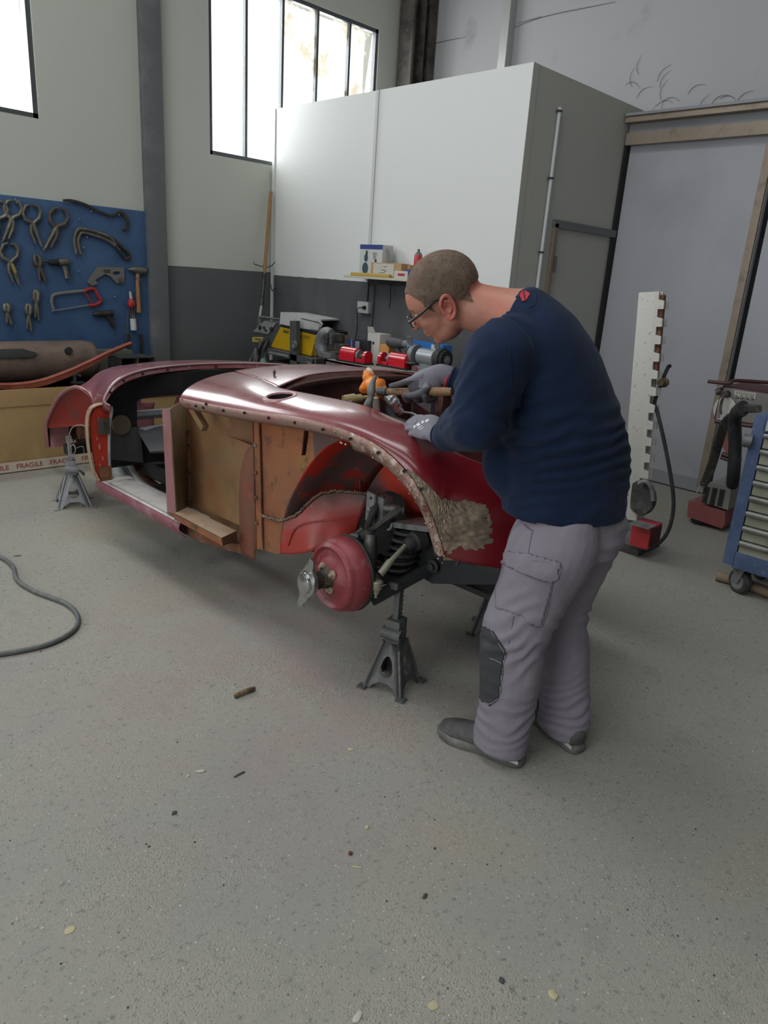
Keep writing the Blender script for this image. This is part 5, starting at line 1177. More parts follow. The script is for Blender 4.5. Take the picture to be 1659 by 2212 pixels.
c = px(285, 792, y=5.7); mb = MB()
mb.box(c+V((0, 0, .085)), (.30, .22, .012), bev=.003).box(c+V((0, 0, -.085)), (.30, .22, .012), bev=.003).box(c+V((-.144, 0, 0)), (.012, .22, .17)).box(c+V((.144, 0, 0)), (.012, .22, .17)).box(c+V((0, 0, 0)), (.012, .22, .17)); mb.build('frame', M_susp, db)
MB().box(c+V((.0, .05, 0)), (.28, .008, .16)).build('back', M_blk, db)
cb = tag(MB().box((2.55, 5.9, bh+.11), (.6, .15, .18), bev=.004).build('crate', mat('olive_crate', '5c6054', .7)), 'flat olive crate between the brown tank and the steel channel', 'crate')
# tool bench stand carrying steel channel: a small cabinet by the wall
tag(MB().box((3.02, 5.84, .33), (.24, .3, .66), bev=.006).build('cabinet', M_dgrey), 'dark low cabinet against the wall below the pillar', 'cabinet') if False else None
# ------------------------------------------------------------------ blue board with hand tools
pb = tag(MB().box(((.9+3.145)/2, YW-.012, 1.25), (3.145-.9, .022, 1.31), bev=.002).build('tool_board', mat('blue_board', '3a5678', .6, 0, (('42628a', 2, .45, .75), ('304a6c', 6, .5, .8)), bump=.2)), 'large blue painted board on the left wall that carries the hand tools', 'tool board')
TY = YW-.045
M_tool = mat('tool_steel', '706d64', .45, .6, (('8c887c', 14, .5, .7), ('4c4a44', 10, .5, .75)), bump=.2)
M_toold = mat('dark_tool_steel', '3a3936', .5, .5, (('56534c', 14, .5, .7),), bump=.2)
M_redp = mat('red_plastic', 'a02a30', .45); M_yel = mat('yellow_grip', '9c8a3c', .6); M_woodh = mat('ash_handle', '9c7448', .55, 0, (('7d5a36', 12, .45, .7),), stretch=(8, 8, 1))
def T(u, v, dy=0): return px(u, v, y=TY-dy)
def tb(pts, r, flat=.5, sub=3, n=8): return MB().tube([T(u, v) for u, v in pts], r, n, sub=sub, flat=flat, ref=X if False else (0, 1, 0)) if False else MB().tube([T(u, v) for u, v in pts], r, n, sub=sub)
def tt(name, u, v, label, cat, group=None): return thing(name, T(u, v), label, cat, group)
def c_pliers(ox, oy, sc, mir, label, jaw_m=M_tool, tilt=0):
    """locking C clamp pliers; ox,oy = centre of the jaw opening in photo pixels"""
    g_ = tt('locking_clamp', ox, oy, label, 'clamp', 'locking clamps on the blue board')
    def q(a, b):
        ca, sa = cos(tilt), sin(tilt); a, b = a*mir*sc, b*sc; return (ox + a*ca - b*sa, oy + a*sa + b*ca)
    jr = .0145*sc
    MB().tube([T(*q(-3, -19)), T(*q(-13, -17)), T(*q(-20, -2)), T(*q(-14, 12)), T(*q(-2, 17)), T(*q(4, 24))], [.010*sc, jr, jr*.9, jr*1.1, jr*1.2, jr], 8, sub=1).build('fixed_jaw', jaw_m, g_)
    MB().tube([T(*q(2, -19)), T(*q(12, -17)), T(*q(19, -6)), T(*q(17, 8)), T(*q(6, 18)), T(*q(0, 26))], [.010*sc, jr, jr*.9, jr, jr*1.1, jr], 8, sub=1).build('moving_jaw', jaw_m, g_)
    MB().lathe(T(*q(-3, -19)), T(*q(4, -17))-T(*q(-3, -19)), [(-.014*sc, .004), (-.013*sc, .011*sc), (-.004*sc, .011*sc), (-.003, .004)], 10).lathe(T(*q(3, -19)), T(*q(-4, -20))-T(*q(3, -19)), [(-.014*sc, .004), (-.013*sc, .011*sc), (-.004*sc, .011*sc), (-.003, .004)], 10).build('pad', M_tool, g_)
    MB().tube([T(*q(2, 20)), T(*q(8, 36)), T(*q(15, 54)), T(*q(20, 66))], [.018*sc, .017*sc, .013*sc, .012*sc], 8, sub=2).lathe(T(*q(20, 66)), T(*q(22, 70))-T(*q(20, 66)), [(0, .007*sc), (.02*sc, .007*sc)], 8).build('handle', M_tool, g_)
    MB().tube([T(*q(-1, 24), .01), T(*q(-1, 40), .01), T(*q(4, 52), .01), T(*q(8, 64), .01)], [.013*sc, .012*sc, .011*sc, .009*sc], 8, sub=2).build('lever', jaw_m, g_)
    return g_
c_pliers(27, 452, 1.0, -1, 'grey locking clamp at the top left of the board, second from its left edge', tilt=-.0)
c_pliers(-4, 455, 1.0, -1, 'grey locking clamp cut by the left edge of the photo')
c_pliers(68, 462, 1.0, 1, 'grey locking clamp third in the top row, opening turned left')
c_pliers(126, 470, 1.05, -1, 'brown rusted locking clamp with splayed handles at the end of the row', mat('rusted_clamp', '58504a', .6, .4, bump=.4), .12)
k_ = c_pliers(20, 545, 1.0, 1, 'locking clamp with a yellow grip in the second row'); MB().box(T(30, 580, .015), (.02, .012, .07), ax=((.9, 0, .3), (0, 1, 0), (-.3, 0, .9)), bev=.004).build('yellow_grip', M_yel, k_)
def s_pliers(pts_, w, label, nm='locking_pliers', m_=M_tool):
    g_ = tt(nm, pts_[0][0], pts_[0][1], label, 'pliers', 'locking pliers on the blue board')
    (x0, y0), (x1, y1) = pts_; dx, dy = x1-x0, y1-y0; L_ = math.hypot(dx, dy); nx_, ny_ = -dy/L_, dx/L_
    q = lambda f, o: T(x0+dx*f+nx_*o*w, y0+dy*f+ny_*o*w)
    MB().tube([q(0, -.15), q(.12, -.5), q(.3, -.45), q(.45, -.1), q(.7, -.35), q(1, -.6)], [.009, .018, .020, .016, .013, .011], 8, sub=3).build('handle', m_, g_)
    MB().tube([q(0, .2), q(.12, .55), q(.3, .5), q(.42, .1), q(.65, .35), q(.9, .5)], [.008, .016, .018, .014, .012, .010], 8, sub=3).build('lever', m_, g_)
    MB().lathe(q(.38, 0)+V((0, -.012, 0)), (0, -1, 0), [(-.01, .010), (.004, .008), (.005, 0)], 10).build('pivot', M_tool, g_); return g_
s_pliers(((78, 550), (93, 612)), 11, 'wide jawed locking pliers left of the silver air drill', m_=mat('grey_brown_tool', '5c5750', .5, .5, bump=.2))
s_pliers(((13, 655), (20, 702)), 8, 'small locking pliers low on the board, nearest the left edge')
s_pliers(((61, 656), (63, 716)), 8, 'locking pliers hanging low, overlapped by a longer pair'); s_pliers(((77, 626), (80, 692)), 7, 'longer narrow locking pliers in front of another pair')
o = tt('pry_bar', 200, 460, 'long flat pry bar with an S curve across the top of the board', 'pry bar')
MB().tube([T(u, v) for u, v in ((136, 433), (155, 434), (185, 443), (215, 458), (243, 467), (252, 462), (262, 458), (271, 466), (275, 480), (272, 494), (264, 499))], [.008, .013, .013, .012, .012, .013, .015, .018, .018, .015, .008], 8, sub=3, flat=.6).build('bar', M_toold, o)
o = tt('body_spoon', 215, 510, 'bent grey channel body tool with a slotted tail under the pry bar', 'body tool')
for dx, dy in ((0, 0), (9, 9)):
    MB().tube([T(u, v) for u, v in ((165+dx, 549), (160+dx*.9, 520+dy*.3), (165+dx*.8, 500+dy), (175+dx*.4, 494+dy), (205, 500+dy), (237-dx*.2, 512+dy), (250-dx*.2, 528+dy*.3))], .012, 8, sub=3).build('channel_edge', M_tool, o)
MB().tube([T(u, v, -.01) for u, v in ((170, 545), (164, 515), (175, 499), (205, 504), (240, 517), (252, 530))], .024, 8, sub=3, flat=.5).build('channel_web', M_toold, o)
MB().tube([T(u, v) for u, v in ((248, 520), (262, 532), (278, 548), (280, 555), (272, 560), (262, 548), (250, 530))], .013, 8, sub=2).tube([T(258, 531), T(262, 536), T(258, 538)], .006, 6).build('slotted_tail', M_toold, o)
for nm, u0, v0, M1, lab in (('air_drill', 140, 570, M_tool, 'silver pistol air drill in the middle of the board'), ('air_grinder', 238, 682, M_toold, 'small dirty pistol air drill below the red hacksaw')):
    o = tt(nm, u0, v0, lab, 'power tool'); k = 1.0
    if nm == 'air_drill':
        MB().tube([T(90, 566), T(104, 567)], .004, 6).build('drill_bit', M_toold, o); MB().lathe(T(104, 567), T(128, 567)-T(104, 567), [(0, .012), (.02, .022), (.08, .025)], 14).build('chuck', M_blk, o)
        MB().tube([T(126, 567), T(134, 566), T(144, 566), T(145, 572)], [.028, .030, .030, .022], 12, sub=2).build('motor', M1, o)
        MB().tube([T(137, 570), T(142, 585), T(146, 601)], [.020, .018, .022], 10, sub=2, flat=.8).tube([T(148, 603), T(151, 610)], .004, 6).build('grip', M1, o); MB().tube([T(133, 573), T(135, 577)], .004, 6).build('trigger', M_blk, o)
    else:
        MB().lathe(T(203, 679), T(242, 676)-T(203, 679), [(0, .016), (.03, .026), (.05, .023), (.09, .026), (.16, .025), (.165, .018)], 14).build('motor', M1, o)
        MB().tube([T(232, 682), T(240, 694), T(247, 706)], [.022, .018, .021], 10, sub=2).build('grip', M1, o); MB().lathe(T(203, 679), T(199, 679)-T(203, 679), [(0, .012), (.01, .008)], 10).build('chuck', M_toold, o)
o = tt('cut_out_bracket', 235, 595, 'grey flat cut-out bracket with two oval windows, right of the drill', 'body tool')
ol = [(188, 610), (211, 576), (268, 578), (269, 612), (252, 612), (240, 598), (228, 592), (213, 600), (206, 605), (213, 612), (200, 617)]
MB().prism([T(u, v) for u, v in ol], (0, .012, 0), [[T(252+8*cos(t), 590+4*sin(t)) for t in [2*pi*k/12 for k in range(12)]]]).build('plate', mat('grey_cast_tool', '76746e', .55, .3, bump=.2), o)
for v in (583, 587): MB().tube([T(224, v, .002), T(238, v+1, .002)], .003, 6).build('slot', M_blk, o)
MB().box(T(261, 605, .008), (.035, .012, .035), bev=.003).build('block', M_tool, o)
o = tt('hacksaw', 160, 650, 'hacksaw with a silver frame and red handle on the board', 'saw')
MB().tube([T(u, v) for u, v in ((117, 671), (112, 655), (113, 641), (122, 635), (150, 631), (182, 628))], .012, 8, sub=3, flat=.7).build('frame', mat('bright_frame', '8e8e8c', .4, .5), o)
MB().tube([T(112, 672), T(192, 659)], .006, 6).build('blade', mat('bright_blade', 'a8a8a6', .35, .7), o)
MB().tube([T(u, v) for u, v in ((182, 630), (190, 625), (203, 624), (212, 640), (218, 649), (208, 658), (192, 660))], .014, 8, sub=2).tube([T(183, 632), T(192, 645), T(199, 655)], .006, 8).build('handle', M_redp, o)
o = tt('cross_pein_hammer', 298, 590, 'cross pein hammer with a wooden handle at the right edge of the board', 'hammer')
MB().tube([T(276, 582), T(288, 582), T(298, 584), T(314, 585)], [.004, .024, .032, .028], 10, sub=2).build('head', M_tool, o); MB().tube([T(298, 588), T(297, 612), T(299, 650), T(300, 675)], [.018, .016, .020, .021], 10, sub=2).build('handle', M_woodh, o)
MB().tube([T(292, 600, .01), T(304, 604, .01)], .005, 6).build('hook_nail', M_tool, o)
o = tt('caulking_gun', 285, 670, 'red topped caulking gun with a white cartridge beside the hammer', 'gun')
MB().tube([T(281, 630), T(283, 645)], [.010, .014], 8).build('nozzle', mat('pale_nozzle', 'b8b0aa', .5), o); MB().lathe(T(283, 645), T(284, 664)-T(283, 645), [(0, .014), (.02, .030), (.05, .036), (.07, .026)], 12).build('head', M_redp, o)
MB().tube([T(278, 664), T(284, 685)], .004, 6).tube([T(292, 664), T(289, 685)], .004, 6).tube([T(285, 664), T(287, 685)], .005, 6).build('cradle', M_tool, o); MB().cyl(T(287, 688), T(289, 713), .026, 14).build('cartridge', mat('white_cartridge', 'c4c4c6', .4), o)
MB().tube([T(277, 668), T(275, 700), T(273, 738)], .0035, 6).tube([T(283, 685, .002), T(290, 686, .002)], .012, 8).build('plunger_rod', M_tool, o)
for k, (u, v, lab) in enumerate(((305, 735, 'dark flat file hanging at the bottom right corner of the board'), (277, 735, 'dark flat file hanging left of another file at the board foot'))):
    o = tt('file', u, v, lab, 'file', 'files hanging at the foot of the board'); MB().box(T(u, v+8), (.025, .012, .17), bev=.003).build('blade', M_toold, o); MB().tube([T(u, v-10), T(u, v-3)], .004, 6).build('tang', M_tool, o)
HKL = ('between the rusted clamp and the pry bar', 'under the middle of the pry bar', 'at the bend of the pry bar', 'inside the crook of the bent channel tool', 'below the crook of the bent channel tool', 'above the small dirty air grinder', 'right of the silver air drill', 'above the top left clamps')
for k, (u, v) in enumerate(((172, 473), (198, 456), (257, 464), (188, 512), (180, 535), (248, 641), (170, 585), (36, 437))):
    tag(MB().tube([px(u, v, y=YW-.02), px(u, v, y=YW-.06)], .005, 6).build('hook', mat('screw_steel', 'b0b0aa', .35, .7)), 'small steel hook in the blue board ' + HKL[k], 'hook', 'small hooks screwed into the blue board')
# ------------------------------------------------------------------ the bench along the booth
M_bench = mat('worn_bench_top', '8c8880', .7, .1, (('6b6660', 7, .5, .7), ('a29e94', 14, .52, .7), ('5c4c42', 3, .6, .75)), bump=.5)
M_bedge = mat('rusty_bench_edge', '5c544e', .65, .3, (('7a7068', 12, .5, .65), ('4a3a32', 6, .5, .7)), bump=.7)
BT = .872
be = thing('workbench', (4.05, 3.72, 0), 'heavy steel workbench with a worn grey top along the booth', 'workbench')
bq = [V((3.69, 4.34, BT)), V((4.43, 4.60, BT)), V((4.43, 3.0, BT)), V((3.69, 2.85, BT))]
MB().prism(bq, (0, 0, -.012)).build('top', M_bench, be); MB().prism([bq[0], bq[3], bq[3]+V((0, 0, -.085)), bq[0]+V((0, 0, -.085))], (.014, 0, 0)).build('front_rail', M_bedge, be)
MB().prism([bq[0], bq[1], bq[1]+V((0, 0, -.085)), bq[0]+V((0, 0, -.085))], (.0, -.014, 0)).build('end_rail', M_bedge, be)
for x, y in ((3.75, 4.2), (3.75, 2.95), (4.38, 4.4), (4.38, 3.1)): MB().box((x, y, .395), (.05, .05, .79)).build('leg', M_bedge, be)
MB().box((4.08, 3.65, .25), (.6, 1.3, .02)).build('under_shelf', M_dgrey, be)
def bz(u, v, z=BT): return px(u, v, z=z)
# vice
vc = thing('bench_vice', bz(715, 775), 'big grey cast iron vice bolted to the left end of the bench', 'vice'); c = bz(717, 772)
ya = V((-.1, -.99, 0)).normalized(); xa = V((.99, -.1, 0))
MB().box(c+V((0, 0, .02)), (.16, .17, .04), ax=(xa, ya, Z), bev=.01).build('base', M_susp2, vc)
MB().tube([c+ya*-.12+Z*.02, c+ya*-.15+Z*.10, c+ya*-.10+Z*.175, c+ya*-.02+Z*.185], [.05, .06, .055, .035], 14, sub=3).build('fixed_body', M_susp2, vc)
MB().box(c+ya*.0+Z*.15, (.13, .035, .08), ax=(xa, ya, Z), bev=.006).build('jaw', M_susp, vc); MB().box(c+ya*.06+Z*.15, (.13, .035, .08), ax=(xa, ya, Z), bev=.006).build('jaw', M_susp, vc)
MB().box(c+ya*.10+Z*.09, (.09, .20, .06), ax=(xa, ya, Z), bev=.01).build('slide', M_susp, vc); MB().cyl(c+ya*.18+Z*.09, c+ya*.26+Z*.09, .018, 12).build('screw', M_susp2, vc); MB().cyl(c+ya*.255+Z*.02, c+ya*.255+Z*.17, .007, 8).build('handle', M_susp2, vc)
# red sharpener-like grinders: motor drum and half round guard
M_redg = mat('glossy_red_housing', 'c21c2c', .25, 0, coat=.5)
def red_machine(c, d, label, mirror=1):
    t = thing('knife_grinder', c, label, 'grinder'); d = V(d).normalized(); K = 0.7224; d0, d = d, d; s_ = V((-d.y, d.x, 0))
    MB().box(c+d*0.1260+Z*0.0067, (0.3024, 0.1092, 0.0134), ax=(d, s_, Z), bev=0.0034).build('base', M_blk, t)
    MB().lathe(c+d*0.0000+Z*0.0630, d, [(0, 0.0378), (0.0067, 0.0487), (0.1596, 0.0487), (0.1638, 0.0420)], 28).box(c+d*0.0798+Z*0.0294, (0.1596, 0.0974, 0.0420), ax=(d, s_, Z)).build('motor_housing', M_redg, t, smooth=False)
    MB().cyl(c+d*0.1596+Z*0.0588, c+d*0.2268+Z*0.0588, 0.0118, 12).lathe(c+d*0.1680+Z*0.0588, d, [(0, 0.0420), (0.0185, 0.0420)], 24).build('wheel', M_susp2, t)
    g_ = [c+d*0.2436+s_*(0.0462*cos(a))+Z*(0.0546+0.0462*sin(a)) for a in [pi*k/12 for k in range(13)]] + [c+d*0.2436-s_*0.0462+Z*0.0134, c+d*0.2436+s_*0.0462+Z*0.0134]
    MB().prism(g_, d*0.0252).build('guard', M_redg, t); MB().box(c+d*0.2058+Z*0.0252, (0.0672, 0.0924, 0.0235), ax=(d, s_, Z), bev=0.0050).build('tray', M_redg, t)
    return t
c1 = bz(741, 779); red_machine(c1+V((0, 0, 0)), (.05, -1, 0), 'glossy red double ended machine on the bench beside the vice')
c2 = bz(878, 799); red_machine(c2+V((.02, 0, 0)), (-.06, 1, 0), 'glossy red machine on the bench left of the grey grinder')
# grey double bench grinder
gg = thing('bench_grinder', bz(915, 805), 'grey double ended bench grinder with black wheel guards', 'grinder'); c = bz(922, 806)+V((.06, .05, 0)); d = V((.0, -1, 0)); s_ = X
MB().box(c+Z*.02, (.13, .20, .04), bev=.008).build('base', M_susp2, gg); MB().lathe(c+Z*.105-d*.085, d, [(0, .045), (.01, .06), (.16, .06), (.17, .045)], 28).box(c+Z*.06, (.07, .1, .06)).build('motor', mat('silver_grey_motor', '92959a', .4, .4), gg)
for k in (-1, 1):
    MB().lathe(c+Z*.105+d*(k*.125-.022), d, [(0, .06), (.002, .078), (.042, .078), (.044, .06)], 28).build('wheel_guard', M_rub if k > 0 else mat('grey_guard', '77797c', .5, .3), gg)
    MB().lathe(c+Z*.105+d*(k*.16-.014), d, [(0, .066), (.028, .066)], 28).build('grinding_wheel', M_blk, gg); MB().lathe(c+Z*.105+d*(k*.175), d*k, [(0, .03), (.006, .03), (.007, .012), (.014, .012)], 16).build('flange', M_susp2, gg)
    MB().box(c+V((-.07, 0, .21))+d*k*.13, (.01, .045, .07), ax=((.9, 0, .3), (0, 1, 0), (-.3, 0, .9)), bev=.003).build('spark_shield', M_susp2, gg)
MB().box(c+V((-.075, -.11, .055)), (.04, .07, .01), bev=.003).box(c+V((-.075, .10, .055)), (.05, .05, .01), bev=.003).build('tool_rest', M_susp2, gg); MB().lathe(c+V((-.066, .05, .02)), (-1, 0, 0), [(0, .012), (.008, .011), (.009, 0)], 12).build('switch', M_redp, gg)
# boxes, drill on the bench
def bxo(nm, u, v, sz, m_, label, z=BT, rot=0, cat='box', xo=0):
    xx = 3.95+xo; c = V((xx, px(u, v, x=xx).y, z+sz[2]/2)); R3 = Matrix.Rotation(rot, 3, 'Z'); return tag(MB().box(c, sz, ax=(R3@X, R3@Y, Z), bev=.003).build(nm, m_), label, cat), c, R3
M_wbox = mat('white_carton', 'b8b6ae', .6, 0, (('a29c8c', 5, .55, .8),)); M_obox = mat('orange_carton', 'c08a4a', .6); M_bbox = mat('blue_carton', '1f62a8', .45); M_kbox = mat('black_carton', '24242a', .45); M_navybox = mat('deep_blue_carton', '2a3a7c', .5)
o, c, R3 = bxo('carton', 788, 782, (.1, .17, .15), M_kbox, 'black printed carton behind the left red machine', xo=.12)
fixp(MB().box(c+V((-.051, .045, .02)), (.002, .05, .08)).build('printed_panel', mat('panel_print', '8c8a92', .5), o), o)
o, c, R3 = bxo('carton', 816, 780, (.12, .14, .21), M_wbox, 'tall off-white open carton in the middle of the bench', xo=.16)
fixp(MB().prism([c+V((-.06, .07, .105)), c+V((-.06, -.02, .105)), c+V((-.075, -.0, .155)), c+V((-.075, .06, .15))], (.002, 0, 0)).build('flap', M_wbox, o), o)
fixp(MB().box(c+V((-.061, .0, .03)), (.001, .02, .02)).build('printed_mark', M_kbox, o), o)
o, c, R3 = bxo('carton', 838, 783, (.1, .10, .14), M_obox, 'small orange carton with a white label, right of the white one', xo=.12)
fixp(MB().box(c+V((-.051, 0, -.02)), (.002, .075, .07)).build('label', M_wbox, o), o)
o, c, R3 = bxo('carton', 925, 770, (.1, .36, .2), M_bbox, 'large blue carton with a white band behind the grinder', xo=.1)
fixp(MB().box(c+V((-.051, -.09, .0)), (.002, .045, .19)).build('white_band', M_wbox, o), o); fixp(MB().prism([c+V((-.051, .17, .08)), c+V((-.051, .05, .08)), c+V((-.051, -.02, -.08)), c+V((-.051, .0, -.09)), c+V((-.051, .17, -.0))], (-.002, 0, 0)).build('printed_sweep', mat('light_blue_print', '5c9ccc', .5), o), o)
bxo('carton', 778, 768, (.14, .2, .12), M_navybox, 'dark blue flat carton near the wall end of the bench', xo=.3)
o = thing('sanding_disc', bz(800, 770), 'pale red disc standing behind the white carton', 'disc'); MB().lathe(bz(797, 762)+V((.28, 0, .14)), (-1, .2, .2), [(0, .09), (.01, .09), (.015, .03)], 24).build('disc', mat('pale_red_disc', 'b06a60', .6), o)
# cordless drill resting on top of the cartons
o = thing('cordless_drill', px(855, 740, x=4.1), 'dark cordless drill lying across the orange carton', 'power tool'); q = lambda u, v: px(u, v, x=4.02)
MB().tube([q(841, 737), q(848, 740), q(862, 742), q(872, 743)], [.036, .042, .04, .032], 14, sub=3).build('motor', mat('drill_grey', '3e4042', .6, 0, (('5a5a5c', 16, .5, .7),)), o); MB().lathe(q(872, 743), q(890, 745)-q(872, 743), [(0, .028), (.04, .03), (.05, .022), (.09, .024), (.10, .012)], 16).build('chuck', M_susp2, o)
MB().tube([q(856, 748), q(862, 765), q(858, 778)], [.024, .02, .028], 12, sub=3).box(q(858, 784), (.07, .09, .035), bev=.008).build('grip', MATS['drill_grey'], o)
o = thing('shaft', px(892, 745, x=4.02), 'steel shaft with a flange standing behind the grinder', 'tool'); MB().lathe(px(885, 745, x=4.03), Y*-1, [(0, .018), (.06, .018), (.061, .026), (.075, .026), (.076, .014), (.12, .014)], 16).build('body', M_susp2, o)
o = thing('rust_can', bz(875, 785), 'short rusty brown tin behind the right red machine', 'tin'); MB().lathe(bz(872, 783)+V((.13, 0, 0)), Z, [(0, .05), (.1, .05), (.102, .046), (.102, 0)], 20).build('tin', M_rust, o)
# ------------------------------------------------------------------ wall shelf and what stands on it
SX = XB-.16; SZ = 1.505
sf = thing('wall_shelf', (SX+.08, 4.3, 1.48), 'narrow cream shelf on the booth at the head of the man', 'shelf')
y0, y1 = px(744, 597, x=SX-.08).y, 3.75
MB().box((XB-.13, (y0+y1)/2, SZ-.010), (.24, y0-y1, .02), bev=.002).build('board', mat('cream_shelf', 'bcb8a4', .6), sf); MB().box((XB-.01, (y0+y1)/2, SZ-.04), (.02, y0-y1-.1, .04)).build('batten', M_dgrey, sf)
SF = XB-.22
def on(u, v, x=SF): return px(u, v, x=x)
def sbox(nm, u0, u1, h, dep, m_, lab, x=SF, cat='box', z=SZ):
    a, b = on(u0, 600, x).y, on(u1, 600, x).y; c = V((x+dep/2, (a+b)/2, z+h/2)); return tag(MB().box(c, (dep, a-b, h), bev=.002).build(nm, m_), lab, cat), c, a-b
o, c, w_ = sbox('carton', 775, 823, .245, .12, mat('pump_carton', 'b9bbb8', .5), 'tall white and blue printed carton at the left of the wall shelf', x=SF+.04)
fixp(MB().box(c+V((-.061, 0, .105)), (.002, w_, .035)).build('blue_band', M_navybox, o), o)
pc_ = mat('dark_pump_print', '33474e', .5)
for dy_, dz_, a_, b_ in ((.06, -.06, .035, .045), (.055, .02, .022, .03), (.05, .06, .014, .018), (-.06, .0, .012, .015)):
    fixp(MB().prism([c+V((-.0615, dy_+a_*cos(t), dz_+b_*sin(t))) for t in [2*pi*k/14 for k in range(14)]], (-.001, 0, 0)).build('printed_picture', pc_, o), o)
for k in range(5): fixp(MB().box(c+V((-.0612, -.045, .06-.012*k)), (.001, .05-.006*k, .004)).build('printed_line', M_kbox, o), o)
sbox('carton', 800, 865, .11, .10, mat('tan_carton', 'a88a62', .7), 'tan carton with a white paper label on the wall shelf', x=SF+.01)[0].name = 'carton'
o2 = bpy.data.objects[[k.name for k in COL.objects if k.get('label', '').startswith('tan carton with')][0]]
a, b = on(804, 600, SF).y, on(848, 600, SF).y
fixp(MB().box((SF+.008, (a+b)/2, SZ+.055), (.002, a-b, .095)).build('paper_label', M_wbox, o2), o2)
for k, (dy_, dz_, l_) in enumerate(((.05, .02, .006), (.0, .0, .05), (-.03, .025, .04), (.02, -.02, .06), (-.04, -.01, .03), (0, -.035, .07))): fixp(MB().box((SF+.006, (a+b)/2+dy_*.6, SZ+.055+dz_), (.001, l_, .003)).build('printed_line', M_kbox, o2), o2)
sbox('carton', 860, 884, .105, .12, mat('tan_carton2', 'ac8e68', .7), 'plain tan carton with grey tape, far right on the shelf', x=SF+.08)
o, c, w_ = sbox('tub', 851, 880, .055, .06, M_wbox, 'small white tub with red print at the shelf front', x=SF-.005, cat='tub'); fixp(MB().box(c+V((-.031, -.005, 0)), (.001, w_*.5, .018)).build('red_print', M_redp, o), o)
sbox('packet', 876, 893, .07, .06, M_navybox, 'dark blue packet beside the head of the man', x=SF-.0, cat='packet')
a, b = on(757, 600, SF-.03).y, on(840, 600, SF-.03).y; tag(MB().box((SF-.018, (a+b)/2, SZ+.012), (.03, a-b, .024), bev=.003).build('spirit_level', mat('yellow_level', 'b89c48', .5)), 'yellow spirit level lying along the shelf front', 'level')
c = on(836, 560, SF+.1); o = tag(MB().box(c+V((0, 0, .02)), (.012, .07, .11), ax=((.95, .1, .25), (0, .94, -.3), (-.28, .3, .9)), bev=.002).build('booklet', mat('grey_booklet', '8c8e8e', .6)), 'grey booklet leaning behind the tan carton', 'booklet')
o = thing('spray_can', (XB-.13, on(901, 590, XB-.13).y, SZ), 'red spray can with a silver top on the shelf behind the man', 'spray can'); c = V((XB-.13, on(901, 590, XB-.13).y, SZ))
MB().lathe(c, Z, [(0, .030), (.004, .032), (.175, .032), (.18, .030)], 20).build('can', mat('red_can', 'b03038', .35), o); MB().lathe(c+Z*.18, Z, [(0, .031), (.012, .026), (.022, .012), (.03, .010), (.042, .010), (.044, 0)], 18).build('top', M_tool, o)
# socket, leads
so_ = thing('power_socket', (XB-.03, on(783, 664, XB).y, 1.28), 'white double wall socket with a black plug in it', 'socket'); c = V((XB-.025, on(783, 664, XB-.05).y, on(783, 664, XB-.05).z))
MB().box(c, (.05, .135, .095), bev=.006).build('case', mat('white_socket', 'b8b9b6', .45), so_)
for s_ in (-1, 1): MB().lathe(c+V((-.025, .033*s_, 0)), (-1, 0, 0), [(0, .024), (.002, .024), (.003, .018)], 18).build('outlet', M_wbox, so_)
MB().lathe(c+V((-.025, -.033, 0)), (-1, 0, 0), [(0, .018), (.025, .014), (.03, .006)], 12).build('plug', M_blk, so_)
MB().tube([c+V((-.055, -.033, 0)), c+V((-.06, .01, -.005)), c+V((-.04, .05, -.03)), px(772, 700, x=XB-.03), px(766, 740, x=XB-.03), px(758, 765, x=XB-.05)], .004, 6, sub=4).build('lead', M_blk, so_)
MB().tube([px(797, 608, x=XB-.012), px(793, 655, x=XB-.012)], .006, 6).build('conduit', M_blk, so_)
tag(MB().tube([px(809, 610, x=XB-.01), px(806, 660, x=XB-.01), px(801, 720, x=XB-.01), px(799, 745, x=XB-.01)], .006, 6, sub=3).build('wall_cable', mat('painted_cable', '46484a', .7)), 'grey painted cable running down the dark wall by the socket', 'cable')
o = tag(MB().tube([px(844, 612, x=XB-.06), px(844, 640, x=XB-.06), px(843, 655, x=XB-.06), px(840, 662, x=XB-.06), px(843, 665, x=XB-.06)], .004, 6, sub=3).build('hanging_hook', M_blk), 'thin dark wire hook hanging below the shelf', 'hook')
# ------------------------------------------------------------------ broom handle, wall hooks, bracket
br = thing('broom', (4.26, 5.96, 0), 'broom handle with a taped grey grip leaning in the corner', 'broom'); p0, p1, p2, p3 = px(585, 414, y=6.03), px(571, 590, y=5.98), px(571, 597, y=5.98), px(565, 660, y=5.94)
MB().tube([p0, p0.lerp(p1, .5), p1], [.017, .016, .015], 10).build('handle', M_woodh, br); MB().tube([p1, p3], .018, 10).build('grip', M_susp, br); MB().tube([p3, px(561, 684, y=5.93)], .012, 8).tube([px(561, 684, y=5.93), V((4.2, 5.92, .05))], .008, 8).build('shank', M_wbox, br)
hk_ = tag(MB().tube([px(549, 566, y=6.03), px(549, 570, y=6.02), px(560, 574, y=6.02), px(575, 577, y=6.04), px(585, 575, x=4.42), px(594, 566, x=4.38)], .005, 6, sub=3).build('wall_hook', M_tool), 'thin bent steel hook fixed in the corner behind the broom', 'hook')
tag(MB().tube([px(584, 612, x=4.43), px(588, 628, x=4.43), px(597, 622, x=4.40), px(602, 640, x=4.40)], .004, 6, sub=3).build('wire_loop', M_toold), 'loose dark wire loop on the wall beside the broom grip', 'wire')
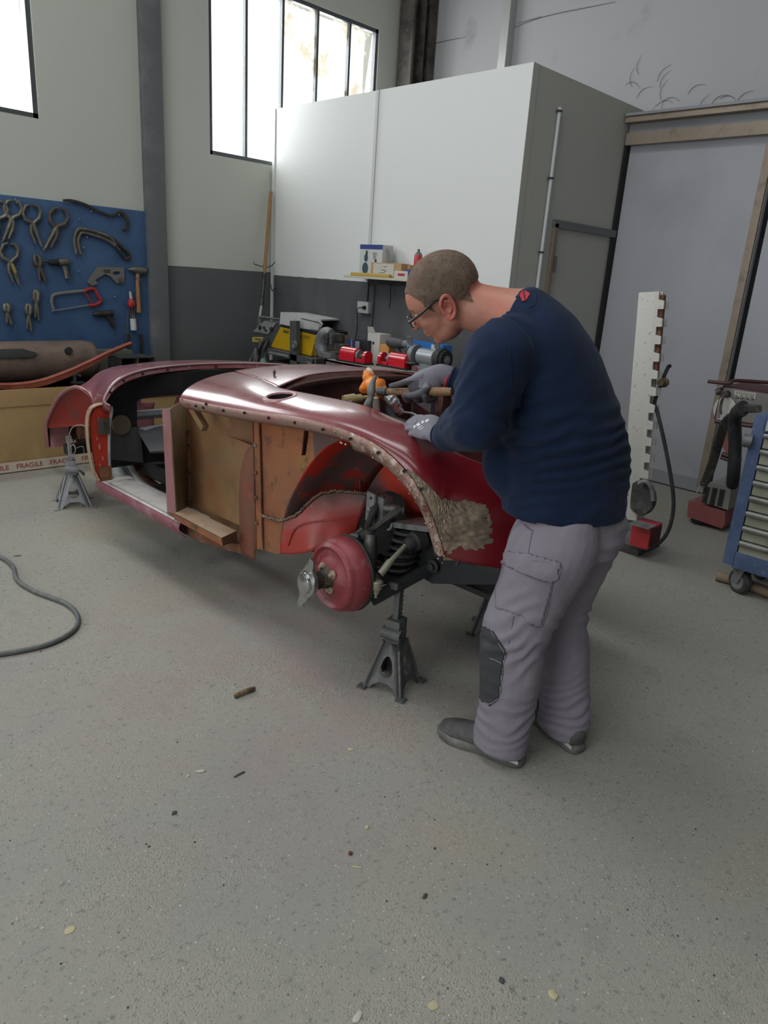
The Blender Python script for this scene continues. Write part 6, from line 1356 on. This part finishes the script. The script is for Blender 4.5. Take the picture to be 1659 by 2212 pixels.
# ------------------------------------------------------------------ yellow welding set on its trolley
M_yw = mat('yellow_machine_paint', 'c09a12', .45, 0, (('a5830f', 4, .5, .75), ('7d6a20', 16, .66, .76)))
M_gpan = mat('grey_machine_panel', '8a8c8a', .5, 0, (('747674', 8, .5, .75),)); M_gdk = mat('dark_machine_grey', '4a4e4e', .6)
wx_ = 4.10
W_ = lambda u, v, x=wx_: px(u, v, x=x)
wd = thing('welding_machine', (4.2, 5.4, 0), 'yellow welding machine with a slanted grey control panel on a trolley', 'welder')
bodyp = [(586, 764), (585, 738), (604, 708), (612, 702), (683, 722), (676, 770), (668, 771), (661, 785)]
side = [W_(585, 747), W_(604, 706), W_(683, 723), W_(672, 770)]
side = [W_(585, 748), W_(607, 706), W_(683, 724), W_(673, 770)]
yA_, yB_ = 5.62, 5.0
sidep = [W_(585, 749), W_(606, 706), W_(683, 724), W_(672, 769)]
MB().prism(sidep, (.42, 0, 0)).build('yellow_case', M_yw, wd)
topq = [W_(606, 700), W_(606, 706), W_(683, 724), W_(684, 717)]; MB().prism(topq, (.42, 0, 0)).build('top_rail', M_blk, wd)
fq = [W_(544, 733), W_(552, 714), W_(568, 700), W_(572, 692), W_(600, 697), W_(605, 706), W_(585, 749), W_(580, 762), W_(543, 745)]
MB().prism(fq, (.42, 0, 0)).build('front_case', M_gdk, wd)
slp = [W_(548, 716, wx_-.004), W_(572, 693, wx_-.004), W_(598, 698, wx_-.004), W_(580, 722, wx_-.004)]
MB().prism(slp, (-.008, 0, 0)).build('control_panel', M_gpan, wd)
for u, v, r in ((563, 708, .020), (572, 709, .013), (587, 711, .020), (576, 715, .010)): MB().lathe(W_(u, v, wx_-.012), (-.8, .3, .5), [(0, r), (.012, r*.9), (.02, r*.5), (.021, 0)], 14).build('knob', M_blk, wd)
pq = [W_(546, 728, wx_-.003), W_(568, 728, wx_-.003), W_(568, 740, wx_-.003), W_(546, 738, wx_-.003)]
MB().prism(pq, (-.005, 0, 0)).build('badge', mat('pale_yellow_badge', 'c8b45a', .5), wd)
text('badge_text', 'GEMMA', .036, W_(557.5, 733.5, wx_-.0095), W_(567, 735, wx_)-W_(547, 732.5, wx_), Z, M_blk, wd)
for u0, u1, v0, v1 in ((612, 624, 712, 719), (643, 670, 722, 733)):
    for k in range(9):
        f = (k+.5)/9; MB().tube([W_(u0+(u1-u0)*f, v0+(v1-v0)*f*.4, wx_-.002), W_(u0+(u1-u0)*f-1, v0+(v1-v0)*f*.4+6, wx_-.002)], .0035, 4).build('vent_slot', mat('vent_dark', '6b5a14', .6), wd)
MB().prism([W_(626, 693, 4.02), W_(640, 693, 4.02), W_(641, 800, 4.02), W_(626, 800, 4.02)], (.04, 0, 0)).build('upright', M_gdk, wd)
MB().lathe(W_(638, 745, 4.015), (-1, .2, 0), [(0, .038), (.02, .038), (.021, .024), (.012, .02)], 18).build('reel_boss', M_susp2, wd)
MB().prism([W_(577, 752, 4.02), W_(675, 776, 4.02), W_(673, 789, 4.02), W_(577, 764, 4.02)], (.5, 0, 0)).build('trolley_deck', M_gdk, wd)
MB().tube([W_(582, 762, 4.0), W_(625, 771, 4.0)], .014, 8).build('deck_rail', M_susp2, wd)
MB().tube([W_(560, 684, 4.12), W_(603, 690, 4.3)], .012, 8).tube([W_(560, 684, 4.12), W_(557, 712, 4.12)], .010, 8).build('handle_rail', M_susp2, wd)
MB().box((4.3, 5.3, .12), (.5, .9, .04)).box((4.12, 5.0, .4), (.04, .04, .6)).box((4.12, 5.6, .4), (.04, .04, .6)).box((4.3, 5.3, .45), (.35, .6, .5)).build('trolley_frame', M_gdk, wd)
for y in (5.0, 5.65):
    for x in (4.1, 4.36): MB().lathe((x-.02, y, .06), X, [(0, .045), (.004, .06), (.036, .06), (.04, .045)], 18).build('wheel', M_rub, wd)
MB().tube([W_(576, 735, 4.08), W_(566, 738, 4.02), W_(560, 752, 3.98), W_(557, 775, 3.98), V((3.95, 5.6, .3))], [.026, .027, .024, .022, .022], 10, sub=5).tube([W_(578, 737, 4.06), W_(572, 748, 4.0), W_(568, 775, 3.99), V((3.98, 5.5, .25))], .012, 8, sub=5).build('torch_hose', M_susp, wd)
MB().tube([W_(640, 805, 4.0), W_(650, 788, 4.0), W_(665, 785, 4.0), W_(680, 797, 4.0)], .016, 8, sub=4).build('cable_loop', M_susp, wd)
tpd = thing('tripod', px(556, 770, x=3.9), 'thin grey tripod legs standing in front of the welding machine', 'stand')
tp0 = px(553, 752, x=3.9)
for e_ in (V((3.72, 5.93, .02)), V((3.88, 5.72, .02)), V((3.98, 5.62, .02))): MB().tube([tp0, e_], .009, 8).build('leg', M_susp2, tpd)
MB().tube([px(531, 792, x=3.9), px(556, 776, x=3.93)], .006, 6).build('brace', M_susp2, tpd)
bo = thing('bottle', (3.98, px(568, 790, x=3.98).y, 0), 'pale green clear bottle among the legs of the trolley', 'bottle')
c = V((4.0, px(569, 790, x=4.0).y, .0)); MB().lathe(c+Z*.45, Z, [(0, .036), (.25, .036), (.29, .014), (.33, .014)], 18).box(c+Z*.225, (.12, .12, .45), bev=.004).build('body', mat('pale_green_plastic', '7c948c', .2), bo)
wbx = thing('tray', px(630, 690, x=4.2), 'white lidded tray lying on top of the yellow machine', 'tray')
wq = [W_(604, 673, 4.10), W_(649, 681, 4.10), W_(643, 712, 4.10), W_(603, 702, 4.10)]
z0_ = wq[3].z
MB().prism([W_(604, 701, 4.10), W_(606, 675, 4.12), W_(650, 682, 4.12), W_(645, 709, 4.10)], (.02, 0, 0)).build('end_panel', mat('white_metal_tray', 'b4b5b2', .5, 0, (('8c8c88', 9, .58, .75),)), wbx)
MB().prism([W_(644, 709, 4.10), W_(650, 682, 4.12), W_(694, 690, 4.20), W_(686, 719, 4.20)], (.02, 0, 0)).build('side_panel', MATS['white_metal_tray'], wbx)
MB().prism([W_(606, 674, 4.12), W_(650, 681, 4.12), W_(694, 690, 4.20), W_(694, 690, 4.20)+V((.28, .06, .0)), W_(606, 674, 4.12)+V((.3, 0, .0))], (0, 0, -.012)).build('lid', MATS['white_metal_tray'], wbx)
MB().tube([W_(651, 688, 4.118), W_(690, 697, 4.19)], .004, 5).build('lid_seam', M_dgrey, wbx)
MB().tube([W_(689, 694, 4.19), W_(696, 700, 4.2), W_(692, 706, 4.2)], .010, 6, flat=.4).build('turned_corner', MATS['white_metal_tray'], wbx)
ts = thing('steel_rod', V((px(682, 800, x=3.66).x, px(682, 800, x=3.66).y, 0)), 'thin steel rod with a ring on top standing at the bench corner', 'tool'); MB().tube([V((3.66, px(682, 800, x=3.66).y, .0)), px(682, 800, x=3.66), px(681, 755, x=3.66)], .006, 8).lathe(px(681, 753, x=3.66), (-1, .3, 0), [(-.006, .012), (.006, .012)], 12).build('rod', M_tool, ts)
# orange and foil things in the engine bay
org = thing('orange_glove', V((2.0, 1.9, .9)), 'orange rubber glove lying over the engine bay behind the hammer', 'glove')
M_or = mat('orange_rubber', 'd8761e', .55, 0, (('e8944a', 14, .5, .7),), bump=.3); q = lambda u, v, x=1.98: px(u, v, x=x)
og = MB(); og.tube([q(795, 800), q(797, 815), q(803, 828)], [.018, .026, .022], 10, sub=2); ell(og, q(808, 832), (.035, .03, .035)); og.tube([q(803, 826), q(789, 838), q(778, 842)], [.03, .024, .010], 10, sub=2); og.tube([q(815, 828), q(822, 842), q(818, 858)], [.03, .026, .015], 10, sub=2)
finish('glove_skin', fuse(og, .004, 3, lambda p, n: .004*noise.noise(p*45)), M_or).parent = org
for k in org.children: k.matrix_parent_inverse = Matrix.Translation(-V(org.location))
MB().tube([q(794, 797), q(800, 802), q(803, 810)], [.008, .012, .008], 8).build('white_cuff', mat('pale_cuff', 'c9b8a8', .7), org)
fo = thing('foil_wrap', V((2.1, 1.8, .85)), 'crumpled silver foil wrapped pipe in the engine bay', 'foil')
fm_ = MB(); fm_.tube([px(828, 856, x=2.0), px(845, 862, x=2.0), px(856, 878, x=2.02), px(868, 893, x=2.04)], [.014, .022, .02, .014], 12, sub=3)
o = finish('foil', fuse(fm_, .003, 1, lambda p, n: .006*noise.noise(p*60)), mat('silver_foil', 'a8a9a8', .35, .7)); o.parent = fo; o.matrix_parent_inverse = Matrix.Translation(-V(fo.location))
MB().tube([px(868, 890, x=2.04), px(890, 893, x=2.0), px(905, 900, x=1.95)], .004, 6, sub=3).build('pipe', M_susp2, fo)
tag(MB().box(px(812, 875, x=1.95), (.012, .025, .06), ax=((.97, 0, .2), (0, 1, 0), (-.2, 0, .97))).build('white_tab', M_wbox), 'small white tab standing below the hammer head', 'tab')
# ------------------------------------------------------------------ white notched pulling post
pp_ = thing('pulling_post', (4.08, 1.85, 0), 'leaning white steel post with a notched rack on a red foot', 'post')
M_wp = mat('chipped_white_paint', 'bfbdb6', .5, .1, (('8c8478', 26, .62, .72), ('6b5a4a', 40, .68, .74)), bump=.3)
b0, b1 = px(1366, 1120, x=4.08), px(1408, 632, x=4.12); dz_ = (b1-b0).normalized(); dy_ = V((0, -1, 0)); dy_ = (dy_-dz_*dy_.dot(dz_)).normalized(); dx_ = dy_.cross(dz_)
MB().box((b0+b1)/2, ((.11), (.105), (b1-b0).length), ax=(dx_, dy_, dz_), bev=.006).build('column', M_wp, pp_)
L_ = (b1-b0).length; e0 = .05
rk = [(0, 0)]
n = 11; prof_ = []; hgt = L_*.80; st0 = L_-hgt
for k in range(n):
    z = st0 + hgt*k/n; s_ = hgt/n; prof_ += [(.0 if k == 0 else .022, z), (.055, z), (.055, z+s_*.45), (.022, z+s_*.55), (.022, z+s_*.99)]
prof_ += [(.055, L_), (0, L_)]
MB().prism([b0 + dy_*(e0+a) + dz_*z - dx_*.0 for a, z in prof_], dx_*.012).build('toothed_rack', M_wp, pp_)
MB().prism([b0 + dy_*(e0+a) + dz_*z + dx_*.05 for a, z in prof_], dx_*.012).build('toothed_rack', M_wp, pp_)
MB().box(b0+dy_*(e0+.028)+dz_*(L_*.82)+dx_*.03, (.03, .03, L_*.33), ax=(dx_, dy_, dz_)).build('inner_bar', M_rust, pp_)
MB().lathe(b0+dy_*(e0+.06)+dz_*(L_*.62), dx_*-1, [(-.03, .02), (.01, .02), (.015, .028), (.03, .028), (.035, .01)], 14).build('latch', mat('brass_latch', '5c5034', .6, .3), pp_)
wc = px(1385, 1075, x=4.02); MB().lathe(wc, V((-.9, .3, 0)), [(-.02, .10), (0, .105), (.012, .10), (.014, .03)], 30).build('sheave_plate', M_susp, pp_)
for k in range(6): MB().cyl(wc+V((-.014, .0, 0))+V((0, cos(k), sin(k)))*.08, wc+V((-.022, 0, 0))+V((0, cos(k), sin(k)))*.08, .006, 8).build('rivet', M_tool, pp_)
MB().tube([px(1380, 1045, x=3.98), px(1396, 1040, x=3.98), px(1408, 1055, x=3.98), px(1411, 1082, x=3.98)], .014, 8, sub=4).build('bent_handle', M_susp2, pp_)
MB().prism([px(1355, 1115, x=4.05), px(1372, 1110, x=4.05), px(1368, 1165, x=4.05), px(1362, 1190, x=4.05), px(1338, 1186, x=4.05), px(1345, 1150, x=4.05)], (.08, 0, 0)).build('foot_casting', M_susp2, pp_)
fr_ = px(1390, 1155, x=3.98); MB().box(fr_+V((.03, 0, -.0)), (.15, .115, .14), bev=.004).build('red_foot', mat('red_foot_paint', 'b03034', .5, 0, (('8c2a2c', 8, .5, .7),)), pp_)
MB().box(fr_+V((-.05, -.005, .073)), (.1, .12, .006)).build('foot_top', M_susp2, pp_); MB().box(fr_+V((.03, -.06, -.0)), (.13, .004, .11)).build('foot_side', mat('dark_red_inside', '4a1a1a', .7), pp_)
MB().box((4.15, 1.85, .02), (.3, .22, .04), bev=.006).build('base_plate', M_susp, pp_)
hs = tag(MB().tube([px(1448, 790, x=4.15), px(1440, 800, x=4.15), px(1415, 865, x=4.1), px(1420, 890, x=4.06), px(1434, 950, x=4.05), px(1449, 1030, x=4.03), px(1455, 1090, x=4.02), px(1446, 1140, x=4.0), px(1425, 1172, x=3.98), px(1398, 1181, x=3.98)], .011, 8, sub=5).build('hydraulic_hose', M_rub), 'black hydraulic hose looping from the white post to its red foot', 'hose')
# ------------------------------------------------------------------ spot welder on its red trolley
M_swr = mat('faded_red_trolley', '8c4c4a', .55, 0, (('7a5a56', 6, .5, .75),)); M_swp = mat('grey_front_panel', '7c7a76', .5, 0, (('68665f', 7, .5, .75),))
sw = thing('spot_welder', (5.1, 1.55, 0), 'dusty spot welder with hanging hoses on a low red trolley', 'welder'); S = lambda u, v, x=4.95: px(u, v, x=x)
MB().prism([S(1487, 1082), S(1566, 1105), S(1566, 1130), S(1560, 1142), S(1484, 1116)], (.5, 0, 0)).build('red_base', M_swr, sw)
MB().prism([S(1530, 1043), S(1580, 1052), S(1572, 1102), S(1518, 1084)], (.4, 0, 0)).build('lower_case', mat('grey_lower_case', '83827c', .6), sw)
for k in range(3):
    for j in range(14):
        f = j/14; a = S(1528+16.5*k-f*8, 1052+k*3.2+f*36, 4.945); MB().box(a, (.004, .034, .004)).build('louvre', M_blk, sw) if (k+j) % 1 == 0 else None
MB().prism([S(1562, 832, 4.93), S(1675, 850, 4.93), S(1665, 925, 4.93), S(1542, 905, 4.93), S(1548, 880, 4.93)], (.42, 0, 0)).build('upper_case', mat('dark_red_case', '4a2628', .6), sw)
MB().prism([S(1566, 836, 4.925), S(1672, 853, 4.925), S(1663, 920, 4.925), S(1546, 902, 4.925)], (-.004, 0, 0)).build('front_panel', M_swp, sw)
MB().prism([S(1587, 843, 4.92), S(1634, 849, 4.92), S(1632, 862, 4.92), S(1586, 856, 4.92)], (-.003, 0, 0)).build('label_plate', M_wbox, sw)
for k in range(4): MB().lathe(S(1590+11*k, 856+1.2*k, 4.916), (-1, .3, 0), [(0, .012), (.002, .012)], 12).build('dial_print', M_swp, sw)
for k in range(8): MB().box(S(1592+5*k, 848+.8*k, 4.916), (.002, .006, .014)).build('printed_mark', M_swp, sw)
MB().lathe(S(1566, 885, 4.92), (-1, .3, 0), [(0, .085), (.004, .085), (.005, .07)], 24).build('worn_disc_label', M_wbox, sw)
MB().tube([S(1572, 851, 4.9), S(1562, 858, 4.88), S(1556, 878, 4.88), S(1558, 895, 4.88)], .008, 8, sub=3).lathe(S(1572, 851, 4.93), (-1, 0, 0), [(0, .025), (.04, .02)], 12).build('connector', M_susp, sw)
MB().tube([S(1530, 824, 4.9), S(1575, 828, 4.9), S(1590, 822, 4.95), S(1680, 828, 5.1)], .012, 8, sub=3).build('top_arm', mat('dark_red_arm', '4c2c2c', .5), sw)
MB().tube([S(1548, 848, 4.95), S(1560, 843, 4.95)], .022, 10).build('stub', M_susp, sw); MB().tube([S(1545, 910, 4.92), S(1640, 922, 4.92)], .014, 8).build('lower_rail', MATS['dark_red_arm'], sw)
MB().prism([S(1570, 915, 5.0), S(1585, 915, 5.0), S(1573, 985, 5.0), S(1560, 965, 5.0)], (.05, 0, 0)).build('red_strut', M_swr, sw)
MB().tube([S(1560, 980, 5.0), S(1600, 995, 5.0)], .016, 8).tube([S(1557, 988, 5.0), S(1590, 1000, 5.0)], .012, 8).build('electrode_arm', MATS['dark_red_arm'], sw)
MB().box((5.2, 1.5, .5), (.06, .06, .9)).build('mast', M_gdk, sw)
for x, y in ((4.98, 1.79), (4.98, 1.45), (5.4, 1.79), (5.4, 1.45)): MB().lathe((x-.015, y, .045), X, [(0, .035), (.004, .045), (.026, .045), (.03, .035)], 18).box((x, y, .085), (.05, .05, .03)).build('castor', M_rub, sw)
hb_ = MB()
for k in range(4): hb_.tube([px(1640, 880+2*k, x=4.0), px(1600, 880+k*3, x=4.3), px(1575-3*k, 905, x=4.5), px(1560-4*k, 950, x=4.7), px(1545-4*k, 1000, x=4.8), px(1530-4*k, 1040, x=4.85), px(1518-2*k, 1046, x=4.85)], .013, 8, sub=4)
hb_.build('hose_bundle', M_susp, sw)
MB().tube([px(1605, 882, x=4.2), px(1588, 900, x=4.3), px(1588, 960, x=4.35), px(1585, 1020, x=4.35), px(1582, 1045, x=4.4)], .045, 12, sub=4, flat=.8).build('thick_hose', M_rub, sw)
MB().tube([px(1512, 1050, x=4.85), px(1502, 1070, x=4.85), px(1498, 1085, x=4.9)], .003, 5, sub=3).build('thin_wire', M_wbox, sw)
# ------------------------------------------------------------------ blue drawer trolley
M_bt = mat('worn_blue_steel', '48597a', .5, .1, (('5a6c8c', 6, .5, .72), ('707a8c', 24, .62, .74)), bump=.1); M_dw = mat('dusty_drawer_front', '969686', .6, 0, (('82826f', 4, .5, .75), ('a4a496', 12, .55, .8)))
M_dh = mat('aluminium_pull', '8a8c86', .4, .5, (('6c6e6a', 10, .5, .7),))
x0, ya_, yb_, z0, z1 = 3.86, 1.225, .45, .160, .965
tc_ = thing('tool_trolley', (x0+.25, (ya_+yb_)/2, 0), 'blue drawer trolley with grey drawer fronts at the right edge', 'tool trolley')
MB().box((x0+.26, ya_-.03, (z0+z1)/2), (.46, .06, z1-z0), bev=.004).build('side_post', M_bt, tc_); MB().box((x0+.26, yb_+.03, (z0+z1)/2), (.46, .06, z1-z0), bev=.004).build('side_post', M_bt, tc_)
MB().box((x0+.26, (ya_+yb_)/2, z0+.035), (.46, ya_-yb_-.1, .09), bev=.004).build('frame_rail', M_bt, tc_)
MB().box((x0+.26, (ya_+yb_)/2, z1-.035), (.46, ya_-yb_-.1, .09), bev=.004).build('frame_rail', M_bt, tc_)
MB().box((x0+.28, (ya_+yb_)/2, (z0+z1)/2), (.40, ya_-yb_-.12, z1-z0-.1)).build('carcass', M_blk, tc_)
zt, hts = z1-.085, [.082]*7 + [.135]
z = zt
for k, h in enumerate(hts):
    hh = h-.006; c = V((x0+.045, (ya_+yb_)/2, z-hh/2)); d_ = MB().box(c, (.02, ya_-yb_-.13, hh), bev=.002).build('drawer', M_dw, tc_)
    MB().tube([V((x0+.025, ya_-.065, z-.012)), V((x0+.025, yb_+.065, z-.012))], .014, 10, flat=.8).build('pull', M_dh, d_); z -= h
lp = MB().box((x0+.026, 1.06, z1-.045), (.004, .20, .05)).build('name_plate', M_wbox, tc_)
text('plate_text', 'SO', .045, (x0+.022, 1.115, z1-.046), (0, -1, 0), Z, M_blk, tc_); 
MB().lathe((x0+.024, 1.09+.003, z1-.046), (-1, 0, 0), [(0, .013), (.002, .013)], 18).build('red_dot', M_redp, tc_)
wa_ = V((-.88, .47, 0)); wb_ = V((.47, .88, 0))
for x, y in ((x0+.10, ya_-.09), (x0+.42, ya_-.09), (x0+.10, yb_+.09), (x0+.42, yb_+.09)):
    c = V((x, y, .068)); MB().box((x, y, .152), (.10, .09, .014), bev=.003).build('castor_plate', M_susp2, tc_)
    for k in (-1, 1): MB().prism([c+wa_*.030*k+wb_*a_+Z*b_ for a_, b_ in ((-.045, .08), (.045, .08), (.012, -.008), (-.012, -.008))], wa_*.003*k).build('castor_fork', M_susp2, tc_)
    w = MB().lathe(c-wa_*.024, wa_, [(0, .05), (.003, .062), (.012, .068), (.036, .068), (.045, .062), (.048, .050)], 30).build('castor_wheel', M_susp, tc_); MB().lathe(c+wa_*.022, wa_, [(0, .046), (.003, .046), (.004, .030), (.003, .028), (.004, .012), (.010, .012)], 24).build('hub', M_susp2, w)
MB().lathe((x0+.02, ya_+.005, .83), (-.3, .95, 0), [(-.02, .035), (.02, .035), (.022, .028)], 20).build('round_bracket', M_susp2, tc_)
dy = thing('air_gun', (3.95, 1.12, z1+.04), 'orange handled air gun among grey hoses on the blue trolley', 'air gun'); c = V((3.98, 1.10, z1+.03))
MB().tube([c+V((0, .04, .04)), c+V((0, -.0, .055)), c+V((0, -.06, .05)), c+V((0, -.12, .04))], [.012, .026, .03, .02], 12, sub=3).build('orange_body', mat('orange_plastic', 'c08a3a', .5), dy); MB().tube([c+V((0, .08, 0)), c+V((-.02, .02, .01)), c+V((-.02, -.1, .015))], [.018, .02, .018], 10, sub=2).tube([c+V((-.03, .0, .03)), c+V((-.03, -.06, .02))], .02, 8).build('grip', M_susp, dy)
tag(MB().tube([px(1548, 1243, z=.03), px(1600, 1256, z=.03), px(1690, 1292, z=.03)], .03, 10).build('cardboard_tube', mat('brown_tube', '8c7a64', .7, 0, (('6b5c4c', 8, .5, .7),))), 'brown cardboard tube lying on the floor under the blue trolley', 'tube')
# ------------------------------------------------------------------ air hose on the floor
hp = [(-420, 1230), (-220, 1190), (-60, 1195), (-20, 1197), (0, 1203), (18, 1214), (30, 1228), (34, 1248), (50, 1264), (80, 1280), (110, 1291), (140, 1303), (160, 1318), (169, 1338), (160, 1360), (135, 1378), (100, 1393), (50, 1405), (0, 1413), (-50, 1420), (-250, 1450), (-500, 1420)]
tag(MB().tube([px(u, v, z=.011) for u, v in hp], .0105, 10, sub=4).build('air_hose', mat('grey_air_hose', '585b5a', .55, 0, (('6c6e6a', 20, .5, .7),))), 'grey air hose curving over the concrete floor at the left edge', 'hose')
# ------------------------------------------------------------------ scraps on the floor
def scrap(nm, u, v, L_, W_, h, ang, m_, lab, cat='debris', seed=1, grp=None):
    c = px(u, v, z=0); rnd = random.Random(seed); r_ = Matrix.Rotation(ang, 3, 'Z'); n = 9; ol = []
    for k in range(n): t = 2*pi*k/n; ol.append(c + r_ @ V((cos(t)*L_/2*rnd.uniform(.8, 1.1), sin(t)*W_/2*rnd.uniform(.7, 1.15), .0005)))
    mb = MB(); m2 = [c + (p-c)*.7 + Z*h*rnd.uniform(.7, 1.1) for p in ol]; m1 = [p + Z*h*.5 for p in ol]
    mb.grid([ol, m1, m2], closed=True); mb.f.append(tuple(reversed(range(n)))); mb.f.append(tuple(2*n+k for k in range(n)))
    return tag(mb.build(nm, m_), lab, cat, grp)
VR = math.atan2(-.717, .697)
sc_ = thing('wood_splinter', px(528, 1497, z=0), 'brown rusted metal strip lying on the floor left of the axle stand', 'debris')
a, b = px(507, 1505, z=.008), px(550, 1488, z=.008); MB().tube([a, a.lerp(b, .5)+V((0, 0, .006)), b], [.009, .011, .010], 7, sub=2, flat=.7).build('strip', mat('brown_scrap', '5a4a38', .8, 0, (('8c7a58', 20, .5, .65),), bump=.6), sc_); MB().tube([a.lerp(b, .1)+Z*.009, b.lerp(a, .1)+Z*.010], .003, 5).build('ridge', MATS['ash_handle'], sc_)
M_wch = mat('white_chip', 'b4b0a6', .7); M_bolt = mat('grey_scrap', '54585a', .6, .3); M_ych = mat('cream_chip', 'b0a684', .7); M_brn = mat('brown_chip', '5c3422', .7); M_dch = mat('dark_chip', '3e4042', .8)
scrap('paint_chip', 433, 1667, .036, .014, .006, VR+.3, M_wch, 'oblong white plaster chip on the floor, left foreground', seed=1); scrap('paint_chip', 406, 1677, .012, .009, .004, 0, M_wch, 'tiny round white chip beside the oblong one', seed=2)
scrap('metal_sliver', 518, 1673, .046, .008, .005, VR+.8, M_bolt, 'grey metal sliver on the floor right of the white chip', seed=3)
scrap('paint_chip', 757, 1619, .018, .022, .003, .3, M_ych, 'square cream chip on the floor below the axle stand', seed=4); scrap('paint_chip', 858, 1527, .022, .008, .003, 0, M_ych, 'pale sliver on the floor just below the axle stand foot', seed=5)
scrap('rust_flake', 757, 1845, .014, .012, .007, 0, M_brn, 'dark red brown flake on the foreground floor', seed=6); scrap('paint_chip', 770, 1873, .032, .007, .002, VR-.1, M_ych, 'long cream sliver just below the red brown flake', seed=7)
scrap('paint_chip', 793, 1787, .018, .014, .004, .5, M_ych, 'cream curl of paint in the middle of the foreground', seed=8); scrap('dirt_lump', 918, 1937, .022, .012, .005, .2, M_dch, 'dark lump of dirt right of the foreground middle', seed=9)
scrap('dirt_lump', 1084, 2119, .018, .014, .005, .9, M_dch, 'dark lump of dirt at the bottom of the photo', seed=10); scrap('paint_chip', 1195, 2150, .026, .022, .004, 1.2, M_ych, 'tan cracked flake at the bottom right of the photo', seed=11)
scrap('paint_chip', 936, 2172, .026, .022, .002, .2, M_ych, 'cream splat of filler at the bottom edge of the photo', seed=12); scrap('metal_sliver', 38, 1201, .045, .02, .003, VR+.5, M_bolt, 'grey bent metal scrap beside the air hose on the floor', seed=13)
scrap('paint_chip', 915, 2113, .012, .008, .003, 0, M_wch, 'small white chip left of the cream splat', seed=14); scrap('paint_chip', 772, 2198, .03, .018, .003, .4, M_wch, 'white flake at the very bottom of the photo', seed=15); scrap('paint_chip', 150, 2010, .03, .02, .002, .2, M_ych, 'pale flat flake in the left foreground', seed=16)
scrap('dirt_lump', 376, 1757, .02, .014, .004, .3, M_dch, 'dark smudge of dirt under the white chips', seed=17); scrap('dirt_lump', 939, 1833, .012, .006, .003, .3, M_dch, 'tiny dark crumb right of the red brown flake', seed=18)
rnd = random.Random(21); gr_ = MB()
for k in range(1500):
    x, y = rnd.uniform(-.3, 4.2), rnd.uniform(-.1, 4.6)
    if x+y < .8: continue
    r = rnd.uniform(.0008, .0028)*(1.6 if rnd.random() < .05 else 1); gr_.lathe((x, y, 0), Z, [(0, r*1.2), (r*.6, r), (r, 0)], 5)
g_ = tag(gr_.build('floor_grit', mat('grit', '77746c', .9, 0, (('b4b2a8', 3, .5, .55), ('3c3a36', 5, .5, .55)))), 'fine grit and crumbs scattered over the concrete floor', 'grit', kind='stuff')
